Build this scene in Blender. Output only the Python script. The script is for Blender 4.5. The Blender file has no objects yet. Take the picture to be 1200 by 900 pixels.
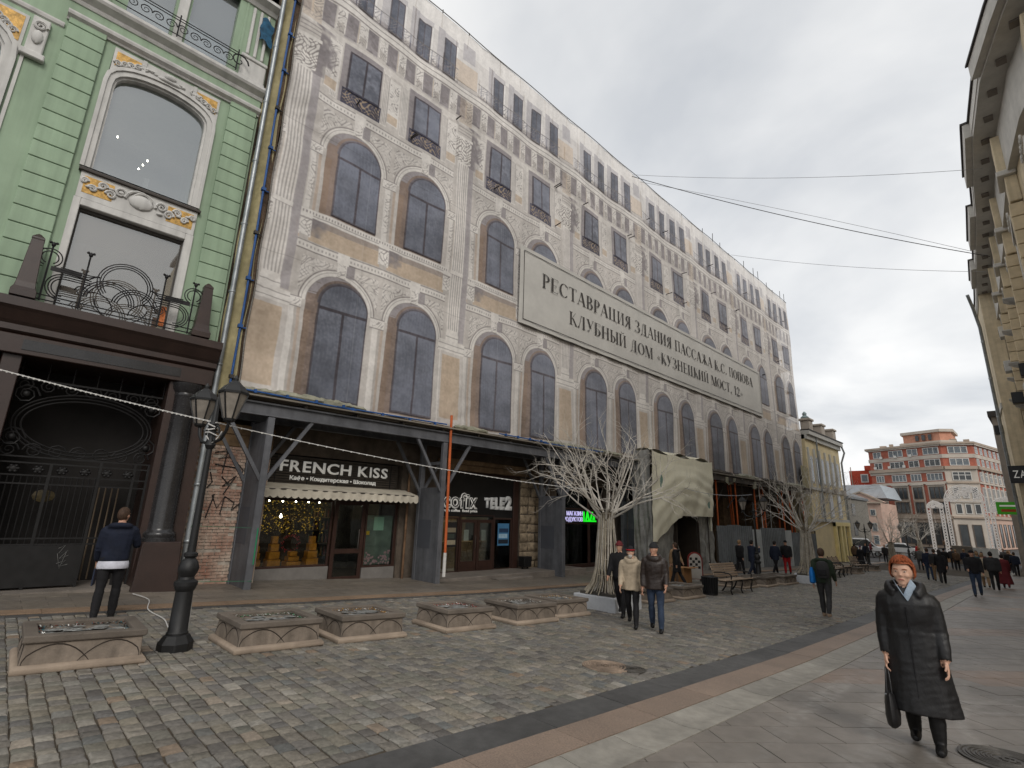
import bpy, bmesh, math, random
import numpy as np
from mathutils import Vector, Matrix
SC = bpy.context.scene
COL = SC.collection
R = math.radians
random.seed(7)

# ------------------------------------------------------------ camera
cam_d = bpy.data.cameras.new('camera')
cam_d.sensor_width = 36.0
cam_d.lens = 598.0 / 1200.0 * 36.0
cam_d.clip_start = 0.05
cam_d.clip_end = 3000
cam = bpy.data.objects.new('camera', cam_d)
COL.objects.link(cam)
def _n(v): return Vector(v).normalized()
_U = _n((70, -2333, 598)); _F = _n((636, 171, 598)); _F = (_F - _U * _F.dot(_U)).normalized(); _X = _F.cross(_U)
CAM_R = Matrix(((_X.x, -_X.y, -_X.z), (_F.x, -_F.y, -_F.z), (_U.x, -_U.y, -_U.z)))
EYE = Vector((0, 0, 1.75))
cam.matrix_world = Matrix.Translation(EYE) @ CAM_R.to_4x4()
SC.camera = cam

# ------------------------------------------------------------ world: overcast sky
W = bpy.data.worlds.new('World'); SC.world = W; W.use_nodes = True
nt = W.node_tree; nt.nodes.clear()
def N(tree, typ, **kw):
    n = tree.nodes.new(typ)
    for k, v in kw.items(): setattr(n, k, v)
    return n
SUN_EL, SUN_AZ = 36.0, 112.0
out = N(nt, 'ShaderNodeOutputWorld'); bg = N(nt, 'ShaderNodeBackground')
sky = N(nt, 'ShaderNodeTexSky', sky_type='NISHITA'); sky.sun_disc = False
sky.sun_elevation = R(SUN_EL); sky.sun_rotation = R(SUN_AZ); sky.dust_density = 4.0; sky.air_density = 1.5
sk = N(nt, 'ShaderNodeMix', data_type='RGBA', blend_type='MULTIPLY'); sk.inputs[0].default_value = 1.0
nt.links.new(sky.outputs[0], sk.inputs[6]); sk.inputs[7].default_value = (0.10, 0.10, 0.10, 1)
tc = N(nt, 'ShaderNodeTexCoord'); sep = N(nt, 'ShaderNodeSeparateXYZ'); nt.links.new(tc.outputs['Generated'], sep.inputs[0])
zz = N(nt, 'ShaderNodeMath', operation='ABSOLUTE'); nt.links.new(sep.outputs[2], zz.inputs[0])
za = N(nt, 'ShaderNodeMath', operation='ADD'); nt.links.new(zz.outputs[0], za.inputs[0]); za.inputs[1].default_value = 0.22
dx = N(nt, 'ShaderNodeMath', operation='DIVIDE'); dy = N(nt, 'ShaderNodeMath', operation='DIVIDE')
nt.links.new(sep.outputs[0], dx.inputs[0]); nt.links.new(za.outputs[0], dx.inputs[1])
nt.links.new(sep.outputs[1], dy.inputs[0]); nt.links.new(za.outputs[0], dy.inputs[1])
cv = N(nt, 'ShaderNodeCombineXYZ'); nt.links.new(dx.outputs[0], cv.inputs[0]); nt.links.new(dy.outputs[0], cv.inputs[1])
cn = N(nt, 'ShaderNodeTexNoise'); cn.inputs['Scale'].default_value = 0.95; cn.inputs['Detail'].default_value = 6; cn.inputs['Roughness'].default_value = 0.52
cn.inputs['Distortion'].default_value = 0.3
nt.links.new(cv.outputs[0], cn.inputs['Vector'])
cr = N(nt, 'ShaderNodeValToRGB'); e = cr.color_ramp.elements
e[0].position = 0.40; e[0].color = (0.59, 0.612, 0.645, 1); e[1].position = 0.61; e[1].color = (0.90, 0.90, 0.895, 1)
nt.links.new(cn.outputs[0], cr.inputs[0])
# the cloud deck is a little brighter towards the horizon
hz = N(nt, 'ShaderNodeMapRange'); nt.links.new(zz.outputs[0], hz.inputs[0])
hz.inputs[1].default_value = 0.0; hz.inputs[2].default_value = 0.75; hz.inputs[3].default_value = 1.16; hz.inputs[4].default_value = 0.97
cm = N(nt, 'ShaderNodeMix', data_type='RGBA', blend_type='MULTIPLY'); cm.inputs[0].default_value = 1.0
nt.links.new(cr.outputs[0], cm.inputs[6]); nt.links.new(hz.outputs[0], cm.inputs[7])
mx = N(nt, 'ShaderNodeMix', data_type='RGBA'); mx.inputs[0].default_value = 0.93
nt.links.new(sk.outputs[2], mx.inputs[6]); nt.links.new(cm.outputs[2], mx.inputs[7])
nt.links.new(mx.outputs[2], bg.inputs[0]); bg.inputs[1].default_value = 1.0
nt.links.new(bg.outputs[0], out.inputs[0])

sun_d = bpy.data.lights.new('sun', 'SUN'); sun_d.energy = 1.2; sun_d.angle = R(24); sun_d.color = (1.0, 0.96, 0.9)
sun = bpy.data.objects.new('sun', sun_d); COL.objects.link(sun)
sun.rotation_euler = (R(90 - SUN_EL), 0, R(180 - SUN_AZ))
SC.view_settings.view_transform = 'Standard'; SC.view_settings.look = 'None'
SC.view_settings.gamma = 1.0; SC.view_settings.exposure = 0.15
SC.view_settings.use_curve_mapping = False
SC.render.engine = 'CYCLES'
SC.cycles.max_bounces = 5; SC.cycles.diffuse_bounces = 2; SC.cycles.glossy_bounces = 3
SC.cycles.transmission_bounces = 4; SC.cycles.transparent_max_bounces = 8
SC.cycles.use_denoising = True
SC.cycles.sample_clamp_indirect = 4.0
# ------------------------------------------------------------ helpers
GY = [-80, 0, 5, 10, 15, 20, 27, 36, 45, 57, 75, 115, 400]
GZ = [3.6, 0, -.22, -.43, -.57, -.66, -.80, -1.06, -1.33, -1.6, -1.75, -1.6, -1.6]
def gz(y): return float(np.interp(y, GY, GZ))
def gtilt(y): return math.atan2(gz(y + .6) - gz(y - .6), 1.2)
def lin(c):
    c = c / 255.0
    return c / 12.92 if c <= 0.04045 else ((c + 0.055) / 1.055) ** 2.4
def rgb(r, g, b): return (lin(r), lin(g), lin(b))

MATS = {}
def M(name, col, rough=0.75, var=0.12, scale=2.0, bump=0.0, bscale=40.0, metal=0.0, spec=0.3, col2=None, var2=0.0, scale2=12.0,
      objrand=0.0, attr=None, ramp=None, emit=0.0, alpha=1.0, stretch=None, coat=0.0, streak=0.0, blotch=0.0):
    """procedural Principled material: colour broken up by two noises in world space"""
    if name in MATS: return MATS[name]
    m = bpy.data.materials.new(name); m.use_nodes = True; MATS[name] = m
    t = m.node_tree; t.nodes.clear(); L = t.links.new
    o = N(t, 'ShaderNodeOutputMaterial'); p = N(t, 'ShaderNodeBsdfPrincipled'); L(p.outputs[0], o.inputs[0])
    p.inputs['Roughness'].default_value = rough; p.inputs['Metallic'].default_value = metal
    p.inputs['Specular IOR Level'].default_value = spec
    if coat: p.inputs['Coat Weight'].default_value = coat
    geo = N(t, 'ShaderNodeNewGeometry'); vec = geo.outputs['Position']
    if stretch:
        mp = N(t, 'ShaderNodeMapping'); mp.inputs['Scale'].default_value = stretch; L(vec, mp.inputs[0]); vec = mp.outputs[0]
    def noise(s, d=4):
        n = N(t, 'ShaderNodeTexNoise'); n.inputs['Scale'].default_value = s; n.inputs['Detail'].default_value = d
        n.inputs['Roughness'].default_value = 0.6; L(vec, n.inputs['Vector']); return n.outputs[0]
    if ramp:
        cr = N(t, 'ShaderNodeValToRGB'); cr.color_ramp.interpolation = 'LINEAR'
        es = cr.color_ramp.elements
        while len(es) < len(ramp): es.new(0.5)
        for e, (ps, c) in zip(es, ramp): e.position = ps; e.color = (*c, 1)
        if attr:
            a = N(t, 'ShaderNodeAttribute', attribute_name=attr); L(a.outputs['Fac'], cr.inputs[0])
        else:
            oi = N(t, 'ShaderNodeObjectInfo'); L(oi.outputs['Random'], cr.inputs[0])
        base = cr.outputs[0]
    else:
        c2 = col2 if col2 else tuple(c * (1 - var * 1.6) for c in col)
        c1 = tuple(min(1, c * (1 + var * 0.8)) for c in col) if not col2 else col
        mr = N(t, 'ShaderNodeMapRange'); L(noise(scale), mr.inputs[0])
        mr.inputs[1].default_value = 0.34; mr.inputs[2].default_value = 0.66
        mix = N(t, 'ShaderNodeMix', data_type='RGBA'); L(mr.outputs[0], mix.inputs[0])
        mix.inputs[6].default_value = (*c1, 1); mix.inputs[7].default_value = (*c2, 1)
        base = mix.outputs[2]
    def scalemul(base, fac_out, lo, hi, a=0.3, b=0.7):
        mr = N(t, 'ShaderNodeMapRange'); L(fac_out, mr.inputs[0])
        mr.inputs[1].default_value = a; mr.inputs[2].default_value = b; mr.inputs[3].default_value = lo; mr.inputs[4].default_value = hi
        mm = N(t, 'ShaderNodeMix', data_type='RGBA', blend_type='MULTIPLY'); mm.inputs[0].default_value = 1.0
        L(base, mm.inputs[6]); L(mr.outputs[0], mm.inputs[7]); return mm.outputs[2]
    if var2: base = scalemul(base, noise(scale2, 5), 1 - var2, 1 + var2 * 0.6)
    def stretched(sc, s, d=4):
        mp = N(t, 'ShaderNodeMapping'); mp.inputs['Scale'].default_value = sc; L(geo.outputs['Position'], mp.inputs[0])
        n = N(t, 'ShaderNodeTexNoise'); n.inputs['Scale'].default_value = s; n.inputs['Detail'].default_value = d; L(mp.outputs[0], n.inputs['Vector']); return n.outputs[0]
    if streak: base = scalemul(base, stretched((1, 1, .07), 5.0, 6), 1 - streak, 1 + streak * .25, .32, .6)      # rain streaks down walls
    if blotch: base = scalemul(base, stretched((1, 1, 1), .55, 7), 1 - blotch, 1 + blotch * .5, .33, .66)          # broad damp and dirty patches
    if objrand:
        oi = N(t, 'ShaderNodeObjectInfo'); base = scalemul(base, oi.outputs['Random'], 1 - objrand, 1 + objrand, 0, 1)
    L(base, p.inputs['Base Color'])
    if emit:
        L(base, p.inputs['Emission Color']); p.inputs['Emission Strength'].default_value = emit
    if alpha < 1: p.inputs['Alpha'].default_value = alpha
    if bump:
        b = N(t, 'ShaderNodeBump'); b.inputs['Strength'].default_value = bump; b.inputs['Distance'].default_value = 0.02
        L(noise(bscale, 6), b.inputs['Height']); L(b.outputs[0], p.inputs['Normal'])
    if var2 or bump:
        mr = N(t, 'ShaderNodeMapRange'); L(noise(scale2 * 0.7), mr.inputs[0])
        mr.inputs[3].default_value = max(0.05, rough - 0.12); mr.inputs[4].default_value = min(1, rough + 0.12)
        L(mr.outputs[0], p.inputs['Roughness'])
    return m

def glass_mat(name, tint=(0.9, 0.95, 0.95), refl=0.06, opac=0.0, col=(0.02, 0.02, 0.02), rough=0.02, wob=0.0):
    """window pane: mostly see-through, fresnel reflection"""
    if name in MATS: return MATS[name]
    m = bpy.data.materials.new(name); m.use_nodes = True; MATS[name] = m
    t = m.node_tree; t.nodes.clear(); L = t.links.new
    o = N(t, 'ShaderNodeOutputMaterial')
    tr = N(t, 'ShaderNodeBsdfTransparent'); tr.inputs[0].default_value = (*tint, 1)
    gl = N(t, 'ShaderNodeBsdfGlossy'); gl.inputs['Roughness'].default_value = rough; gl.inputs[0].default_value = (0.92, 0.95, 0.97, 1)
    fr = N(t, 'ShaderNodeFresnel'); fr.inputs[0].default_value = 1.5
    ad = N(t, 'ShaderNodeMath', operation='ADD'); L(fr.outputs[0], ad.inputs[0]); ad.inputs[1].default_value = refl
    ad.use_clamp = True
    if wob:
        b = N(t, 'ShaderNodeBump'); b.inputs['Strength'].default_value = wob; b.inputs['Distance'].default_value = 0.05
        ns = N(t, 'ShaderNodeTexNoise'); ns.inputs['Scale'].default_value = 0.7; g = N(t, 'ShaderNodeNewGeometry')
        L(g.outputs['Position'], ns.inputs['Vector']); L(ns.outputs[0], b.inputs['Height']); L(b.outputs[0], gl.inputs['Normal'])
    base = tr.outputs[0]
    if opac:
        df = N(t, 'ShaderNodeBsdfDiffuse'); df.inputs[0].default_value = (*col, 1)
        mm = N(t, 'ShaderNodeMixShader'); mm.inputs[0].default_value = opac; L(tr.outputs[0], mm.inputs[1]); L(df.outputs[0], mm.inputs[2]); base = mm.outputs[0]
    ms = N(t, 'ShaderNodeMixShader'); L(ad.outputs[0], ms.inputs[0]); L(base, ms.inputs[1]); L(gl.outputs[0], ms.inputs[2])
    L(ms.outputs[0], o.inputs[0])
    return m

OFFS = {}
TMP = bpy.data.scenes.new('workbench')              # a side scene where text and bodies are turned into plain meshes
def baked(o):
    vl = TMP.view_layers[0]; vl.update(); me = bpy.data.meshes.new_from_object(o.evaluated_get(vl.depsgraph)); bpy.data.objects.remove(o); return me
def tag(o, label=None, cat=None, group=None, kind=None):
    if label: o['label'] = label
    if cat: o['category'] = cat
    if group: o['group'] = group
    if kind: o['kind'] = kind
    return o
def thing(name, label, cat, loc=(0, 0, 0), rz=0.0, group=None, rx=0.0):
    o = bpy.data.objects.new(name, None); COL.objects.link(o); o.empty_display_size = 0.3
    o.rotation_mode = 'ZYX'; o.location = loc; o.rotation_euler = (rx, 0, rz)
    return tag(o, label, cat, group)
def world_thing(name, label, cat, loc, group=None):
    """an Empty at the thing's base whose parts are modelled in world coordinates"""
    o = thing(name, label, cat, loc, 0, group); OFFS[o.name] = Matrix.Translation(-Vector(loc)); return o
def dup(o, parent=None, **kw):
    c = o.copy(); COL.objects.link(c); c.parent = parent
    for ch in list(o.children): dup(ch, c)
    return c

class B:
    """collects faces; build() links them as one mesh object"""
    def __init__(s): s.v = []; s.f = []; s.m = []; s.cm = 0; s.attr = None
    def add(s, vs, fs, m=None):
        k = len(s.v); s.v += [tuple(p) for p in vs]
        for f in fs: s.f.append(tuple(i + k for i in f)); s.m.append(s.cm if m is None else m)
        return s
    def box(s, x0, x1, y0, y1, z0, z1, m=None):
        if x0 > x1: x0, x1 = x1, x0
        if y0 > y1: y0, y1 = y1, y0
        if z0 > z1: z0, z1 = z1, z0
        return s.add([(x0,y0,z0),(x1,y0,z0),(x1,y1,z0),(x0,y1,z0),(x0,y0,z1),(x1,y0,z1),(x1,y1,z1),(x0,y1,z1)],
                     [(0,3,2,1),(4,5,6,7),(0,1,5,4),(1,2,6,5),(2,3,7,6),(3,0,4,7)], m)
    def bar(s, a, b, w, h=None, m=None, up=(0, 0, 1)):
        """square bar from a to b"""
        a = Vector(a); b = Vector(b); h = h or w; d = (b - a).normalized(); u = Vector(up)
        if abs(d.dot(u)) > 0.98: u = Vector((1, 0, 0))
        sx = d.cross(u).normalized(); sz = sx.cross(d).normalized()
        vs = []
        for p in (a, b):
            for i, j in ((-1,-1),(1,-1),(1,1),(-1,1)): vs.append(p + sx * (i * w / 2) + sz * (j * h / 2))
        return s.add(vs, [(3,2,1,0),(4,5,6,7),(0,1,5,4),(1,2,6,5),(2,3,7,6),(3,0,4,7)], m)
    def prism(s, pts, x0, x1, axis='x', m=None):
        """polygon in the other two axes, extruded along axis"""
        def P(a, b, c): return (c, a, b) if axis == 'x' else ((a, c, b) if axis == 'y' else (a, b, c))
        n = len(pts); vs = [P(a, b, x0) for a, b in pts] + [P(a, b, x1) for a, b in pts]
        area = sum(pts[i][0] * pts[(i+1) % n][1] - pts[(i+1) % n][0] * pts[i][1] for i in range(n))
        sgn = (1 if area > 0 else -1) * (1 if x1 > x0 else -1) * (-1 if axis == 'y' else 1)
        f0 = tuple(range(n)); f1 = tuple(range(n, 2 * n))
        fs = [(i, (i+1) % n, (i+1) % n + n, i + n) for i in range(n)]
        if sgn > 0: fs = [f0[::-1], f1] + fs
        else: fs = [f0, f1[::-1]] + [f[::-1] for f in fs]
        return s.add(vs, fs, m)
    def tube(s, pts, r, n=6, m=None, cap=True):
        pts = [Vector(p) for p in pts]; k = len(pts); rs = r if isinstance(r, (list, tuple)) else [r] * k
        vs = []; prev = None
        for i, p in enumerate(pts):
            d = (pts[min(i+1, k-1)] - pts[max(i-1, 0)]); d = d.normalized() if d.length > 1e-9 else Vector((0, 0, 1))
            if prev is None:
                u = Vector((0, 0, 1)) if abs(d.z) < 0.9 else Vector((1, 0, 0)); u = (u - d * u.dot(d)).normalized()
            else:
                u = prev - d * prev.dot(d); u = u.normalized() if u.length > 1e-6 else d.orthogonal().normalized()
            prev = u; w = d.cross(u)
            for j in range(n):
                a = 2 * math.pi * j / n; vs.append(p + (u * math.cos(a) + w * math.sin(a)) * rs[i])
        fs = [(i*n + j, i*n + (j+1) % n, (i+1)*n + (j+1) % n, (i+1)*n + j) for i in range(k-1) for j in range(n)]
        if cap: fs += [tuple(range(n))[::-1], tuple(range((k-1)*n, k*n))]
        return s.add(vs, fs, m)
    def lathe(s, prof, c=(0, 0, 0), n=16, m=None, rot=0.0):
        vs = []; k = len(prof)
        for r, z in prof:
            for j in range(n):
                a = 2 * math.pi * j / n + rot; vs.append((c[0] + r * math.cos(a), c[1] + r * math.sin(a), c[2] + z))
        fs = [(i*n + j, i*n + (j+1) % n, (i+1)*n + (j+1) % n, (i+1)*n + j) for i in range(k-1) for j in range(n)]
        fs += [tuple(range(n))[::-1], tuple(range((k-1)*n, k*n))]
        return s.add(vs, fs, m)
    def loft(s, rings, m=None, cap=True, closed=True):
        n = len(rings[0]); vs = [p for r in rings for p in r]; k = len(rings); e = n if closed else n - 1
        fs = [(i*n + j, i*n + (j+1) % n, (i+1)*n + (j+1) % n, (i+1)*n + j) for i in range(k-1) for j in range(e)]
        if cap and closed: fs += [tuple(range(n))[::-1], tuple(range((k-1)*n, k*n))]
        return s.add(vs, fs, m)
    def sheet(s, fn, nu, nv, m=None):
        vs = [fn(i / nu, j / nv) for j in range(nv + 1) for i in range(nu + 1)]
        fs = [(j*(nu+1)+i, j*(nu+1)+i+1, (j+1)*(nu+1)+i+1, (j+1)*(nu+1)+i) for j in range(nv) for i in range(nu)]
        return s.add(vs, fs, m)
    def mesh(s, name, mats, smooth=None):
        me = bpy.data.meshes.new(name); me.from_pydata(s.v, [], s.f)
        for mt in (mats if isinstance(mats, (list, tuple)) else [mats]): me.materials.append(mt)
        if len(me.materials) > 1: me.polygons.foreach_set('material_index', s.m)
        if smooth is not None:
            me.shade_smooth()
            if smooth < 180: me.set_sharp_from_angle(angle=R(smooth))
        if s.attr is not None:
            a = me.attributes.new('rnd', 'FLOAT', 'FACE'); a.data.foreach_set('value', s.attr)
        me.update(); return me
    def build(s, name, mats, parent=None, smooth=None, bevel=0.0, loc=None, rot=None, seg=1):
        o = bpy.data.objects.new(name, s.mesh(name, mats, smooth)); COL.objects.link(o)
        return place(o, parent, bevel, loc, rot, seg)
def place(o, parent=None, bevel=0.0, loc=None, rot=None, seg=1):
    if parent is not None:
        o.parent = parent
        if parent.name in OFFS: o.matrix_parent_inverse = OFFS[parent.name]
    if loc is not None: o.location = loc
    if rot is not None: o.rotation_mode = 'ZYX'; o.rotation_euler = rot
    if bevel:
        md = o.modifiers.new('bevel', 'BEVEL'); md.width = bevel; md.segments = seg; md.limit_method = 'ANGLE'; md.angle_limit = R(40)
    return o
def obj_from(me, name, parent=None, loc=None, rot=None, scale=None):
    o = bpy.data.objects.new(name, me); COL.objects.link(o); place(o, parent, 0, loc, rot)
    if scale: o.scale = scale
    return o
def text_mesh(name, body, size, mat, parent, origin, xdir, ydir, extrude=0.01, width=None, height=None, bold=0.0, shear=0.0, spacing=1.0, align='LEFT', res=3):
    """lettering as a mesh: origin = lower left of the baseline, xdir/ydir = reading and up directions"""
    c = bpy.data.curves.new(name, 'FONT'); c.body = body; c.size = 1.0; c.extrude = 0.0; c.offset = bold; c.shear = shear; c.space_character = spacing
    c.resolution_u = res
    o = bpy.data.objects.new(name, c); TMP.collection.objects.link(o); me = baked(o)
    n = len(me.vertices); co = np.zeros(n * 3); me.vertices.foreach_get('co', co); co = co.reshape(-1, 3)
    w0, w1 = co[:, 0].min(), co[:, 0].max(); h1 = co[:, 1].max()
    co[:, 0] -= w0
    sx = (width / (w1 - w0)) if width else size; sy = (height / h1) if height else (size if not width else size)
    co[:, 0] *= sx; co[:, 1] *= sy
    X = Vector(xdir); Y = Vector(ydir); Zv = X.cross(Y); O = Vector(origin)
    bm = bmesh.new(); bm.from_mesh(me)
    for v, p in zip(bm.verts, co): v.co = O + X * p[0] + Y * p[1]
    if extrude:
        geo = bmesh.ops.extrude_face_region(bm, geom=bm.faces[:])
        for v in [g for g in geo['geom'] if isinstance(g, bmesh.types.BMVert)]: v.co += Zv * extrude
    bm.to_mesh(me); bm.free(); me.materials.clear(); me.materials.append(mat); me.name = name
    ob = bpy.data.objects.new(name, me); COL.objects.link(ob); place(ob, parent)
    return ob
# ------------------------------------------------------------ ground, street and pavements
def seen(x, y, z, mrg=0.06):
    c = CAM_R.transposed() @ (Vector((x, y, z)) - EYE)
    if c.z > -0.3: return False
    u = c.x / -c.z * 598 / 1200 ; v = c.y / -c.z * 598 / 1200
    return abs(u) < .5 + mrg and abs(v) < .375 + mrg
def ystrip(name, x0, x1, y0, y1, dz, mat, step=1.0, thick=0.06):
    b = B(); n = max(2, int((y1 - y0) / step)); rings = []
    for i in range(n + 1):
        y = y0 + (y1 - y0) * i / n; z = gz(y) + dz
        rings.append([(x0, y, z), (x1, y, z), (x1, y, z - thick), (x0, y, z - thick)])
    b.loft(rings)
    return b.build(name, mat)
m_ground = M('asphalt', (0.085, 0.082, 0.08), 0.85, 0.25, 0.4, bump=.3, bscale=30, var2=.2, scale2=6)
m_mortar = M('sett_joint_mortar', rgb(80, 71, 60), 0.95, 0.25, 6, var2=.3, scale2=50)
SETT_RAMP = [(0.0, rgb(95, 91, 87)), (0.14, rgb(125, 119, 110)), (0.3, rgb(111, 108, 105)), (0.45, rgb(137, 130, 119)), (0.6, rgb(116, 114, 105)),
             (0.76, rgb(132, 124, 110)), (0.86, rgb(104, 105, 103)), (0.95, rgb(150, 144, 134)), (1.0, rgb(134, 116, 98))]
m_sett_o = M('granite_sett', (0,0,0), 0.68, ramp=SETT_RAMP, bump=.5, bscale=45, var2=.3, scale2=26, spec=.4, blotch=.2)
m_sett_a = M('granite_sett_far', (0,0,0), 0.68, ramp=SETT_RAMP, attr='rnd', bump=.5, bscale=45, var2=.3, scale2=26, spec=.4, blotch=.2)

g = B()
ys = [-80, -40, -20, -10] + list(range(-5, 60, 5)) + [60, 65, 70, 75, 80, 90, 100, 115, 130, 160, 250, 400]
g.sheet(lambda u, v: ((-400 + 800 * u), ys[int(round(v * (len(ys) - 1)))], gz(ys[int(round(v * (len(ys) - 1)))]) - 0.12), 8, len(ys) - 1)
tag(g.build('ground', m_ground), kind='structure')

street = tag(ystrip('street', -11.56, -4.0, -4, 62, -0.012, m_mortar, .5), kind='structure')

def sett_mesh(w, l, top=0.0, seed=0):
    rd = random.Random(seed); b = B(); j = lambda a: rd.uniform(-a, a)
    x, y = w / 2, l / 2
    c = [(-x + j(.008), -y + j(.006)), (x + j(.008), -y + j(.006)), (x + j(.008), y + j(.006)), (-x + j(.008), y + j(.006))]
    ins = .014
    lo = [(p[0], p[1], -0.03) for p in c]; mid = [(p[0], p[1], -0.006 + j(.002)) for p in c]
    hi = [(p[0] - math.copysign(ins, p[0]), p[1] - math.copysign(ins, p[1]), 0.004 + top + j(.0035)) for p in c]
    b.loft([lo, mid, hi], cap=False); n = len(b.v); b.f.append((n-4, n-3, n-2, n-1)); b.m.append(0)
    return b
variants = [sett_mesh(.183, .132, 0, k).mesh('sett', m_sett_o, 40) for k in range(10)]
rs = random.Random(3)
setts = []
row = 0; y = -3.0
while y < 47:
    p = rs.uniform(.125, .15); x = -11.54 + rs.uniform(0, .1)
    while x < -4.04:
        l = rs.choice((.12, .15, .165, .18, .19, .215)) * rs.uniform(.93, 1.07); l = min(l, -4.01 - x)
        if l > .06: setts.append((x + l / 2, y + p / 2 + rs.uniform(-.004, .004), l - .010, p - .009))
        x += l
    y += p
def near(s): return (s[0] ** 2 + s[1] ** 2) if seen(s[0], s[1], gz(s[1]), 0.0) else 1e9
setts.sort(key=near)
for s in setts[:300]:
    o = obj_from(rs.choice(variants), 'sett', street, (s[0], s[1], gz(s[1]) + rs.uniform(-.002, .003)), (gtilt(s[1]) + rs.uniform(-.025, .025), rs.uniform(-.025, .025), rs.uniform(-.02, .02)),
                 (s[2] / .183, s[3] / .132, 1))
b = B(); b.attr = []
for i, s in enumerate(setts[300:]):
    if not seen(s[0], s[1], gz(s[1]), 0.25) : continue
    k = sett_mesh(s[2], s[3], rs.uniform(-.003, .003), 100 + i); zz_ = gz(s[1]); t = math.tan(gtilt(s[1])) + rs.uniform(-.02, .02); q = rs.uniform(-.02, .02)
    b.add([(p[0] + s[0], p[1] + s[1], p[2] + zz_ + p[1] * t + p[0] * q) for p in k.v], k.f); b.attr += [rs.random()] * len(k.f)
o = b.build('setts', m_sett_a, street, 40); o['kind'] = 'stuff'

# long border courses beside the setts: dark gabbro, red granite, light gutter stones
def slab_mesh(mat, name='slab', hgt=.03):
    bb = B(); e = .008
    lo = [(-.5, -.5, -hgt), (.5, -.5, -hgt), (.5, .5, -hgt), (-.5, .5, -hgt)]
    bb.box(-.5, .5, -.5, .5, -hgt, 0)
    return bb.mesh(name, mat)
m_dark = M('dark_gabbro', rgb(82, 81, 80), 0.6, 0.16, 1.2, bump=.25, bscale=90, var2=.2, scale2=9, objrand=.14, spec=.4, blotch=.2)
m_redg = M('red_granite', rgb(146, 127, 112), 0.6, 0.12, 1.5, bump=.3, bscale=110, var2=.32, scale2=70, objrand=.09, spec=.4, col2=rgb(130, 114, 102))
m_lite = M('grey_granite', rgb(150, 145, 136), 0.6, 0.12, 1.3, bump=.3, bscale=80, var2=.18, scale2=8, objrand=.08)
def course(name, x0, x1, y0, y1, L, dz, mat, base, pname, gap=.006, jit=.15):
    st = tag(ystrip(name, x0 + .003, x1 - .003, y0, y1, dz - .02, base, 1.0, .05), kind='structure')
    me = slab_mesh(mat, pname); y = y0; r_ = random.Random(hash(name) % 97)
    while y < y1 - .1:
        l = L * r_.uniform(1 - jit, 1 + jit); l = min(l, y1 - y); yc = y + l / 2
        obj_from(me, pname, st, ((x0 + x1) / 2, yc, gz(yc) + dz + r_.uniform(-.0015, .0015)), (gtilt(yc), r_.uniform(-.004, .004), 0), (x1 - x0 - gap, l - gap, 1))
        y += l
    return st
course('dark_granite_border', -4.0, -3.56, -2, 60, 1.05, .006, m_dark, m_mortar, 'paving_stone')
course('red_granite_border', -3.56, -3.15, -2, 60, 1.2, .008, m_redg, m_mortar, 'paving_stone')
gut = tag(ystrip('gutter', -3.15, -2.7, -2, 60, -.03, m_mortar, 1.0, .05), kind='structure')
gb = B(); gb.loft([[(x, yy, zc) for x, zc in ((-.225,.0),(-.17,0),(-.1,-.008),(0,-.014),(.1,-.010),(.17,0),(.225,.002),(.225,-.05),(-.225,-.05))] for yy in (-.5, .5)])
gme = gb.mesh('gutter_stone', m_lite, 50)
y = -2.0; r_ = random.Random(5)
while y < 59.5:
    l = r_.uniform(.75, 1.0); yc = y + l / 2
    obj_from(gme, 'gutter_stone', gut, (-2.925, yc, gz(yc) + .003), (gtilt(yc), 0, 0), (.985, l - .008, 1)); y += l

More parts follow.
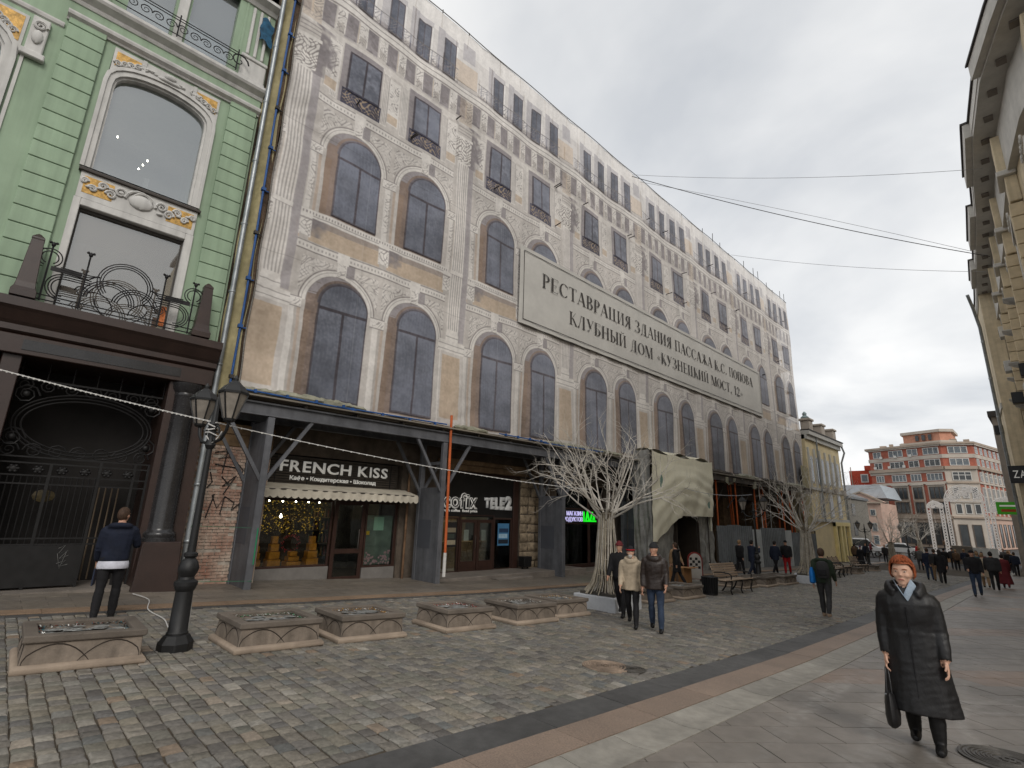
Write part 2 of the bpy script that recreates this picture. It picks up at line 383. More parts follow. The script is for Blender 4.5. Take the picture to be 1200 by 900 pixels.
# right pavement: diagonal granite slabs, two tones, salt marks and wet patches
def pave_mat(name, c1, c2, rough, obr):
    m = M(name, c1, rough, 0.1, 0.9, bump=.22, bscale=70, var2=.16, scale2=5, objrand=obr, col2=c2, spec=.45, blotch=.2)
    t = m.node_tree; L = t.links.new
    p = [n for n in t.nodes if n.type == 'BSDF_PRINCIPLED'][0]
    src = p.inputs['Base Color'].links[0].from_socket
    geo = N(t, 'ShaderNodeNewGeometry'); facs = []
    for cx, cy, rad, w in ((.95, 7.6, 2.72, .05), (.95, 7.6, 2.3, .04), (2.2, 8.6, 3.3, .05)):
        sb = N(t, 'ShaderNodeVectorMath', operation='SUBTRACT'); L(geo.outputs['Position'], sb.inputs[0]); sb.inputs[1].default_value = (cx, cy, gz(cy))
        ln = N(t, 'ShaderNodeVectorMath', operation='LENGTH'); L(sb.outputs[0], ln.inputs[0])
        s2 = N(t, 'ShaderNodeMath', operation='SUBTRACT'); L(ln.outputs['Value'], s2.inputs[0]); s2.inputs[1].default_value = rad
        ab = N(t, 'ShaderNodeMath', operation='ABSOLUTE'); L(s2.outputs[0], ab.inputs[0])
        mr = N(t, 'ShaderNodeMapRange'); L(ab.outputs[0], mr.inputs[0]); mr.inputs[1].default_value = w * .4; mr.inputs[2].default_value = w * 1.6
        mr.inputs[3].default_value = 1; mr.inputs[4].default_value = 0; facs.append(mr.outputs[0])
    # pale drifts of dried salt along the street
    mp = N(t, 'ShaderNodeMapping'); mp.inputs['Scale'].default_value = (1.6, .16, 1); L(geo.outputs['Position'], mp.inputs[0])
    ns = N(t, 'ShaderNodeTexNoise'); ns.inputs['Scale'].default_value = 1.3; ns.inputs['Detail'].default_value = 7; L(mp.outputs[0], ns.inputs['Vector'])
    mr = N(t, 'ShaderNodeMapRange'); L(ns.outputs[0], mr.inputs[0]); mr.inputs[1].default_value = .54; mr.inputs[2].default_value = .72; facs.append(mr.outputs[0])
    acc = facs[0]
    for f in facs[1:]:
        mxn = N(t, 'ShaderNodeMath', operation='MAXIMUM'); L(acc, mxn.inputs[0]); L(f, mxn.inputs[1]); acc = mxn.outputs[0]
    n2 = N(t, 'ShaderNodeTexNoise'); n2.inputs['Scale'].default_value = 9; n2.inputs['Detail'].default_value = 8; L(geo.outputs['Position'], n2.inputs['Vector'])
    m2 = N(t, 'ShaderNodeMapRange'); L(n2.outputs[0], m2.inputs[0]); m2.inputs[1].default_value = .35; m2.inputs[2].default_value = .7; m2.inputs[4].default_value = .42
    ml = N(t, 'ShaderNodeMath', operation='MULTIPLY'); L(acc, ml.inputs[0]); L(m2.outputs[0], ml.inputs[1])
    mix = N(t, 'ShaderNodeMix', data_type='RGBA'); L(ml.outputs[0], mix.inputs[0]); L(src, mix.inputs[6]); mix.inputs[7].default_value = (*rgb(172, 168, 162), 1)
    L(mix.outputs[2], p.inputs['Base Color'])
    return m
m_pave = pave_mat('grey_paving', rgb(130, 122, 114), rgb(112, 106, 99), .5, .08)
m_pavr = pave_mat('red_paving', rgb(138, 118, 103), rgb(118, 103, 92), .5, .08)
pavement = tag(ystrip('pavement', -2.7, 9, -6, 75, -.016, m_mortar, 1.0, .05), kind='structure')
me_g = slab_mesh(m_pave, 'paving_slab'); me_r = slab_mesh(m_pavr, 'paving_slab')
ang = R(-36); ca, sa = math.cos(ang), math.sin(ang); slabs = []
for i in range(-90, 160):
    for j in range(-80, 120):
        u = (i + .5) * .62 + (.31 if j % 2 else 0); v = (j + .5) * .42
        x = u * -sa * 1.0 + v * ca; yy = u * ca + v * sa
        if -3.15 < x < 6.5 and -1 < yy < 55 and seen(x, yy, gz(yy), .12): slabs.append((x, yy, i, j))
slabs.sort(key=lambda s: s[0] ** 2 + s[1] ** 2)
rr = random.Random(9); far_b = B(); far_b.attr = []
for k, (x, yy, i, j) in enumerate(slabs):
    red = (j + 40) % 9 in (3, 4) and rr.random() < .85
    zc = gz(yy) + rr.uniform(-.0012, .0012)
    if x < -2.2:
        c5, s5 = math.cos(R(54)), math.sin(R(54)); poly = [(x + a * c5 - c * s5, yy + a * s5 + c * c5) for a, c in ((-.306, -.206), (.306, -.206), (.306, .206), (-.306, .206))]; cl = []
        for p, q in zip(poly, poly[1:] + poly[:1]):                      # cut the border slabs along the gutter
            if p[0] >= -2.694: cl.append(p)
            if (p[0] >= -2.694) != (q[0] >= -2.694): f_ = (-2.694 - p[0]) / (q[0] - p[0]); cl.append((-2.694, p[1] + (q[1] - p[1]) * f_))
        if len(cl) < 3: continue
        if len(cl) > 4 or min(p[0] for p in poly) < -2.694:
            n_ = len(cl); bb = far_b if k >= 260 else B(); bb.add([(p[0], p[1], gz(p[1]) - .03) for p in cl] + [(p[0], p[1], gz(p[1])) for p in cl], [tuple(range(n_, 2 * n_))] + [(i_, (i_ + 1) % n_, (i_ + 1) % n_ + n_, i_ + n_) for i_ in range(n_)], (1 if red else 0) if k >= 260 else 0)
            if k < 260: bb.build('paving_slab', m_pavr if red else m_pave, pavement)
            continue
    if k < 260: obj_from(me_r if red else me_g, 'paving_slab', pavement, (x, yy, zc), (gtilt(yy), 0, R(54)), (.611, .411, 1))
    else:
        c5, s5 = math.cos(R(54)), math.sin(R(54)); t = math.tan(gtilt(yy)); vs = []
        for hz_ in (-.03, 0):
            for a, c in ((-.306, -.206), (.306, -.206), (.306, .206), (-.306, .206)):
                px, py = a * c5 - c * s5, a * s5 + c * c5; vs.append((x + px, yy + py, zc + hz_ + py * t))
        far_b.add(vs, [(4,5,6,7),(0,1,5,4),(1,2,6,5),(2,3,7,6),(3,0,4,7)], 1 if red else 0)
far_b.attr = None
o = far_b.build('paving_slabs', [m_pave, m_pavr], pavement); o['kind'] = 'stuff'

# left pavement in front of the buildings: worn brown granite, with a tan kerb course
m_lpave = M('worn_paving', rgb(128, 118, 106), .5, .14, 1.1, bump=.25, bscale=60, var2=.2, scale2=6, objrand=.13, spec=.45, col2=rgb(108, 101, 93), blotch=.25)
m_tan = M('tan_granite', rgb(140, 118, 98), .6, .12, 1.3, bump=.3, bscale=90, var2=.3, scale2=60, objrand=.1)
course('kerb_line', -11.72, -11.56, -5, 62, 1.1, .004, m_dark, m_mortar, 'kerb_stone')
course('tan_kerb', -12.1, -11.72, -5, 62, 1.0, .03, m_tan, m_mortar, 'kerb_stone')
side = tag(ystrip('side_pavement', -18.0, -12.1, -6, 62, .004, m_mortar, 1.0, .08), kind='structure')
me_l = slab_mesh(m_lpave, 'paving_slab'); fb = B(); cnt = 0
sl = []
for a in range(10):
    y = -5 + (a % 2) * .35
    while y < 60:
        sl.append((-12.1 - .36 * (a + .5), y + .35)); y += .7
sl.sort(key=lambda s: (0 if seen(s[0], s[1], gz(s[1]), 0) else 1, s[0] ** 2 + s[1] ** 2))
for k, (x, yy) in enumerate(sl):
    if k < 200: obj_from(me_l, 'paving_slab', side, (x, yy, gz(yy) + .034 + rr.uniform(-.002, .002)), (gtilt(yy), rr.uniform(-.006, .006), 0), (.354, .694, 1))
    else:
        t = math.tan(gtilt(yy)); vs = [(x + a, yy + c, gz(yy) + .034 + c * t + h) for h in (-.03, 0) for a, c in ((-.177, -.347), (.177, -.347), (.177, .347), (-.177, .347))]
        fb.add(vs, [(4,5,6,7),(0,1,5,4),(1,2,6,5),(2,3,7,6),(3,0,4,7)])
o = fb.build('paving_slabs', m_lpave, side); o['kind'] = 'stuff'

# manhole covers
m_iron = M('cast_iron', rgb(84, 80, 75), .5, .2, 8, bump=.3, bscale=60, metal=.3, var2=.25, scale2=20)
m_rust = M('rusty_iron', rgb(140, 122, 106), .7, .25, 5, bump=.3, bscale=60, var2=.3, scale2=15)
def manhole(label, x, y, r, mat, rings, rz=0):
    t = thing('manhole_cover', label, 'manhole cover', (x, y, gz(y) + .012), rz, rx=gtilt(y))
    b = B(); b.lathe([(r * 1.12, -.02), (r * 1.12, .002), (r * 1.04, .006), (r * 1.02, -.004), (r * 1.0, -.004)], n=40); b.build('frame', mat, t, 40)
    b = B(); pr = [(r, -.02), (r, .003)]
    for k in range(rings):
        a = r * (.93 - .62 * k / rings); w = r * .62 / rings
        pr += [(a, .003), (a - w * .15, .011), (a - w * .5, .011), (a - w * .65, .003)]
    pr += [(r * .25, .003), (.005, .004)]
    b.lathe(pr, n=40); b.build('lid', mat, t, 40)
    b = B()
    for k in range(6):
        a = k * math.pi / 3; b.box(r * .16 * math.cos(a) - .02, r * .16 * math.cos(a) + .02, r * .16 * math.sin(a) - .02, r * .16 * math.sin(a) + .02, .002, .014)
    b.build('boss', mat, t)
manhole('round ringed iron manhole cover on the pavement by the woman in the black coat', -.62, 7.05, .33, m_iron, 6)
manhole('small worn rusty manhole cover among the cobblestones', -4.72, 6.55, .3, m_rust, 4)
manhole('dark manhole cover among the cobbles beside the rusty one', -4.42, 6.75, .17, m_iron, 3)
# ------------------------------------------------------------ the wrapped building: printed net
NX = -14.0                       # plane of the net
KN = 14.0 / 14.4                 # print metres -> metres on the wall
PP = 72                          # pixels of print per print metre
def fy(y): return y * KN
def fz(z): return 1.75 + (z - 1.75) * KN
PY0, PY1, PZ0, PZ1 = 3.86, 49.5, 4.72, 21.9
def make_print():
    Wb = int(6.5 * PP); Hh = int(round((PZ1 - PZ0) * PP))
    rng = np.random.RandomState(4)
    T = (np.arange(Wb) + .5) / PP; Zv = PZ0 + (np.arange(Hh) + .5) / PP
    t, z = np.meshgrid(T, Zv); tw = np.where(t > 3.4, t - 6.5, t)       # tw: signed distance from the pilaster axis
    img = np.empty((Hh, Wb, 3), np.float32)
    aa = .6 / PP
    def sm(d): return np.clip(.5 - d / (2 * aa), 0, 1)
    def nz(sx, sz, seed):
        r = np.random.RandomState(seed); gx = max(2, int(6.5 / sx)); gzn = max(2, int((PZ1 - PZ0) / sz))
        a = r.rand(gzn + 1, gx).astype(np.float32); a = np.concatenate([a, a[:, :1]], 1)
        u = t / 6.5 * gx; v = (z - PZ0) / (PZ1 - PZ0) * gzn
        i = np.clip(u.astype(int), 0, gx - 1); j = np.clip(v.astype(int), 0, gzn - 1); fu = u - i; fv = v - j
        fu = fu * fu * (3 - 2 * fu); fv = fv * fv * (3 - 2 * fv)
        return (a[j, i] * (1 - fu) + a[j, i + 1] * fu) * (1 - fv) + (a[j + 1, i] * (1 - fu) + a[j + 1, i + 1] * fu) * fv
    n_s = nz(.06, .06, 1); n_m = nz(.16, .16, 2); n_l = nz(.9, .7, 3); wx = t * 19 + 2.6 * np.sin(z * 9.5) + 1.2 * np.sin(t * 7 + z * 5); wz = z * 19 + 2.6 * np.sin(t * 9.5 + 1) + 1.2 * np.sin(z * 8 - t * 6); n_o = .36 + .34 * np.exp(-(np.sin(wx) * np.sin(wz) / .3) ** 2) * (.75 + .25 * np.sin(wx * .5)) + (nz(.05, .05, 5) - .5) * .14
    STONE = np.array((184, 179, 175.)); LITE = np.array((205, 201, 197.)); TAN = np.array((177, 160, 142.)); SHAD = np.array((148, 143, 146.)); LINE = np.array((132, 127, 126.))
    BRN = np.array((128, 113, 105.)); BRN2 = np.array((154, 134, 118.)); GLS = np.array((99, 103, 115.)); DRK = np.array((78, 74, 80.)); IRON = np.array((74, 74, 88.)); GOLD = np.array((160, 142, 120.))
    img[:] = STONE
    def put(mask, col, k=1.0):
        a = (mask * k)[..., None]; img[:] = img * (1 - a) + np.asarray(col) * a
    def rect(t0, t1, z0, z1, wrap=False):
        x = tw if wrap else t
        return sm(np.maximum(np.maximum(t0 - x, x - t1), np.maximum(z0 - z, z - z1)))
    def box(t0, t1, z0, z1, col, k=1.0, wrap=False): put(rect(t0, t1, z0, z1, wrap), col, k)
    def orn(t0, t1, z0, z1, k=.8, wrap=False, c=LINE, th=.5): put(rect(t0, t1, z0, z1, wrap) * np.clip((n_o - th) * 9, 0, 1), c, k)
    img += ((n_l - .5) * 12)[..., None]
    # ---- string course and frieze, cornice three, attic
    box(0, 6.5, 17.2, 18.62, STONE); box(0, 6.5, 17.2, 17.45, LITE, .6)
    for k in range(8):
        c = .05 + k * 6.5 / 8
        box(c + .24, c + .68, 17.55, 18.5, SHAD - 22, .95)
        put(rect(c + .24, c + .68, 17.5, 18.5) * np.clip((18.35 - z) * 1.2, 0, 1) * (n_m > .45), SHAD + 6, .6)
        box(c - .08, c + .26, 17.6, 18.55, LITE); box(c - .04, c + .22, 17.62, 17.95, STONE - 18, .8); orn(c - .06, c + .24, 17.6, 18.45, .8)
        if k % 2: box(c + .7, c + .8, 17.6, 18.4, TAN, .7)
    for zc, w, c in ((18.58, .05, LINE), (18.72, .2, LITE), (18.83, .03, LINE), (18.93, .14, LITE), (19.02, .03, SHAD)): box(0, 6.5, zc - w / 2, zc + w / 2, c)
    box(0, 6.5, 19.04, 21.95, STONE); box(0, 6.5, 20.85, 21.95, LITE, .8)
    for k in range(4):
        c = 1.42 + 1.25 * k
        box(c - .32, c + .02, 19.05, 21.1, SHAD - 4, .75); box(c, c + .62, 19.05, 20.78, DRK); box(c + .05, c + .29, 19.1, 20.7, GLS - 12); box(c + .33, c + .57, 19.1, 20.7, GLS)
        box(c - .1, c + .7, 20.82, 21.05, SHAD, .7); box(c + .62, c + .72, 19.05, 20.8, LITE)
    box(5.8, 6.95, 19.2, 20.25, TAN); box(-.6, .45, 19.2, 20.25, TAN, 1, True); box(-.6, .45, 19.2, 19.24, LINE, .8, True); box(-.35, .3, 20.45, 21.3, SHAD, .8, True)
    rail = rect(.5, 5.95, 19.05, 19.72)
    put(rail * np.clip((n_o - .5) * 8, 0, 1), SHAD - 25, .9); put(rail * (((t % .33) < .05)), IRON, .55)
    box(.5, 5.95, 19.70, 19.75, LINE - 30, .9); box(.5, 5.95, 19.05, 19.1, LINE - 20, .8)
    # ---- third floor: square windows
    box(0, 6.5, 14.85, 17.2, STONE)
    for c in (1.42, 4.07):
        for a in (c - .55, c + 1.3):
            box(a, a + .26, 15.0, 17.2, LITE)
            for q in range(4): box(a + .03 + q * .06, a + .05 + q * .06, 15.05, 17.15, LINE, .75)
        box(c - .24, c + 1.24, 15.0, 17.32, SHAD - 10); box(c - .02, c + 1.2, 15.55, 17.1, DRK - 6)
        for a in (c + .04, c + .63): box(a, a + .52, 15.62, 17.02, GLS + 4); put(rect(a, a + .52, 15.62, 17.02) * np.clip(n_m * 1.6 - .5, 0, 1), GLS + 24, .5)
        box(c - .14, c + 1.3, 15.0, 15.6, IRON - 6); put(rect(c - .1, c + 1.26, 15.06, 15.54) * (np.clip((n_o - .46) * 9, 0, 1)), GOLD, .9); box(c - .14, c + 1.3, 15.55, 15.6, IRON - 12)
    for c in (2.95, .62, 5.62): box(c, c + .5, 15.2, 17.1, LITE); orn(c + .06, c + .44, 15.75, 16.95, .9); box(c + .04, c + .46, 15.25, 15.6, TAN, .85); box(c, c + .03, 15.2, 17.1, LINE, .6)
    # ---- two arcaded floors
    def arcade(zb, zs, ztop, upper):
        box(0, 6.5, zb, ztop, STONE)
        ro, ri, rg = 1.2, .98, .80
        for ac in (2.05, 4.75):
            gc = ac + .19
            da = np.hypot(t - ac, z - zs); up = z > zs
            # spandrel relief
            sp = rect(ac - 1.28, ac + 1.28, zs + .25, ztop - .32) * (da > ro + .06); put(sp, LITE, .6); put(sp * np.clip((n_o - .48) * 8, 0, 1), LINE, .75)
            dop = np.where(up, da, np.abs(t - ac))
            ring = lambda r0, r1: sm(r0 - dop) * sm(dop - r1) * (z > zs - .02)
            put(ring(ri, ro), LITE); put(ring(ro - .02, ro + .02), LINE); put(ring(1.1, 1.12), LINE, .7); put(ring(ri - .02, ri + .02), LINE - 15, .8)
            op = sm(dop - ri) * (z > zb + .06)
            put(op, SHAD - 6)                                           # soffit and reveal in printed shade
            left = np.clip((gc - t) * 1.3 + .25, 0, 1)
            put(op * (z < zs + .25), BRN); put(op * (t < gc - rg + .0) * ((z * 3.1 % 1) < .08), BRN - 14, .4)
            put(op * sm(t - (ac - ri + .2)) * (z < zs - .3), BRN2 - 20, .55)
            dg = np.where(z > zs - .02, np.hypot(t - gc, z - zs), np.abs(t - gc))
            rng1 = sm(dg - (rg + .13)); put(op * rng1 * (z > zs - .1), BRN - 6, .9)
            rsh = sm(np.hypot(t - gc - .02, z - zs) - (rg + .06)) * (z > zs); put(rsh * op, DRK + 18, .9)
            gl = sm(dg - rg) * (z > zb + .1)
            put(gl, DRK); dgi = sm(dg - (rg - .05)) * (z > zb + .16)
            put(dgi, GLS); put(dgi * np.clip((z - zs) * 1.4 + .3, 0, 1), GLS - 12, .6); put(dgi * np.clip(n_l * 1.5 - .45, 0, 1), GLS + 22, .45)
            put(dgi * (((t * 9 + n_l * 2) % 1) < .35), GLS + 12, .35); put(dgi * sm(z - (zb + 1.25)) , GLS - 8, .5)
            put(gl * sm(np.abs(z - (zs - .13)) - .045), DRK - 8); put(gl * (z < zs - .1) * sm(np.abs(t - gc) - .04), DRK - 8)
            put(op * (z < zs - .1) * sm((gc + rg + .03) - t), BRN2 + 8)  # right jamb, lit
            # keystone and its printed shade
            kz = [(zs + .98), ztop - .02]
            box(ac + .12, ac + .42, kz[0] + .1, kz[1], SHAD - 12, .85); box(ac - .17, ac + .15, kz[0], kz[1], LITE); orn(ac - .14, ac + .12, kz[0] + .05, kz[1] - .05, .7); box(ac - .17, ac + .15, kz[0] - .02, kz[0] + .03, LINE)
        # middle column and jamb columns
        for c, w in ((3.4, .15), (.72, .13), (6.08, .13)):
            box(c - w, c + w, zb, zs - .28, LITE); box(c + w * .35, c + w, zb, zs - .28, STONE - 12); box(c + w, c + w + .1, zb, zs - .3, BRN2 + 12, .6)
            box(c - w - .1, c + w + .1, zs - .3, zs + .02, LITE + 4); orn(c - w - .08, c + w + .08, zs - .26, zs - .04, .7); box(c - w - .1, c + w + .1, zs - .32, zs - .29, LINE); box(c - w - .1, c + w + .1, zs + .0, zs + .03, LINE)
            if upper: orn(c - w * .7, c + w * .7, zb + .3, zs - .5, .65)
    arcade(4.75, 7.78, 9.45, False)
    arcade(10.62, 13.0, 14.72, True)
    # piers: tan panels below the impost, impost band
    box(-.5, .5, 4.75, 7.45, STONE, 1, True); box(-.42, .42, 4.98, 7.3, TAN, 1, True); put(rect(-.42, .42, 4.98, 7.3, True) * np.clip(n_l * 1.4 - .4, 0, 1), TAN - 16, .6)
    box(-.62, .62, 7.42, 7.86, LITE, 1, True); box(-.62, .62, 7.5, 7.53, LINE, .8, True); box(-.62, .62, 7.7, 7.73, LINE, .8, True)
    # spandrel cornices
    for zc in (9.45, 14.72):
        box(.45, 6.05, zc - .14, zc + .14, LITE); box(.45, 6.05, zc + .1, zc + .14, LINE - 8, .8); box(.45, 6.05, zc - .17, zc - .13, LINE - 10, .9); put(rect(.45, 6.05, zc - .06, zc + .02) * ((t % .12) < .05), LINE, .6)
        for ac in (2.05, 4.75): box(ac - .2, ac + .2, zc - .2, zc + .16, LITE + 3)
    # tan belt with sill band and consoles
    box(.45, 6.05, 9.62, 10.4, TAN + 2); put(rect(.45, 6.05, 9.62, 10.4) * np.clip(n_l * 1.4 - .5, 0, 1), TAN - 18, .6)
    put(rect(.45, 6.05, 10.18, 10.4), SHAD - 22, .55)
    box(.4, 6.1, 10.38, 10.66, LITE); box(.4, 6.1, 10.46, 10.49, LINE, .8); put(rect(.4, 6.1, 10.52, 10.6) * ((t % .1) < .045), LINE, .8)
    for c in (.72, 3.4, 6.08):
        put(rect(c + .15, c + .75, 9.8, 10.4) * np.clip(1.4 - (t - c) * 1.4 + (z - 10.1) * 1.2 + (n_m - .5), 0, 1), SHAD - 30, .85)
        box(c - .2, c + .2, 9.72, 10.5, LITE); orn(c - .18, c + .18, 9.75, 10.35, .8); box(c - .22, c + .22, 10.3, 10.36, LINE, .8); box(c - .14, c + .14, 9.6, 9.75, STONE - 10)
    # pilasters with flutes and big leafy capitals, printed shade on their right
    box(.28, .55, 7.9, 15.6, SHAD + 4, .9, True); box(-.3, .3, 7.86, 8.15, LITE + 2, 1, True); box(-.3, .3, 8.0, 8.03, LINE, .8, True)
    box(-.28, .28, 8.15, 15.5, LITE, 1, True)
    for q in range(5): box(-.22 + q * .1, -.18 + q * .1, 8.3, 15.4, LINE + 10, .75, True)
    box(-.3, .3, 10.5, 10.66, LITE, 1, True); box(-.3, .3, 10.48, 10.5, LINE, .7, True)
    put(rect(.15, .95, 15.4, 17.3, True) * np.clip(1.5 - np.abs(tw - .42) * 2.4 - np.abs(z - 16.2) * .75 + (n_m - .5) * 1.3, 0, 1), SHAD - 28, .95)
    box(-.36, .36, 15.5, 16.6, LITE, 1, True); put(rect(-.4, .4, 15.5, 16.6, True) * np.clip((n_o - .42) * 8, 0, 1), LINE - 18, .85)
    box(-.42, .42, 16.58, 16.7, LITE, 1, True); box(-.34, .34, 16.7, 17.2, STONE, 1, True); put(rect(-.34, .34, 16.72, 17.15, True) * ((z % .14) < .05), LINE, .7)
    box(-.34, .3, 17.3, 18.5, TAN, .45, True); orn(-.3, .3, 17.4, 18.5, .6, True)
    img[:] = np.clip(img + ((n_s - .5) * 14)[..., None] + ((n_m - .5) * 9)[..., None], 20, 235)
    # ---- tile the bays over the net and age it
    off = int((4.25 - PY0) * PP); Wt = int((PY1 - PY0) * PP)
    full = np.tile(img, (1, 9, 1)); st = Wb - off; full = full[:, st:st + Wt].copy()
    yy = PY0 + (np.arange(Wt) + .5) / PP
    r = np.random.RandomState(8)
    def low(nx, nzn, seed):
        q = np.random.RandomState(seed).rand(nzn + 1, nx + 1); u = np.linspace(0, nx - 1e-4, Wt); v = np.linspace(0, nzn - 1e-4, Hh)
        i = u.astype(int); j = v.astype(int); fu = (u - i)[None]; fv = (v - j)[:, None]
        return (q[j][:, i] * (1 - fu) + q[j][:, i + 1] * fu) * (1 - fv) + (q[j + 1][:, i] * (1 - fu) + q[j + 1][:, i + 1] * fu) * fv
    age = .93 + .14 * low(60, 16, 1) + .07 * (low(400, 5, 2) - .5) + .05 * (low(30, 90, 3) - .5)
    full *= age[..., None]
    dk = np.clip((135 - full.mean(-1)) / 30, 0, 1); full *= (1 + dk * (.34 * (low(26, 9, 11) - .5) + .2 * (low(90, 60, 12) - .5)))[..., None]     # glass prints unevenly
    for k in range(1, 16):                                              # seams between the net panels
        j = int(k * 3.05 * PP); full[:, max(0, j - 1):j + 1] = full[:, max(0, j - 1):j + 1] * .88 + 215 * .12
    for zc in (8.9, 13.35, 17.6): j = int((zc - PZ0) * PP); full[j:j + 2] *= .9
    pale = (.10 + np.clip((yy - 8) / 30, 0, 1)[None, :, None] * .22)            # haze and backlight painted into the print, stronger along the street
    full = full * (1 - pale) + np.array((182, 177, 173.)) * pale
    full = np.clip(full, 0, 255) / 255.0
    out = np.ones((Hh, Wt, 4), np.float32); out[..., :3] = full
    im = bpy.data.images.new('facade_print', Wt, Hh, alpha=False); im.pixels.foreach_set(out.ravel()); im.update(); im.pack()
    return im
PRINT = make_print()
def print_mat(name, see, gain, transl):
    m = bpy.data.materials.new(name); m.use_nodes = True; t = m.node_tree; t.nodes.clear(); L = t.links.new
    o = N(t, 'ShaderNodeOutputMaterial'); im = N(t, 'ShaderNodeTexImage'); im.image = PRINT; im.interpolation = 'Cubic'; im.extension = 'EXTEND'
    uv = N(t, 'ShaderNodeUVMap'); L(uv.outputs[0], im.inputs[0])
    mu = N(t, 'ShaderNodeMix', data_type='RGBA', blend_type='MULTIPLY'); mu.inputs[0].default_value = 1; L(im.outputs[0], mu.inputs[6]); mu.inputs[7].default_value = (gain, gain * .995, gain * .985, 1)
    df = N(t, 'ShaderNodeBsdfDiffuse'); tl = N(t, 'ShaderNodeBsdfTranslucent'); tr = N(t, 'ShaderNodeBsdfTransparent')
    L(mu.outputs[2], df.inputs[0]); L(mu.outputs[2], tl.inputs[0])
    b = N(t, 'ShaderNodeBump'); b.inputs['Strength'].default_value = .5; b.inputs['Distance'].default_value = .1
    g = N(t, 'ShaderNodeNewGeometry'); mp = N(t, 'ShaderNodeMapping'); mp.inputs['Scale'].default_value = (1, 1.6, .5); L(g.outputs['Position'], mp.inputs[0])
    ns = N(t, 'ShaderNodeTexNoise'); ns.inputs['Scale'].default_value = 1.4; ns.inputs['Detail'].default_value = 5; L(mp.outputs[0], ns.inputs['Vector']); L(ns.outputs[0], b.inputs['Height']); L(b.outputs[0], df.inputs['Normal'])
    m1 = N(t, 'ShaderNodeMixShader'); m1.inputs[0].default_value = transl; L(df.outputs[0], m1.inputs[1]); L(tl.outputs[0], m1.inputs[2])
    m2 = N(t, 'ShaderNodeMixShader'); m2.inputs[0].default_value = see; L(m1.outputs[0], m2.inputs[1]); L(tr.outputs[0], m2.inputs[2])
    L(m2.outputs[0], o.inputs[0]); MATS[name] = m; return m
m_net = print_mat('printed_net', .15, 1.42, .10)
def fold(y, z):
    """how far the net hangs out of its plane"""
    e = .05 * math.sin(y * 1.05 + .3 * z) * math.sin(z * .55 + 1) + .025 * math.sin(y * 3.1 + z * .4) * math.sin(z * .9)
    low = max(0, 1 - (z - 4.7) / 3.0); e += low * .05 * math.sin(y * 5.3 + 1.3 * math.sin(y * 1.7))
    left = max(0, 1 - (y - 3.7) / 2.2); e += left * .07 * math.sin(z * 2.6 + y * 2)
    e -= .035 * math.exp(-(((y - 3.75) % 2.965 - 1.48) / .16) ** 2) * (.6 + .4 * math.sin(z * 1.3))          # pulled in along the seams
    for cy, cz, k in ((3.75, 7.3, 3.0), (3.75, 13.0, 2.2), (10.2, 4.7, 1.6)):                            # wrinkles fanning out from the tie points
        r = math.hypot(y - cy, z - cz); e += .03 * math.exp(-r / k) * math.sin(13 * math.atan2(z - cz, y - cy + .01))
    return e
def net_mesh(b, name, parent, proud=0.0, mat=None):
    me = b.mesh(name, mat or m_net, 180)
    uvl = me.uv_layers.new(name='UVMap'); co = np.zeros(len(me.vertices) * 3); me.vertices.foreach_get('co', co); co = co.reshape(-1, 3)
    li = np.zeros(len(me.loops), int); me.loops.foreach_get('vertex_index', li)
    u = (co[li, 1] / KN - PY0) / (PY1 - PY0); v = ((co[li, 2] - 1.75) / KN + 1.75 - PZ0) / (PZ1 - PZ0)
    uvl.data.foreach_set('uv', np.stack([u, v], 1).ravel())
    for i, p in enumerate(co): me.vertices[i].co.x = NX + fold(p[1], p[2]) + proud
    o = bpy.data.objects.new(name, me); COL.objects.link(o); return place(o, parent)
Y0, Y1, Z0, Z1 = fy(PY0), fy(PY1), fz(PZ0), fz(PZ1)
netT = world_thing('building_net', 'huge net printed with arched windows and pilasters covering the building under restoration', 'building net', (NX, 26, Z0))
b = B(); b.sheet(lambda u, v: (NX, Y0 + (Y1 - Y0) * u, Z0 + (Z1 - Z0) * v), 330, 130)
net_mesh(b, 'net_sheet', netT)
def arch_win(t, rg, zb, zs, k):
    """glass outline as horizontal strips so that it follows the folds"""
    b = B(); rows = []; c = 4.25 + 6.5 * k + t
    zz_ = list(np.linspace(zb, zs, 9)) + [zs + rg * math.sin(a) for a in np.linspace(0.15, 1.45, 9)]
    rows = []
    for z in zz_:
        w = rg if z <= zs else math.sqrt(max(1e-4, rg * rg - (z - zs) ** 2))
        rows.append([(NX, fy(c + w * (s / 4 - 1)), fz(z)) for s in range(9)])
    vs = [p for r in rows for p in r]; fs = [(i*9+j, i*9+j+1, (i+1)*9+j+1, (i+1)*9+j) for i in range(len(rows)-1) for j in range(8)]
    return b.add(vs, fs)
def rect_win(t0, t1, z0, z1, k):
    b = B(); b.sheet(lambda u, v: (NX, fy(4.25 + 6.5 * k + t0 + (t1 - t0) * u), fz(z0 + (z1 - z0) * v)), 6, 8); return b
for k in range(7):
    for ac in (2.05, 4.75):
        if 4.25 + 6.5 * k + ac + 1 > PY1: continue
        net_mesh(arch_win(ac + .19, .8, 4.86, 7.78, k), 'printed_window', netT, .03)
        net_mesh(arch_win(ac + .19, .8, 10.73, 13.0, k), 'printed_window', netT, .03)
    for c in (1.42, 4.07): net_mesh(rect_win(c - .02, c + 1.2, 15.55, 17.1, k), 'printed_window', netT, .03)
    for q in range(4): net_mesh(rect_win(1.42 + 1.25 * q, 2.04 + 1.25 * q, 19.05, 20.78, k), 'printed_window', netT, .03)
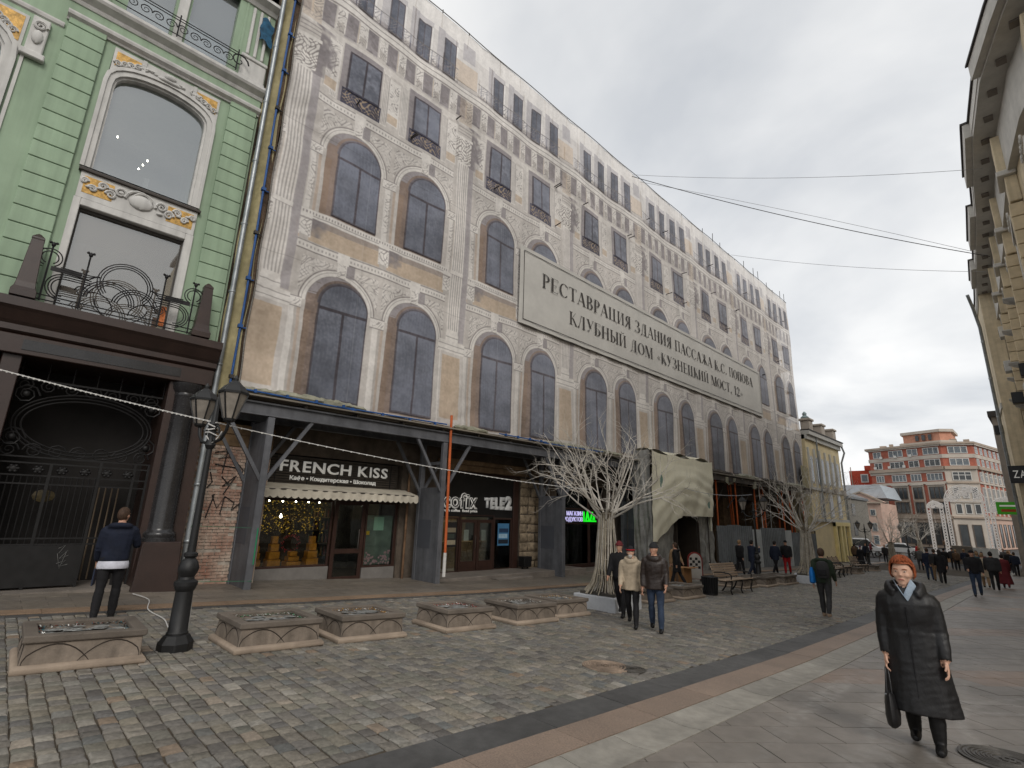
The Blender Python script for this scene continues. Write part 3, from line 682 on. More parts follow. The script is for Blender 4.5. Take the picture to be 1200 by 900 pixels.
# rope hem and eyelets along the edges
m_rope = M('grey_rope', rgb(120, 116, 110), .9, .2, 20)
b = B(); b.tube([(NX + .03, Y0 + (Y1 - Y0) * i / 60, Z1 + .02 + .03 * math.sin(i)) for i in range(61)], .02, 5); b.build('top_rope', m_rope, netT, 60)
b = B(); b.tube([(NX + .05 + fold(Y0, Z0 + (Z1 - Z0) * i / 40), Y0 - .01, Z0 + (Z1 - Z0) * i / 40) for i in range(41)], .02, 5); b.build('side_rope', m_rope, netT, 60)
# ------------------------------------------------------------ banner on the net
BX = NX + .13
m_banner = M('banner_fabric', rgb(190, 187, 181), .85, .05, .6, bump=.12, bscale=3, var2=.05, scale2=4)
m_ink = M('banner_ink', rgb(70, 66, 63), .9, .08, 5)
bt = world_thing('banner', 'wide cream banner with two lines of dark Russian lettering on the printed net', 'banner', (BX, 26.5, 9.35))
def bfold(y, z): return .018 * math.sin(y * 1.9) * math.sin((z - 9.3) * .9) + .010 * math.sin(y * 4.3 + z)
b = B(); b.sheet(lambda u, v: (BX + bfold(13.6 + 25.9 * u, 9.35 + 3.5 * v), 13.6 + 25.9 * u, 9.35 + 3.5 * v), 180, 20); b.build('banner_sheet', m_banner, bt, 180)
b = B(); X = BX + .034
for a in ((13.82, 39.28, 12.63, 12.66), (13.82, 39.28, 9.53, 9.56), (13.82, 13.85, 9.56, 12.63), (39.25, 39.28, 9.56, 12.63)): b = B(); b.box(X - .002, X + .002, *a); b.build('border_line', m_ink, bt)
def didone(ch):
    T, h = .15, .035; P = []
    def rc(x0, x1, y0, y1): P.append([(x0, y0), (x1, y0), (x1, y1), (x0, y1)])
    def V(x, y0=0., y1=1., s0=True, s1=True, w=T):
        rc(x, x + w, y0, y1)
        if s0: rc(x - .07, x + w + .07, y0, y0 + h)
        if s1: rc(x - .07, x + w + .07, y1 - h, y1)
    def Dg(x0, y0, x1, y1, w): P.append([(x0, y0), (x0 + w, y0), (x1 + w, y1), (x1, y1)])
    def bowl(cx, cy, rx, ry, a0, a1, t=T, n=14):
        for i in range(n):
            q = []
            for a in (a0 + (a1 - a0) * i / n, a0 + (a1 - a0) * (i + 1) / n):
                c, s = math.cos(R(a)), math.sin(R(a)); q.append(((cx + rx * c, cy + ry * s), (cx + (rx - t) * c, cy + (ry - h) * s)))
            P.append([q[0][0], q[1][0], q[1][1], q[0][1]])
    def ends(x, ys):
        for y, up in ys: P.append([(x - .05, y), (x, y), (x, y + .2 * up)])
    w = .7
    if ch == 'Р': V(.08); bowl(.22, .74, .38, .26, -90, 90); w = .62
    elif ch == 'Е': V(.08); rc(.2, .62, 0, h); rc(.2, .6, 1 - h, 1); rc(.2, .46, .49, .49 + h); ends(.62, [(h, 1), (1 - h, -1)]); ends(.46, [(.41, 1)]); w = .66
    elif ch == 'С': bowl(.42, .5, .4, .5, 45, 318); P.append([(.72, .7), (.74, .7), (.74, .98), (.7, .86)]); w = .78
    elif ch == 'Т': V(.27, s1=False); rc(.02, .68, 1 - h, 1); ends(.68, [(1 - h, -1)]); P.append([(.02, 1 - h), (.07, 1 - h), (.02, .78)]); w = .7
    elif ch == 'А': Dg(.04, 0, .36, 1, .04); Dg(.56, 0, .30, 1, .17); rc(.14, .56, .3, .3 + h); rc(-.04, .16, 0, h); rc(.5, .8, 0, h); w = .76
    elif ch == 'В': V(.08); bowl(.22, .755, .36, .245, -90, 90); bowl(.22, .265, .42, .265, -90, 90); w = .68
    elif ch == 'Ц': V(.08, s0=False); V(.52, s0=False); rc(.02, .82, 0, h); P.append([(.74, h), (.82, h), (.82, -.18)]); w = .84
    elif ch in 'ИЙ':
        V(.08); V(.56); Dg(.2, .06, .56, .94, .035); w = .8
        if ch == 'Й': bowl(.4, 1.22, .16, .12, 180, 360, .04)
    elif ch == 'Я': V(.46); bowl(.48, .73, .38, .27, 90, 270); Dg(.02, 0, .3, .47, .13); w = .68
    elif ch == 'З': bowl(.26, .755, .3, .245, -90, 140); bowl(.26, .265, .36, .265, -150, 90); w = .64
    elif ch == 'Д': Dg(.14, .02, .3, 1, .04); V(.5, 0, 1, False); rc(.28, .6, 1 - h, 1); rc(.02, .76, 0, h); P.append([(.02, -.18), (.1, h), (.02, h)]); P.append([(.68, h), (.76, h), (.76, -.18)]); w = .78
    elif ch == 'Н': V(.08); V(.56); rc(.2, .56, .49, .49 + h); w = .8
    elif ch == 'П': V(.08); V(.54); rc(.1, .66, 1 - h, 1); w = .78
    elif ch == 'Ж': V(.42); Dg(.02, 0, .36, .52, .12); Dg(.1, 1, .4, .5, .04); Dg(.84, 0, .5, .52, .12); Dg(.8, 1, .54, .5, .04); w = .98
    elif ch == 'К': V(.08); Dg(.56, 0, .24, .54, .15); Dg(.54, 1, .2, .46, .035); rc(.5, .74, 0, h); w = .72
    elif ch == 'О': bowl(.42, .5, .4, .5, 0, 360, T, 26); w = .84
    elif ch == 'Л': Dg(.06, .03, .3, 1, .04); V(.46, s1=False); rc(.24, .64, 1 - h, 1); bowl(.06, .08, .07, .08, 0, 360, .06, 8); w = .72
    elif ch == 'У': Dg(.32, .34, .06, 1, .16); Dg(.2, 0, .62, 1, .035); rc(0, .26, 1 - h, 1); rc(.54, .72, 1 - h, 1); bowl(.18, .07, .08, .07, 0, 360, .06, 8); w = .7
    elif ch == 'Б': V(.08); rc(.2, .58, 1 - h, 1); ends(.58, [(1 - h, -1)]); bowl(.22, .28, .4, .28, -90, 90); w = .66
    elif ch == 'Ы': V(.08); bowl(.22, .28, .36, .28, -90, 90); V(.68); w = .9
    elif ch == 'М': V(.06, w=.035); V(.74); Dg(.42, 0, .08, 1, .16); Dg(.46, 0, .74, 1, .035); w = .96
    elif ch in '«»':
        s = 1 if ch == '«' else -1
        for k in (0, .18):
            c = .18 + k; P.append([(c - .08 * s, .35), (c + .08 * s, .56), (c + .08 * s, .48), (c - .02 * s, .35)]); P.append([(c - .08 * s, .35), (c + .08 * s, .14), (c + .08 * s, .22), (c - .02 * s, .35)])
        w = .54
    elif ch == '.': rc(.06, .2, 0, .13); w = .26
    elif ch == ',': rc(.06, .2, 0, .13); P.append([(.12, 0), (.2, 0), (.06, -.2)]); w = .28
    elif ch == '1': V(.16, s1=False); Dg(.02, .78, .16, 1, .06); w = .46
    elif ch == '2': bowl(.3, .72, .28, .28, -20, 170); Dg(.02, .04, .44, .6, .08); rc(.02, .6, 0, .12); w = .66
    else: w = .36
    return P, w
def banner_line(txt, y0, y1, zb, hgt):
    adv = [didone(c)[1] + .07 for c in txt]; s = (y1 - y0) / sum(adv); y = y0
    for c, a in zip(txt, adv):
        b = B()
        for i, poly in enumerate(didone(c)[0]):
            pts = [(y + p[0] * s, zb + p[1] * hgt) for p in poly]
            k = len(pts); area = sum(pts[j][0] * pts[(j+1) % k][1] - pts[(j+1) % k][0] * pts[j][1] for j in range(k))
            if area < 0: pts = pts[::-1]
            b.add([(BX + .034 + .0002 * i, p[0], p[1]) for p in pts], [tuple(range(k))])
        if b.v: b.build('letter', m_ink, bt)
        y += a * s
banner_line('РЕСТАВРАЦИЯ ЗДАНИЯ ПАССАЖА К.С. ПОПОВА', 14.97, 37.95, 11.34, .66)
banner_line('КЛУБНЫЙ ДОМ «КУЗНЕЦКИЙ МОСТ, 12»', 16.8, 36.0, 10.18, .63)

# ------------------------------------------------------------ the building behind the net
m_oldwall = M('old_brown_wall', rgb(186, 168, 150), .9, .25, .8, bump=.3, bscale=12, var2=.3, scale2=5)
m_plas = M('dark_plaster', rgb(92, 82, 72), .9, .25, .7, bump=.3, bscale=16, var2=.3, scale2=4)
m_ochre = M('ochre_plaster', rgb(120, 98, 74), .9, .3, .9, bump=.3, bscale=14, var2=.3, scale2=5)
m_inner = M('dark_interior', (.018, .016, .015), .9, .2, 1)
m_roofm = M('roof_metal', rgb(110, 112, 114), .6, .15, 1)
rbld = world_thing('passage_building', 'old building under restoration wrapped in the printed net above the shops', 'building', (-20, 26, -.7))
b = B(); b.box(-30, -15.4, 3.35, 49.2, 4.3, 20.0); b.build('upper_wall', m_oldwall, rbld)
b = B(); b.box(-30.2, -15.2, 3.3, 49.3, 20.0, 20.25); b.prism([(-30, 20.25), (-15.4, 20.25), (-20, 21.6), (-25, 21.6)], 3.5, 49.1, 'y'); b.build('roof', m_roofm, rbld)
m_dkglass = glass_mat('old_window_glass', (.25, .27, .3), .1)
for k in range(14):
    for zb in (5.2, 10.4):
        y = 6.3 + k * 3.15; b = B(); b.box(-15.41, -15.36, y - .8, y + .8, zb, zb + 2.9); b.build('window', m_inner, rbld)
# ground floor: piers, lintel, back wall
def seg(name, y0, y1, z1, x, mat, z0=None, bevel=0):
    b = B(); b.box(-19.5, x, y0, y1, (gz(y0) - .3) if z0 is None else z0, z1); return b.build(name, mat, rbld, bevel=bevel)
seg('lintel', 3.35, 49.2, 4.3, -15.55, m_plas, 3.3)
seg('pier', 9.78, 11.45, 3.3, -15.5, m_plas); seg('pier', 17.0, 17.9, 3.3, -15.5, m_plas)
seg('pier', 21.6, 23.0, 3.3, -15.5, m_plas); seg('pier', 29.0, 30.4, 3.3, -15.5, m_ochre); seg('pier', 35.2, 36.6, 3.3, -15.5, m_ochre); seg('pier', 41.5, 42.8, 3.3, -15.5, m_ochre); seg('pier', 48.2, 49.2, 3.3, -15.5, m_ochre)
b = B(); b.box(-19.6, -19.4, 3.35, 49.2, -1.5, 4.3); b.build('back_wall', m_inner, rbld)
for y0, y1 in ((4.9, 5.2), (11.4, 11.52), (15.5, 15.62)): b = B(); b.box(-19.4, -15.7, y0, y1, -1.2, 3.3); b.build('partition_wall', m_inner, rbld)
b = B(); b.box(-19.4, -15.62, 5.15, 21.6, -.6, -.35); b.build('shop_floor', m_plas, rbld)
# brick pier with flaking plaster
m_brick = M('flaking_bricks', rgb(186, 168, 152), .95, .1, 1.6, bump=.5, bscale=30, var2=.35, scale2=9, col2=rgb(150, 112, 96))
m_brick_m = M('brick_mortar', rgb(170, 160, 148), .95, .15, 3, bump=.4, bscale=30, var2=.3, scale2=9)
b = B(); b.box(-19.4, -15.03, 3.35, 5.18, -.5, 3.9); b.build('brick_pier', m_brick_m, rbld)
b = B(); rb = random.Random(2)
for i in range(52):
    z = -.25 + i * .079; y = 3.36 + (.13 if i % 2 else 0)
    if i % 2: pass
    while y < 5.1:
        l = min(.25, 5.17 - y); d = rb.uniform(.0, .022)
        if rb.random() < .93: b.box(-15.04, -15.012 + d, y, y + l - .012, z, z + .066)
        y += .262
o = b.build('bricks', m_brick, rbld); o['kind'] = 'stuff'
b = B(); b.box(-15.04, -14.985, 3.35, 5.18, 3.3, 3.72); b.box(-15.04, -14.95, 3.34, 5.19, 3.62, 3.9); b.build('plaster_cornice', m_ochre, rbld, bevel=.02)
m_graf = M('graffiti_paint', rgb(46, 42, 42), .8, .1, 5)
b = B(); X = -14.975
strokes = [[(3.75,3.1),(4.1,3.2),(3.85,2.95),(4.2,3.05)],[(3.8,2.8),(4.3,2.75)],[(4.05,3.25),(4.0,2.6)],[(3.72,2.6),(3.8,2.35),(3.7,2.2)],[(4.0,2.5),(4.2,2.3),(4.05,2.25),(4.35,2.55),(4.1,2.05)],
           [(3.9,2.05),(3.78,1.45)],[(3.85,2.02),(4.0,1.7),(4.15,2.0),(4.1,1.55)],[(4.15,2.0),(4.4,1.85),(4.35,1.65),(4.6,1.9)],[(4.3,2.9),(4.5,2.7),(4.45,2.5)],[(4.5,1.6),(4.8,1.72),(4.75,1.95)]]
for s in strokes: b.tube([(X, p[0], p[1]) for p in s], .014, 4)
b.build('graffiti', m_graf, rbld)

# ------------------------------------------------------------ protective canopy of grey steel with clad posts
m_grey = M('grey_steel_paint', rgb(96, 97, 101), .55, .14, .9, bump=.08, bscale=20, var2=.16, scale2=5, streak=.22)
m_grey2 = M('grey_patch_paint', rgb(78, 80, 86), .6, .1, .9)
m_deckw = M('weathered_boards', rgb(136, 128, 116), .9, .2, 3, bump=.3, bscale=25, stretch=(1, .1, 1), var2=.2)
m_soffit = M('dark_boards', rgb(78, 72, 66), .9, .2, 3, bump=.3, bscale=25)
can = world_thing('street_canopy', 'grey steel canopy on clad posts sheltering the pavement below the net', 'canopy', (-14.4, 13.3, -.4))
for yf in (4.62, 10.25, 16.35, 22.4):
    zg = gz(yf) - .05
    b = B(); b.box(-14.95, -13.86, yf - .055, yf + .055, zg, 2.55 if yf > 5 else 3.95); pn = b.build('cladding_panel', m_grey, can, bevel=.006)
    b = B(); b.box(-14.93, -14.2, yf - .061, yf - .057, zg + .6 + .5, zg + 2.0); b.build('paint_patch', m_grey2, pn)
    for x in (-15.0, -13.8):
        b = B(); b.box(x - .07, x + .07, yf - .085, yf + .085, zg, 4.02); b.box(x - .13, x + .13, yf - .13, yf + .13, zg, zg + .06); b.build('post', m_grey, can, bevel=.008)
    b = B(); b.box(-14.93, -13.87, yf - .04, yf + .04, 3.3, 3.4); b.build('tie_bar', m_grey, can)
    for x in (-15.0, -13.8):
        for s in (-1, 1):
            b = B(); b.bar((x, yf + s * .06, 2.42), (x, yf + s * 1.08, 4.03), .085, .085); b.build('brace', m_grey, can)
for x in (-13.8, -15.0):
    b = B(); b.box(x - .07, x + .07, 3.75, 23.0, 4.04, 4.08); b.box(x - .015, x + .015, 3.75, 23.0, 4.08, 4.34); b.box(x - .09, x + .09, 3.75, 23.0, 4.34, 4.38); b.build('beam', m_grey, can)
for k in range(13):
    y = 3.9 + k * 1.55; b = B(); b.box(-15.3, -13.7, y - .04, y + .04, 4.385, 4.47); b.build('joist', m_soffit, can)
for k in range(8):
    x = -15.35 + k * .225; b = B(); b.box(x, x + .215, 3.7, 23.2, 4.475 + .004 * (k % 3), 4.515 + .004 * (k % 3)); b.build('plank', m_deckw if k > 5 else m_soffit, can)
# clutter lying along the deck edge
m_tarpg = M('grey_green_sheeting', rgb(150, 148, 130), .7, .2, 2, bump=.3, bscale=14, var2=.25, scale2=7)
def crumple(name, label, y0, y1, z, rad, seed, mat, x=-13.84, group=None, cat='tarpaulin'):
    r = random.Random(seed); b = B(); rings = []; n = int((y1 - y0) / .09)
    for i in range(n + 1):
        y = y0 + (y1 - y0) * i / n; k = math.sin(math.pi * i / n) ** .3
        rings.append([(x + math.cos(a) * rad * (.8 + .55 * r.random()) * k, y + r.uniform(-.03, .03), z + math.sin(a) * rad * (.55 + .65 * r.random()) * k) for a in np.linspace(0, 2 * math.pi, 11)[:-1]])
    b.loft(rings); o = b.build(name, mat, None, 35); return tag(o, label, cat, group)
crumple('rolled_sheeting', 'crumpled grey green sheeting along the left end of the canopy edge', 3.8, 7.3, 4.66, .13, 1, m_tarpg)
crumple('rolled_sheeting', 'crumpled grey sheeting on the canopy edge right of the orange pipe', 10.6, 12.2, 4.63, .1, 2, m_tarpg)
crumple('rolled_sheeting', 'crumpled sheeting on the canopy edge behind the big white light tree', 15.2, 20.8, 4.65, .12, 3, m_tarpg)
m_blue = M('blue_painted_tube', rgb(44, 84, 142), .5, .15, 3, var2=.2)
m_otube = M('orange_painted_tube', rgb(196, 98, 52), .6, .12, 2, var2=.2, scale2=8)
m_white = M('white_paint', rgb(205, 203, 198), .6, .06, 2, var2=.1)
m_dktube = M('dark_tube', rgb(60, 56, 54), .6, .2, 3)
for i, (a, c) in enumerate((((3.7, 4.62), (6.9, 4.56)), ((6.3, 4.58), (10.2, 4.62)), ((12.6, 4.62), (15.2, 4.6)), ((15.0, 4.56), (19.0, 4.62)))):
    b = B(); b.tube([(-13.68, a[0], a[1]), (-13.68, c[0], c[1])], .024, 6)
    for k in range(4): y = a[0] + (c[0] - a[0]) * (k + .5) / 4; b.box(-13.72, -13.64, y - .03, y + .03, a[1] - .05, a[1] + .04)
    tag(b.build('scaffold_tube', m_blue, None, 40), ['blue scaffold tube lying on the canopy above the brick pier and post', 'blue scaffold tube lying on the canopy above the sign lettering FRENCH KISS', 'blue scaffold tube on the canopy above the shop with the lettering TELE2', 'blue scaffold tube on the canopy behind the crown of the nearest light tree'][i], 'scaffold tube', 'blue tubes on the canopy')
t = world_thing('orange_pipe', 'orange vertical pipe with a white lower sleeve at the second clad post', 'pipe', (-13.68, 10.42, -.4))
b = B(); b.tube([(-13.66, 10.42, .5), (-13.66, 10.36, 4.95)], .045, 10); b.build('pipe', m_otube, t, 60)
b = B(); b.tube([(-13.66, 10.42, -.2), (-13.66, 10.42, .52)], .055, 10); b.build('sleeve', m_white, t, 60)

# ------------------------------------------------------------ scaffolding between net and wall
m_scaf = M('steel_scaffold', rgb(84, 78, 74), .5, .2, 3, metal=.4)
scf = world_thing('scaffolding', 'steel tube scaffolding with plank decks behind the printed net', 'scaffolding', (-14.7, 26, 4.5))
for i in range(23):
    y = 3.9 + i * 2.02
    for x in (-14.3, -15.2):
        b = B(); b.tube([(x, y, 4.5), (x, y, 21.0)], .03, 6); b.build('standard', m_scaf, scf, 60)
for k in range(8):
    z = 4.6 + k * 2.05
    for x in (-14.3, -15.2):
        b = B(); b.tube([(x, 3.8, z), (x, 48.3, z)], .026, 6); b.build('ledger', m_scaf, scf, 60)
    b = B(); b.box(-15.15, -14.36, 3.8, 48.2, z + .03, z + .07); b.build('plank_deck', m_deckw, scf)
for i in range(11):
    for k in range(4):
        y = 3.9 + i * 4.04; z = 4.6 + k * 4.1; b = B(); b.tube([(-14.28, y, z), (-14.28, y + 2.02, z + 2.05)], .022, 5); b.build('brace', m_scaf, scf, 60)
rq = random.Random(12)
for i in range(34):
    y = rq.choice([3.9 + j * 2.02 for j in range(1, 22)]) + rq.uniform(-.1, .1); z = 4.6 + rq.randint(4, 7) * 2.05 + rq.uniform(-.06, .06)
    if 13 < y < 40 and z < 13.2: continue
    b = B(); b.tube([(-14.5, y, z), (NX + rq.uniform(.18, .4), y + rq.uniform(-.06, .12), z + rq.uniform(-.02, .06))], .026, 6); b.build('tube_end', m_dktube, scf, 60)
for i in range(30):
    y = 4.6 + i * 1.5 + rq.uniform(-.3, .3); h = rq.uniform(.05, .25) if i < 18 else rq.uniform(.2, .95)
    b = B(); b.tube([(-14.1, y, Z1 - .6), (-14.08 + rq.uniform(-.05, .05), y + rq.uniform(-.1, .1), Z1 + h)], .022, 5); b.build('tube_end', m_dktube, scf, 60)
# left end of the scaffold: khaki sheet, blue corner tubes
m_khaki = M('khaki_tarpaulin', rgb(164, 153, 116), .75, .16, 1.2, bump=.35, bscale=9, var2=.2, scale2=6)
b = B(); b.sheet(lambda u, v: (-14.03 - .40 * u + .03 * math.sin(u * 9 + v * 14), 3.68 - .40 * u + .02 * math.sin(v * 47 + u * 5), 4.5 + 16.6 * v), 14, 90)
tag(b.build('end_tarpaulin', m_khaki, None, 180), 'tall khaki tarpaulin closing the left end of the scaffold beside the drainpipe', 'tarpaulin')
t = world_thing('corner_tube', 'tall blue scaffold tube with couplers at the left edge of the printed net', 'scaffold tube', (-13.98, 3.58, 4.5))
b = B(); b.tube([(-13.99, 3.57 + .02 * math.sin(k), 4.4 + 2.1 * k) for k in range(9)], .03, 8); b.build('tube', m_blue, t, 60)
for k in range(12): b = B(); z = 4.9 + k * 1.36; b.box(-14.04, -13.93, 3.52, 3.63, z, z + .09); b.bar((-13.97, 3.57, z), (-14.0, 3.72, z + .03), .03); b.build('coupler', m_blue if k % 3 else m_dktube, t)
b = B(); b.sheet(lambda u, v: (-14.05 - .02 * math.sin(v * 30), 3.6 + .15 * u, 4.6 + 16.4 * v), 2, 60); tag(b.build('debris_netting', M('brown_netting', rgb(92, 76, 62), .9, .3, 2, var2=.4, scale2=20), None), 'narrow strip of brown debris netting along the left scaffold corner', 'netting')
# ------------------------------------------------------------ shop fronts at street level
m_brownf = M('dark_brown_frame', rgb(58, 40, 34), .45, .12, 2, var2=.15)
m_black = M('black_panel', rgb(30, 29, 29), .35, .15, 2)
m_riser = M('grey_stone_riser', rgb(120, 116, 112), .7, .15, 1.5, bump=.2, bscale=40, var2=.15)
m_pane = glass_mat('shop_glass', (.86, .9, .88), .0)
m_lamp = M('warm_bulb', (1.0, .72, .38), .5, 0, emit=9.0)
m_lampw = M('white_bulb', (1.0, .9, .74), .5, 0, emit=24.0)
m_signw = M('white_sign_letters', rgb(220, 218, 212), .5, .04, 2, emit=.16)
m_cream = M('cream_awning_cloth', rgb(196, 188, 172), .85, .1, 1.5, bump=.15, bscale=30, var2=.14, scale2=5)
m_room = M('shop_interior', rgb(74, 66, 58), .9, .3, 2, var2=.3)
m_warmroom = M('warm_interior', rgb(120, 98, 70), .9, .3, 2, var2=.3)
def framed(parent, name, y0, y1, z0, z1, x, mat, pane=m_pane, w=.06, d=.09, rails=(), mull=()):
    """a glazed frame as one part with its pane as a sub-part"""
    b = B(); b.box(x - d, x, y0, y0 + w, z0, z1); b.box(x - d, x, y1 - w, y1, z0, z1); b.box(x - d, x, y0 + w, y1 - w, z0, z0 + w); b.box(x - d, x, y0 + w, y1 - w, z1 - w, z1)
    for r in rails: b.box(x - d, x - .002, y0 + w, y1 - w, r - w * .6, r + w * .6)
    for q in mull: b.box(x - d, x - .002, q - w / 2, q + w / 2, z0 + w, z1 - w)
    o = b.build(name, mat, parent, bevel=.006)
    b = B(); b.box(x - d * .55, x - d * .45, y0 + w, y1 - w, z0 + w, z1 - w); b.build('pane', pane, o)
    return o
SX = -15.58
fk = world_thing('cafe_front', 'brown framed cafe shop front with golden window display under the cream awning', 'shop front', (SX, 7.4, -.35))
b = B(); b.box(-15.75, SX + .02, 5.2, 7.48, -.45, .08); b.build('stall_riser', m_riser, fk, bevel=.01)
b = B(); b.box(-15.75, SX + .02, 8.6, 9.78, -.55, -.02); b.build('stall_riser', m_riser, fk, bevel=.01)
framed(fk, 'window', 5.22, 7.46, .08, 2.02, SX, m_brownf)
framed(fk, 'window', 8.6, 9.74, -.02, 2.02, SX, m_brownf)
dr = framed(fk, 'door', 7.5, 8.56, -.36, 2.02, SX + .03, m_brownf, w=.12, rails=(.5,))
b = B(); b.tube([(SX + .07, 8.36, .55), (SX + .09, 8.36, .6), (SX + .09, 8.36, 1.1), (SX + .07, 8.36, 1.15)], .014, 6); b.build('handle', m_scaf, dr, 60)
b = B(); b.box(-15.72, SX, 9.74, 9.8, -.5, 2.05); b.box(-15.72, SX, 5.15, 5.22, -.4, 2.05); b.build('side_post', m_brownf, fk)
b = B(); b.box(-18.9, -15.7, 5.2, 9.78, 2.06, 2.12); b.build('ceiling', m_room, fk)
b = B(); b.box(-18.9, -18.8, 5.2, 9.78, -.4, 2.06); b.build('back_wall', m_room, fk)
b = B(); b.box(-17.3, -17.2, 5.25, 7.46, .1, 1.55); b.build('display_back', M('display_brown', rgb(70, 52, 38), .8, .3, 3), fk)
b = B(); b.box(-17.2, -15.7, 5.25, 7.46, .0, .1); b.build('display_shelf', m_warmroom, fk)
# golden display: stepped pyramids, branches of gold leaves, red wreath
m_pyr = M('amber_boxes', rgb(196, 126, 40), .5, .2, 4, var2=.2)
gold = M('gold_leaf', rgb(224, 176, 52), .35, .2, 6, metal=.3, emit=.28)  # leaves are no lamps; their glow stands in for the bulbs' light
for nm, y, x, s, lv in (('tall amber stepped pyramid at the left end of the cafe window', 5.5, -16.3, .95, 5), ('slim amber tower second from left in the cafe window', 5.95, -16.0, .85, 4), ('low amber pyramid in the middle of the cafe window', 6.5, -15.95, .42, 3), ('amber stepped tower at the right of the cafe window', 7.08, -16.0, .85, 4)):
    t = world_thing('pyramid_display', nm, 'display', (x, y, .1), 'amber pyramids in the cafe window')
    for k in range(lv):
        w = (.3 if s > .5 else .34) * (1 - k / lv * .72); h = s / lv; b = B(); b.box(x - w * .6, x + w * .6, y - w * .6, y + w * .6, .1 + k * h, .1 + (k + 1) * h - .012); b.build('tier', m_pyr, t, bevel=.008)
b = B(); rl = random.Random(5)
for i in range(650):
    y = 5.3 + 2.1 * rl.random(); z = 1.0 + .98 * rl.random(); x = -15.8 - 1.2 * rl.random()
    if rl.random() > .35 + .65 * math.sin((y * 4.1 + z * 3) % 3.1): continue
    s = rl.uniform(.012, .032); a = rl.random() * 6; c = Vector((x, y, z)); u = Vector((math.cos(a), math.sin(a), rl.uniform(-1, 1))).normalized() * s; v = u.orthogonal().normalized() * s * .7
    b.add([c - u, c + v, c + u, c - v], [(0, 1, 2, 3)])
tag(b.build('gold_leaves', gold, None), 'cloud of small golden leaves hanging in the cafe window', 'decoration', kind='stuff')
t = world_thing('wreath', 'red berry wreath hanging between the amber towers in the cafe window', 'wreath', (-16.2, 6.5, .7))
b = B(); b.tube([(-16.2, 6.5 + .26 * math.cos(a), .72 + .24 * math.sin(a)) for a in np.linspace(0, 6.2832, 25)], .03, 6); b.build('ring', M('dark_twig', rgb(60, 48, 38), .9), t)
b = B()
for i in range(70): a = rl.random() * 6.28; b.lathe([(.001, -.018), (.016, -.008), (.016, .008), (.001, .018)], (-16.2 + rl.uniform(-.03, .05), 6.5 + (.26 + rl.uniform(-.05, .05)) * math.cos(a), .72 + (.24 + rl.uniform(-.05, .05)) * math.sin(a)), 6)
o = b.build('berries', M('red_berry', rgb(170, 36, 40), .4), t); o['kind'] = 'stuff'
for i, (y, x, z, rad) in enumerate([(5.75, -16.3, 1.95, .022), (6.15, -16.3, 1.95, .026), (6.55, -16.3, 1.95, .024), (6.95, -16.3, 1.95, .022), (7.3, -16.3, 1.95, .02), (6.0, -15.9, 1.5, .036), (7.95, -16.4, 1.96, .02), (8.85, -16.4, 1.93, .024)]):
    b = B(); b.lathe([(.002, -rad), (rad * .8, -rad * .6), (rad, 0), (rad * .7, rad * .7), (rad * .4, rad * 1.1), (rad * .4, rad * 2.2)], (x, y, z), 10)
    tag(b.build('lit_bulb', m_lampw, None, 60), ['lit ceiling spot first from left in the cafe window', 'lit ceiling spot second from left in the cafe window', 'lit ceiling spot third from left in the cafe window', 'lit ceiling spot fourth from left in the cafe window', 'lit ceiling spot fifth from left in the cafe window', 'large bright bulb hanging among the golden leaves in the cafe window', 'lit ceiling spot behind the glass of the cafe door', 'lit ceiling spot in the narrow right window of the cafe'][i], 'lamp', 'spots in the cafe window')
# shelves behind the door, posters in the right window
t = world_thing('bottle_shelf', 'wooden bottle shelf standing inside behind the cafe door', 'shelf', (-17.6, 8.1, -.35))
for k in range(4): b = B(); b.box(-17.8, -17.5, 7.6, 8.6, .2 + k * .42, .23 + k * .42); b.build('board', m_warmroom, t)
for k in range(4):
    for j in range(8): b = B(); b.lathe([(.03, 0), (.03, .17), (.012, .22), (.012, .28)], (-17.62, 7.66 + j * .12, .23 + k * .42), 7); b.build('bottle', M('bottle_%d' % (j % 3), [rgb(96, 110, 70), rgb(150, 110, 60), rgb(120, 50, 40)][j % 3], .3), t, 60)
pk = world_thing('window_mural', 'pink flower mural with a pale green poster in the right cafe window', 'mural', (-15.75, 9.17, 0))
b = B(); b.box(-15.75, -15.73, 8.68, 9.68, .05, 1.6); b.build('panel', M('mural_grey_green', rgb(120, 130, 120), .8, .25, 3, var2=.2), pk)
b = B(); rl2 = random.Random(8)
for i in range(150):
    y = rl2.uniform(8.7, 9.66); z = rl2.uniform(.06, .75)
    if z > .25 + .5 * abs(y - 9.15): continue
    b.lathe([(.002, 0), (.035, .004), (.03, .012), (.002, .016)], (0, 0, 0), 7)
    for q in range(len(b.v) - 28, len(b.v)): v = b.v[q]; b.v[q] = (-15.725 + v[2], y + v[0], z + v[1])
o = b.build('pink_flowers', M('mural_pink', rgb(206, 160, 168), .8, .15, 9), pk); o['kind'] = 'stuff'
b = B(); b.box(-15.725, -15.715, 8.98, 9.35, 1.12, 1.55); b.build('poster', M('mint_poster', rgb(166, 200, 178), .8, .05), pk)
b = B(); b.box(-15.725, -15.7, 8.72, 8.84, .98, 1.1); b.build('yellow_note', M('yellow_note', rgb(222, 176, 30), .7, .05), pk)
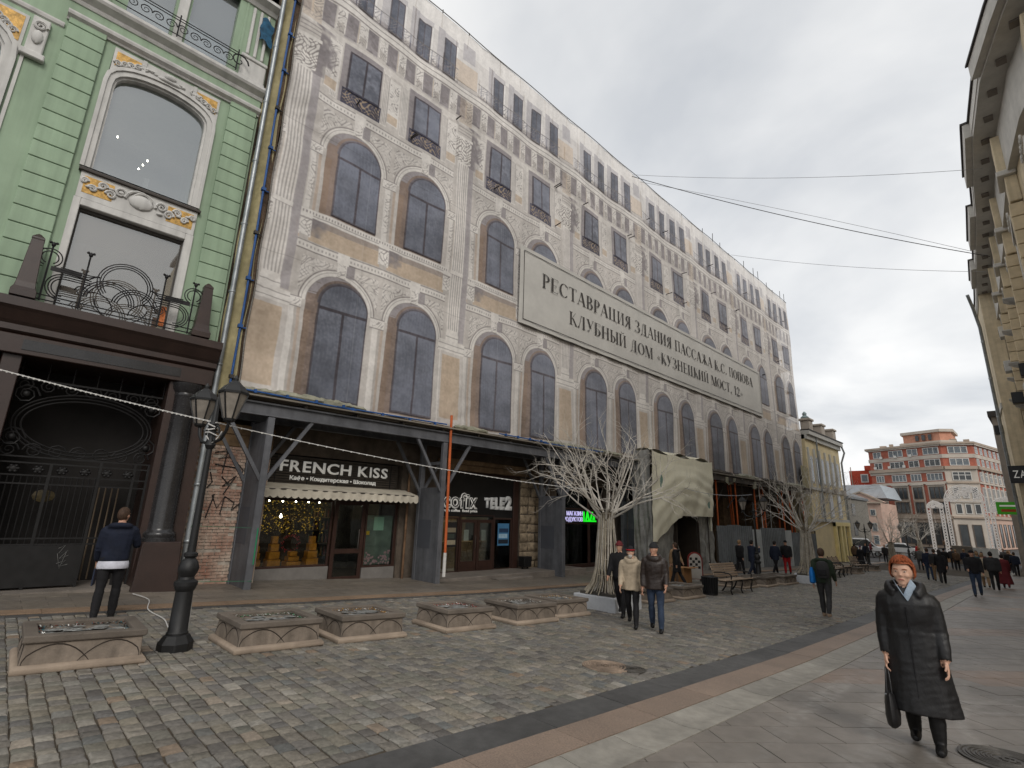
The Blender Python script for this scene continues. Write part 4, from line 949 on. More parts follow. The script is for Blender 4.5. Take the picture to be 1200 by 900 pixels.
# sign board with slats and letters
sg = world_thing('shop_sign', 'slatted dark board with the white lettering FRENCH KISS above the awning', 'shop sign', (-15.5, 7.4, 2.4))
for k in range(11): b = B(); z = 2.44 + k * .075; b.box(-15.56, -15.5, 5.2, 9.6, z, z + .058); b.build('slat', M('sign_slat', rgb(62, 56, 50), .6, .15, 3), sg, bevel=.006)
b = B(); b.box(-15.6, -15.56, 5.18, 9.62, 2.42, 3.27); b.build('backing', m_black, sg)
for k in range(5): b = B(); b.box(-15.5, -15.485, 5.5 + k * .95, 5.53 + k * .95, 2.44, 3.24); b.build('clip', m_black, sg)
GW = {}
def glyph_w(c):
    """natural width of a letter in the built-in font"""
    if c not in GW:
        cu = bpy.data.curves.new('w', 'FONT'); cu.body = c; o = bpy.data.objects.new('w', cu); TMP.collection.objects.link(o); me = baked(o); xs = [v.co.x for v in me.vertices]; GW[c] = max(xs) - min(xs)
    return GW[c]
def letters(parent, txt, y0, y1, z0, h, x, mat, extrude=.03, bold=.02, gap=.1):
    """every letter a part, laid out along the sign"""
    adv = [.3 if c == ' ' else glyph_w(c) + gap for c in txt]; s = (y1 - y0) / (sum(adv) - gap); y = y0
    for c, a in zip(txt, adv):
        if c != ' ': text_mesh('letter', c, 1, mat, parent, (x, y, z0), (0, 1, 0), (0, 0, 1), extrude=extrude, width=(a - gap) * s, height=h, bold=bold)
        y += a * s
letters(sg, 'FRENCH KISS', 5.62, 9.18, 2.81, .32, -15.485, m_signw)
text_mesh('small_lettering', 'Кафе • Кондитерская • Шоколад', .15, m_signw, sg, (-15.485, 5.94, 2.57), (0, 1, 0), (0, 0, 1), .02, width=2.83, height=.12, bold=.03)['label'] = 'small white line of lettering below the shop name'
aw = world_thing('awning', 'cream cloth awning with scalloped valance over the cafe front', 'awning', (-15.2, 7.5, 2.1))
b = B(); b.sheet(lambda u, v: (-15.56 + .84 * v, 5.0 + 4.98 * u, 2.47 - .2 * v - .012 * math.sin(u * 40) * v), 40, 4); b.build('cloth', m_cream, aw, 180)
b = B(); n = 26 * 8; vs = []
for i in range(n + 1):
    y = 5.0 + 4.98 * i / n; s = abs(math.sin(math.pi * 26 * i / n)); w = .012 * math.sin(i * .5)
    vs += [(-14.715 + w, y, 2.265), (-14.705 + w, y, 2.07 - .055 * s)]
b.add(vs, [(2*i, 2*i+1, 2*i+3, 2*i+2) for i in range(n)]); b.build('valance', m_cream, aw, 180)
for y in (5.01, 9.97): b = B(); b.add([(-15.56, y, 2.47), (-14.72, y, 2.27), (-14.72, y, 2.1), (-15.56, y, 2.3)], [(0, 1, 2, 3)]); b.build('side_flap', m_cream, aw)
b = B(); b.tube([(-14.73, 4.99, 2.25), (-14.73, 9.99, 2.25)], .02, 6)
for y in (5.6, 9.4): b.tube([(-15.56, y, 2.2), (-14.75, y, 2.24)], .014, 5)
b.build('awning_frame', m_scaf, aw, 60)

# coffee and phone shop
cf = world_thing('phone_shop_front', 'dark brown double door shop front shared by the coffee and phone shops', 'shop front', (SX, 13.5, -.35))
b = B(); b.box(-15.7, SX, 11.46, 15.55, 1.62, 3.3); b.build('fascia', m_black, cf)
framed(cf, 'transom_window', 12.5, 14.22, 1.5, 1.7, SX + .03, m_brownf, w=.03)
b = B(); b.box(-15.72, SX + .05, 15.25, 15.56, -.45, 3.32); b.box(-15.72, SX + .05, 11.44, 11.55, -.45, 3.32); b.box(-15.72, SX + .05, 11.55, 15.25, 3.22, 3.34); b.build('surround', m_brownf, cf, bevel=.01)
framed(cf, 'window', 11.56, 12.46, -.36, 1.6, SX, m_brownf, w=.05); framed(cf, 'window', 14.26, 15.24, -.36, 1.6, SX, m_brownf, w=.05)
for y0, y1, hy in ((12.5, 13.34, 13.24), (13.38, 14.22, 13.48)):
    d = framed(cf, 'door', y0, y1, -.36, 1.52, SX + .02, m_brownf, w=.11, rails=()); b = B(); b.box(SX - .06, SX + .022, y0 + .11, y1 - .11, -.25, .02); b.build('kick_panel', m_brownf, d)
    b = B(); b.tube([(SX + .05, hy, .45), (SX + .08, hy, .5), (SX + .08, hy, .9), (SX + .05, hy, .95)], .014, 6); b.build('handle', m_scaf, d, 60)
    b = B(); b.box(SX - .035, SX - .03, y0 + .25, y0 + .48, .75, 1.15); b.build('notice', m_white, d)
b = B(); b.box(-19.0, -18.9, 11.55, 15.5, -.4, 3.2); b.build('back_wall', m_warmroom, cf)
b = B(); b.box(-18.9, -15.7, 11.55, 15.5, 2.7, 2.75); b.build('ceiling', m_room, cf)
b = B(); b.box(-17.2, -16.8, 11.7, 15.3, -.4, .65); b.build('counter', m_warmroom, cf)
for i, (y, lab) in enumerate(((12.0, 'lit ceiling spot in the shop behind the left pane beside the orange pipe'), (13.4, 'lit ceiling spot in the shop behind the double door'), (14.7, 'lit ceiling spot in the phone shop behind the right pane'))):
    b = B(); b.lathe([(.002, -.03), (.22, -.03), (.24, 0), (.03, .04)], (-16.6, y, 2.6), 14); tag(b.build('lit_bulb', M('added_shop_light', (1.0, .93, .8), .5, 0, emit=38.0), None, 60), lab, 'lamp', 'spots in the phone shop')  # unseen discs behind the fascia, added to brighten the shop
def poster(name, label, y0, y1, z0, z1, x, cols):
    t = world_thing(name, label, 'poster', (x, y0, z0)); b = B(); b.box(x - .006, x, y0, y1, z0, z1); b.build('sheet', M(name + str(y0), cols[0], .7, .05), t)
    for i, c in enumerate(cols[1:]):
        h = (z1 - z0) / (len(cols)); b = B(); b.box(x, x + .003, y0 + .04 + .02 * i, y1 - .04 - .05 * (i % 2), z0 + h * (i + .35), z0 + h * (i + 1.1)); b.build('print_block', M(name + str(y0) + str(i), c, .7, .1, 8), t)
poster('poster', 'dark menu poster in the left pane beside the orange pipe', 11.75, 12.3, .55, 1.42, -15.5, [rgb(36, 34, 34), rgb(150, 140, 120), rgb(60, 66, 60), rgb(130, 120, 100)])
poster('poster', 'blue phone advertising poster in the right pane of the phone shop', 14.38, 15.0, .55, 1.4, -15.5, [rgb(70, 120, 160), rgb(34, 40, 50), rgb(160, 190, 210), rgb(40, 60, 90)])
t = world_thing('radiator', 'white ribbed radiator behind the right pane of the phone shop', 'radiator', (-16.0, 14.7, -.3))
for k in range(8): b = B(); b.box(-16.05, -15.95, 14.38 + k * .09, 14.44 + k * .09, -.28, .25); b.build('rib', m_white, t, bevel=.01)
sg = world_thing('shop_sign', 'white outlined lettering cofix above the coffee shop doors', 'shop sign', (-15.55, 12.5, 1.8))
ws = dict(c=.3, o=.38, f=.26, i=.17, x=.36); y = 11.66
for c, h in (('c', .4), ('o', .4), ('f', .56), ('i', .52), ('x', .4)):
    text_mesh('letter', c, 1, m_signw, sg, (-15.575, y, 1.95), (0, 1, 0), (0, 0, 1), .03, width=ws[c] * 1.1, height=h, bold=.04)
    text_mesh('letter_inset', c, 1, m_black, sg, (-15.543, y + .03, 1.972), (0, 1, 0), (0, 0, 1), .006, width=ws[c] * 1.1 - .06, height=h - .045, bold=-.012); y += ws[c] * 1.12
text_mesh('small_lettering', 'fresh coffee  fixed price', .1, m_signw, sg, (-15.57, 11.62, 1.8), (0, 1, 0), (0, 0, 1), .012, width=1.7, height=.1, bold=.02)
sg = world_thing('shop_sign', 'grey white block lettering TELE2 above the phone shop doors', 'shop sign', (-15.55, 14.4, 1.95))
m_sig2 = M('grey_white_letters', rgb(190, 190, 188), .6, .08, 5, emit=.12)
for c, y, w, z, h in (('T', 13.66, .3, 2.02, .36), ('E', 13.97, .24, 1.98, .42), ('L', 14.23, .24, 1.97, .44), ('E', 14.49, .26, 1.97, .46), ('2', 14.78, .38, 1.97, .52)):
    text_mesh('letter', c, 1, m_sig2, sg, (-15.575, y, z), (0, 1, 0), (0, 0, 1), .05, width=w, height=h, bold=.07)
# rough stone pier between the shops, block by block
m_rock = M('rough_limestone', rgb(150, 134, 112), .95, .22, 2.2, bump=1.0, bscale=16, var2=.4, scale2=7)
b = B(); b.box(-16, -15.52, 15.6, 17.0, -.6, 3.3); pier = b.build('stone_pier', m_plas, rbld)
rk = random.Random(4)
for i in range(10):
    z = -.45 + i * .37; cuts = [15.61, 15.61 + rk.uniform(.35, .95), 16.99] if i % 3 else [15.61, 16.1, 16.55, 16.99]
    for y0, y1 in zip(cuts[:-1], cuts[1:]):
        d = rk.uniform(.0, .05); b = B(); b.sheet(lambda u, v: (-15.49 + d + rk.uniform(-.022, .022) - (.05 if u in (0, 1) or v in (0, 1) else 0), y0 + .012 + (y1 - y0 - .024) * u, z + .012 + .346 * v), 7, 5); b.build('stone_block', m_rock, pier, 60)
b = B(); b.box(-15.75, -15.3, 11.3, 17.2, 3.32, 3.55); b.box(-15.75, -15.22, 11.25, 17.25, 3.55, 3.72); b.build('stone_cornice', m_ochre, rbld, bevel=.02)
b = B(); b.tube([(-15.3, 9.95, -.4), (-15.3, 9.95, 3.3)], .04, 8); b.build('downpipe', M('rusty_pipe', rgb(110, 84, 62), .7, .25, 4), rbld, 60)
# steps
m_step = M('concrete_step', rgb(122, 114, 106), .8, .16, 1.5, bump=.25, bscale=40, var2=.2)
b = B(); b.box(-15.6, -14.15, 10.6, 18.3, -.9, -.34); tag(b.build('entrance_step', m_step, None, bevel=.015), 'long grey stone platform in front of the phone shop doors', 'step')
b = B(); b.box(-14.15, -13.82, 12.9, 14.7, -.8, -.43); tag(b.build('entrance_step', m_step, None, bevel=.015), 'short low step below the platform of the phone shop', 'step')
b = B(); b.box(-15.6, -14.3, 18.3, 21.8, -1, -.52); tag(b.build('entrance_step', m_step, None, bevel=.015), 'low stone step in front of the grocery with green sign', 'step')
t = world_thing('litter_bin', 'small black square bin against the rough stone pier', 'bin', (-15.15, 15.62, -.34))
b = B(); b.prism([(15.42, -.26), (15.82, -.26), (15.86, .14), (15.38, .14)], -15.32, -14.98, 'x'); b.build('body', m_black, t, bevel=.02)
for y in (15.47, 15.77): b = B(); b.lathe([(.04, 0), (.04, .08)], (-15.15, y, -.34), 8); b.build('foot', m_black, t)

# grocery
gr = world_thing('grocery_front', 'dark framed grocery shop front with bulbs and red bottles behind the light tree', 'shop front', (SX, 19.7, -.55))
framed(gr, 'window', 17.95, 20.4, -.42, 3.2, SX, m_brownf, rails=(1.45, 2.1)); framed(gr, 'window', 20.44, 21.56, -.42, 3.2, SX, m_brownf, rails=(1.45, 2.1))
b = B(); b.box(-19, -18.9, 17.9, 21.6, -.6, 3.3); b.build('back_wall', m_room, gr)
b = B(); b.box(-15.7, SX + .02, 17.9, 21.6, -.8, -.42); b.build('stall_riser', m_brownf, gr)
b = B(); b.box(-16.3, -15.75, 18.0, 21.5, -.42, -.2); b.build('display_shelf', m_riser, gr)
m_glow = M('lilac_neon', rgb(206, 200, 246), .5, 0, emit=.55); m_green = M('green_neon', (.01, .75, .02), .5, 0, emit=.9)
sg = world_thing('shop_sign', 'lit white Russian lettering with a green sign mark on the grocery window', 'shop sign', (-15.55, 19.6, 1.5))
b = B(); b.box(-15.58, -15.55, 18.3, 21.3, 1.48, 2.08); b.build('backing', m_black, sg)
for txt, y0, z in (('МАГАЗИН', 18.68, 1.8), ('ПРОДУКТОВ', 18.32, 1.54)): letters(sg, txt, y0, 19.85, z, .2, -15.545, m_glow, bold=.0)
for i, poly in enumerate(([(19.92, 1.53), (20.0, 1.53), (20.0, 2.0), (19.92, 2.0)], [(20.05, 1.53), (20.13, 1.53), (20.25, 1.8), (20.32, 1.53), (20.42, 1.53), (20.26, 2.02), (20.2, 2.02)], [(20.42, 1.6), (20.5, 1.6), (20.66, 2.0), (20.56, 2.0)], [(20.05, 1.53), (20.9, 1.53), (20.9, 1.6), (20.05, 1.6)], [(20.62, 1.62), (20.8, 1.62), (20.78, 1.78), (20.7, 1.82)])):
    b = B(); b.prism(poly, -15.545, -15.52 + .003 * i, 'x'); b.build('green_mark', m_green, sg)
for i in range(3):
    t = world_thing('lit_bulb', ['top', 'middle', 'lowest'][i] + ' of three warm round bulbs in the grocery window', 'lamp', (-15.8, 20.62, .1), 'bulbs in the grocery window')
    b = B(); b.lathe([(.002, -.07), (.05, -.05), (.07, 0), (.05, .05), (.002, .07)], (-15.8, 20.62, 1.05 - i * .36), 12); b.build('bulb', m_lamp, t, 60)
b = B(); b.lathe([(.002, -.03), (.22, -.03), (.24, 0), (.03, .04)], (-16.7, 19.4, 2.9), 14); tag(b.build('lit_bulb', M('added_shop_light', (1, 1, 1)), None, 60), 'round lit ceiling light inside the grocery', 'lamp', 'bulbs in the grocery window')  # extra disc added to lighten the grocery interior
m_redp = M('red_plastic', rgb(200, 24, 28), .35, .08)
for i, (y, h, lab) in enumerate(((19.1, .62, 'tall red bottle figure in the grocery window'), (20.05, .5, 'smaller red bottle in the grocery window'))):
    b = B(); b.lathe([(.09, 0), (.1, h * .5), (.04, h * .75), (.03, h), (.045, h * 1.02)], (-15.95, y, -.2), 12); tag(b.build('red_bottle', m_redp, None, 40), lab, 'bottle', 'red bottles in the grocery')
# ------------------------------------------------------------ green building on the left
m_grn = M('pale_green_paint', rgb(152, 172, 147), .75, .05, .5, bump=.06, bscale=30, var2=.06, scale2=2.5, streak=.16)
m_grn2 = M('pale_green_block', rgb(153, 174, 148), .75, .05, .6, bump=.06, bscale=30, var2=.06, scale2=2.5, objrand=.04, streak=.14)
m_wht = M('white_stucco', rgb(204, 202, 198), .75, .05, .7, bump=.08, bscale=40, var2=.09, scale2=4, streak=.16)
m_gold = M('gilded_ground', rgb(206, 164, 92), .5, .25, 9, var2=.3, scale2=30, metal=.2)
m_gran = M('brown_granite', rgb(56, 41, 36), .4, .15, 2, bump=.1, bscale=90, var2=.22, scale2=50, spec=.5)
m_gran2 = M('dark_polished_granite', rgb(48, 47, 48), .25, .2, 2, var2=.25, scale2=30, spec=.5)
m_wrought = M('wrought_iron', rgb(40, 39, 40), .5, .2, 5, metal=.3)
m_gwin = glass_mat('upper_window_glass', (.74, .8, .8), .24, .4, rgb(132, 138, 136), .015, .05)
m_dark = m_dark
GX = -14.5
gb = world_thing('green_building', 'pale green building with white and gilded window frames and granite portal', 'building', (GX - 4, -1.5, 0))
b = B()
for y0, y1, z0, z1 in ((-9, -5.0, 5.8, 19), (-1.75, -.14, 5.8, 19), (2.24, 3.24, 5.8, 19), (-.14, 2.24, 12.76, 13.9), (-5.0, -1.75, 12.3, 13.9), (-5.0, -1.75, 5.8, 6.4), (-5, 3.24, 16.7, 19)): b.box(-22, GX, y0 + .001, y1 - .001, z0, z1)
b.build('wall', m_grn, gb)
b = B(); b.box(-22.2, -14.9, -9, 3.2, 19, 19.3); b.build('roof', m_roofm, gb)
b = B(); b.box(-22, -18.6, -9, 3.2, 5.8, 19); b.build('inner_wall', M('pale_room', rgb(150, 150, 146), .9, .08), gb)
for z in (9.1, 13.6): b = B(); b.box(-18.6, -14.8, -9, 3.2, z, z + .14); b.build('floor_slab', M('pale_ceiling', rgb(176, 174, 170), .9, .05), gb)
b = B(); b.box(-17.0, -16.9, .1, 1.1, 9.3, 10.4); b.box(-16.9, -15.7, 1.1, 1.2, 9.3, 10.3); b.build('partition', m_wht, gb)
for y, x, z, lb in ((.35, -15.8, 11.2, 'lone ceiling spot at the left seen through the arched green building window'), (1.1, -16.2, 11.1, 'highest of three clustered ceiling spots behind the arched green building window'), (1.05, -16.6, 11.15, 'middle of three clustered ceiling spots behind the arched green building window'), (1.0, -17, 11.2, 'lowest of three clustered ceiling spots behind the arched green building window')):
    b = B(); b.lathe([(.002, -.025), (.018, -.02), (.018, .02)], (x, y, z), 8); tag(b.build('lit_bulb', m_lampw, None), lb, 'lamp', 'spots behind the arched window')
# rusticated pilaster strips, course by course
for y0, y1 in ((-1.05, -.34), (2.48, 3.17)):
    z = 5.86; k = 0
    while z < 12.8:
        h = .405; b = B(); b.box(GX - .01, GX + .09, y0, y1, z + .012, min(z + h - .006, 12.93)); b.build('stone_course', m_grn2, gb, bevel=.012); z += h
# main window bay
def frame_ring(b, outer, inner, x0, x1):
    """flat frame between two outlines with the same number of points, with thickness"""
    n = len(outer)
    vs = [(x1, *p) for p in outer] + [(x1, *p) for p in inner] + [(x0, *p) for p in outer] + [(x0, *p) for p in inner]; fs = []
    for i in range(n):
        j = (i + 1) % n
        fs += [(i, j, n + j, n + i), (2*n + i, i, n*0 + i, 2*n + i)][:1] + [(i, 2*n + i, 2*n + j, j), (n + i, n + j, 3*n + j, 3*n + i)]
    b.add(vs, fs)
def arch_out(y0, y1, z0, zs, rise, n=14):
    c = (y0 + y1) / 2; w = (y1 - y0) / 2; pts = [(y0, z0), (y1, z0), (y1, zs)]
    for i in range(1, n): a = math.pi * i / n; pts.append((c + w * math.cos(a), zs + rise * math.sin(a) ** .75))
    pts.append((y0, zs)); return pts
def win_bay(y0, y1, zsill, zs, rise, ztop, name):
    w = world_thing if False else None
    b = B(); frame_ring(b, arch_out(y0 - .14, y1 + .14, zsill - .02, zs + .02, rise + .14), arch_out(y0, y1, zsill, zs, rise), GX - .28, GX + .05)
    fr = b.build(name, m_wht, gb, 40)
    b = B(); frame_ring(b, arch_out(y0 - .01, y1 + .01, zsill - .01, zs, rise + .01), arch_out(y0 + .05, y1 - .05, zsill + .05, zs, rise - .05), GX - .2, GX - .02); b.build('inner_frame', m_wht, fr, 40)
    b = B(); frame_ring(b, arch_out(y0 - .19, y1 + .19, zsill, zs + .02, rise + .19), arch_out(y0 - .11, y1 + .11, zsill, zs + .02, rise + .11), GX + .03, GX + .09); b.build('moulding', m_wht, fr, 40)
    b = B(); pts = arch_out(y0 + .04, y1 - .04, zsill + .04, zs, rise - .04); b.add([(GX - .16, *p) for p in pts], [tuple(range(len(pts)))]); b.build('pane', m_gwin, fr)
    return fr
win_bay(-.02, 2.06, 9.32, 11.72, .56, 12.7, 'arched_window')
# lower shop window
b = B(); b.box(GX - .28, GX + .06, -.16, -.02, 5.85, 8.54); b.box(GX - .28, GX + .06, 2.08, 2.26, 5.85, 8.54); b.box(GX - .28, GX + .06, -.02, 2.08, 8.36, 8.54); fr = b.build('large_window', m_wht, gb, bevel=.015)
b = B(); b.box(GX - .2, GX - .1, -.02, 2.08, 8.28, 8.36); b.box(GX - .2, GX - .1, -.02, .02, 5.85, 8.28); b.box(GX - .2, GX - .1, 2.04, 2.08, 5.85, 8.28); b.build('inner_frame', M('bronze_frame', rgb(70, 66, 62), .5), fr)
b = B(); b.box(GX - .16, GX - .15, .02, 2.04, 5.86, 8.28); b.build('pane', glass_mat('lower_window_glass', (.8, .82, .8), .14, .45, rgb(138, 130, 122), .015, .04), fr)
# relief panels
def scroll(b, y, z, s, flip, x, r=.02, turns=1.6, m=None):
    pts = []; n = 16
    for i in range(n + 1): a = turns * 2 * math.pi * i / n; q = s * (1 - i / n * .86); pts.append((x, y + flip * (q * math.cos(a)), z + q * math.sin(a)))
    b.tube(pts, [r * (1.25 - .7 * i / n) for i in range(n + 1)], 5, m)
def blob(b, x, y, z, rx, ry, rz, n=8, m=None):
    rings = []
    for t in (-.95, -.6, 0, .6, .95): q = math.sqrt(1 - t * t); rings.append([(x + rx * q * math.cos(a), y + ry * q * math.sin(a), z + rz * t) for a in np.linspace(0, 2 * math.pi, n + 1)[:-1]])
    b.loft(rings, m)
b = B(); b.box(GX - .2, GX + .055, -.14, 2.24, 8.54, 9.2); pn = b.build('relief_panel', m_wht, gb)
for a_ in ((-.06, .5), (1.6, 2.17)): b = B(); b.box(GX + .05, GX + .062, *a_, 8.68, 9.1); b.build('gilding', m_gold, pn)
b = B(); rg = random.Random(6)
for s in (-1, 1):
    for k in range(5): scroll(b, 1.05 + s * (.42 + .17 * k), 8.9 + .07 * (-1) ** k, .12 - .012 * k, s * (1 if k % 2 else -1), GX + .085, .026)
    for k in range(4): blob(b, GX + .08, 1.05 + s * (.4 + .2 * k), 8.9 + rg.uniform(-.12, .12), .04, .07, .035)
blob(b, GX + .07, 1.05, 8.9, .07, .26, .19, 14); scroll(b, 1.05, 8.9, .3, 1, GX + .08, .03, 1.0); scroll(b, 1.05, 8.9, .33, -1, GX + .08, .03, 1.0)
b.build('relief_ornament', m_wht, pn, 60)
b = B(); b.box(GX - .1, GX + .12, -.2, 2.3, 9.2, 9.27); b.build('dark_ledge', M('dark_ledge', rgb(70, 64, 60), .6), gb, bevel=.01)
b = B(); pts = [(-.14, 11.75)] + [(1.02 + 1.18 * math.cos(a), 11.74 + .72 * math.sin(a) ** .75) for a in np.linspace(math.pi, 0, 17)] + [(2.24, 11.75), (2.24, 12.78), (-.14, 12.78)]; b.prism(pts, GX - .2, GX + .03, 'x'); sp = b.build('arch_spandrel', m_wht, gb)
for y0, y1 in ((-.08, .42), (1.66, 2.18)):
    b = B()
    q = [(y0, 12.68), (y1, 12.68)] + [(y, 12.06 + .58 * (1 - ((y - 1.05) / 1.2) ** 2) ** .5 if abs(y - 1.05) < 1.18 else 12.1) for y in np.linspace(y1, y0, 6)]
    b.prism(q, GX + .025, GX + .04, 'x'); b.build('gilding', m_gold, sp)
b = B()
for s in (-1, 1):
    for k in range(5): scroll(b, 1.05 + s * (.55 + .13 * k), 12.56 - .055 * k, .085, s * (-1) ** k, GX + .055, .02)
    for k in range(7): blob(b, GX + .05, 1.05 + s * rg.uniform(.2, .75), 12.52 + rg.uniform(-.05, .1), .04, .05, .035)
blob(b, GX + .1, 1.05, 12.6, .1, .14, .1, 12); blob(b, GX + .08, 1.05, 12.5, .07, .3, .06, 12); b.build('relief_ornament', m_wht, sp, 60)
for y in (.48, 1.62): b = B(); b.box(GX, GX + .07, y - .04, y + .04, 12.35, 12.78); b.build('rib', m_wht, sp)
# cornices
def cornice(name, z0, prof, y0, y1, mat, x=GX, parent=None):
    b = B(); pts = [(x - .05, z0)] + [(x + d, z0 + h) for d, h in prof] + [(x - .05, z0 + prof[-1][1])]
    b.prism(pts, y0, y1, 'y'); return b.build(name, mat, parent or gb)
cornice('cornice', 12.86, [(.05, 0), (.07, .04), (.16, .1), (.18, .16), (.18, .2), (.02, .22)], -1.1, 3.24, m_wht)
cornice('cornice', 12.5, [(.05, 0), (.07, .04), (.16, .1), (.18, .16), (.18, .2), (.02, .22)], -9, -1.1, m_wht, GX - .12)
cornice('cornice', 13.42, [(.03, 0), (.06, .05), (.06, .1), (.22, .18), (.26, .24), (.26, .32), (.04, .36)], -9, 3.26, m_wht)
# upper floor
for y0, y1 in ((-.45, .8), (1.15, 2.42)):
    b = B(); b.box(GX - .3, GX + .02, y0 - .06, y0, 13.9, 16.7); b.box(GX - .3, GX + .02, y1, y1 + .06, 13.9, 16.7); b.box(GX - .3, GX + .02, y0, y1, 16.6, 16.7); fr = b.build('upper_window', m_grn, gb)
    b = B(); b.box(GX - .2, GX - .19, y0, y1, 13.9, 16.6); b.build('pane', m_gwin, fr)
b = B(); b.box(GX - .1, GX + .12, .86, 1.09, 13.8, 16.7); b.build('mullion', m_wht, gb, bevel=.015)
b = B(); b.box(GX - .05, GX + .12, 2.52, 3.2, 13.78, 14.55); b.box(GX - .05, GX + .16, 2.5, 3.22, 14.5, 14.62); b.box(GX - .05, GX + .16, 2.5, 3.22, 13.78, 13.9); b.build('pilaster_base', m_wht, gb, bevel=.02)
for k in range(3): b = B(); b.box(GX, GX + .1, 2.6 + k * .2, 2.68 + k * .2, 14.7, 16.4); b.build('flute', m_wht, gb, bevel=.02)
cornice('cornice', 16.5, [(.05, 0), (.12, .1), (.3, .2), (.3, .3), (.04, .34)], -9, 3.26, m_wht)
b = B(); b.sheet(lambda u, v: (GX + .2 - .1 * v, 2.85 + .35 * u + .03 * math.sin(v * 9), 15.3 + .9 * v + .1 * math.sin(u * 5)), 5, 8); tag(b.build('blue_netting', M('blue_net', rgb(40, 84, 112), .8, .3, 6), None, 180), 'scrap of blue netting hanging at the top of the drainpipe', 'netting')
# left bay at the picture edge: arched window with gilded spandrel, capital
win_bay(-4.9, -1.85, 8.0, 11.2, .85, 12.2, 'arched_window')
b = B(); pts = [(-5.1, 11.3)] + [(-3.375 + 1.66 * math.cos(a), 11.24 + 1.0 * math.sin(a) ** .75) for a in np.linspace(math.pi, 0, 15)] + [(-1.66, 11.3), (-1.66, 12.45), (-5.1, 12.45)]; b.prism(pts, GX - .2, GX + .02, 'x'); sp = b.build('arch_spandrel', m_wht, gb)
b = B(); b.prism([(-2.35, 12.38), (-1.72, 12.38), (-1.72, 11.7), (-1.85, 11.75), (-2.1, 12.0)], GX + .015, GX + .03, 'x'); b.build('gilding', m_gold, sp)
b = B()
for k in range(6): scroll(b, -1.85 - .09 * k, 11.9 + .07 * k, .09, (-1) ** k, GX + .045, .02)
b.build('relief_ornament', m_wht, sp, 60)
b = B(); b.box(GX, GX + .1, -1.6, -1.3, 11.55, 12.5); b.box(GX, GX + .14, -1.66, -1.24, 11.4, 11.56); b.build('pilaster_capital', m_wht, gb, bevel=.02)
b = B(); scroll(b, -1.45, 12.25, .13, 1, GX + .13, .03); blob(b, GX + .12, -1.45, 11.95, .06, .1, .18); b.build('capital_ornament', m_wht, gb, 60)
b = B(); b.box(GX, GX + .04, -1.62, -1.56, 5.9, 11.4); b.build('white_band', m_wht, gb)
# portal of brown granite
PX = -14.2
pt = world_thing('granite_portal', 'dark brown granite portal with polished columns below the green facade', 'portal', (PX, 1, -.1))
b = B(); b.box(-16, PX + .12, -9, 3.2, 4.62, 5.02); b.build('lintel', m_gran, pt, bevel=.015)
cornice('ledge', 5.02, [(.0, 0), (.1, .06), (.1, .18), (.16, .24), (.3, .44), (.36, .5), (.36, .68), (.1, .74)], -9, 3.22, m_gran, PX + .06, pt)
b = B(); b.box(-16, PX, -9, 3.2, 5.02, 5.7); b.build('frieze', m_gran, pt)
b = B(); b.box(PX + .1, PX + .135, -.3, 2.5, 4.72, 4.93); b.build('name_plate', m_gran2, pt)
for y0, y1, pn in ((2.34, 2.5, 0), (-.55, -.25, 1)): b = B(); b.box(-15.6, PX + .0, y0, y1, -.2, 4.62); b.build('jamb', m_gran, pt, bevel=.012)
b = B(); b.box(-15.6, PX - .02, 2.5, 3.2, .9, 4.62); b.build('pilaster', m_gran, pt)
for yc in (2.72, -.95):
    b = B(); b.lathe([(.34, 0), (.34, .08), (.31, .1), (.33, .16), (.31, .21), (.27, .24), (.255, .3), (.25, 1.8), (.225, 3.3), (.24, 3.34), (.25, 3.38), (.24, 3.42), (.3, 3.52), (.32, 3.66)], (PX - .02, yc, .93), 24); b.build('column', m_gran2, pt, 40)
    b = B(); z0 = -.15; b.loft([[(PX - .5, yc - .4, z0), (PX + .42, yc - .4, z0), (PX + .42, yc + .44, z0), (PX - .5, yc + .44, z0)], [(PX - .5, yc - .34, .94), (PX + .34, yc - .34, .94), (PX + .34, yc + .4, .94), (PX - .5, yc + .4, .94)]]); b.build('pedestal', m_gran, pt, bevel=.02)
for yc in (-.5, 2.73):
    b = B(); x = PX + .1; b.loft([[(x - w, yc - w, z), (x + w, yc - w, z), (x + w, yc + w, z), (x - w, yc + w, z)] for w, z in ((.2, 5.77), (.2, 5.9), (.165, 5.98), (.15, 6.1), (.1, 7.08), (.105, 7.1), (.1, 7.14), (.02, 7.24))]); b.build('obelisk', m_gran, pt, bevel=.008)
b = B(); b.box(-15.75, -15.65, -9, 3.2, -.3, 4.62); b.build('recess_wall', m_inner, pt)
b = B(); b.box(-15.7, -14.0, -9, 3.2, -.25, .02); b.build('threshold', m_step, pt)
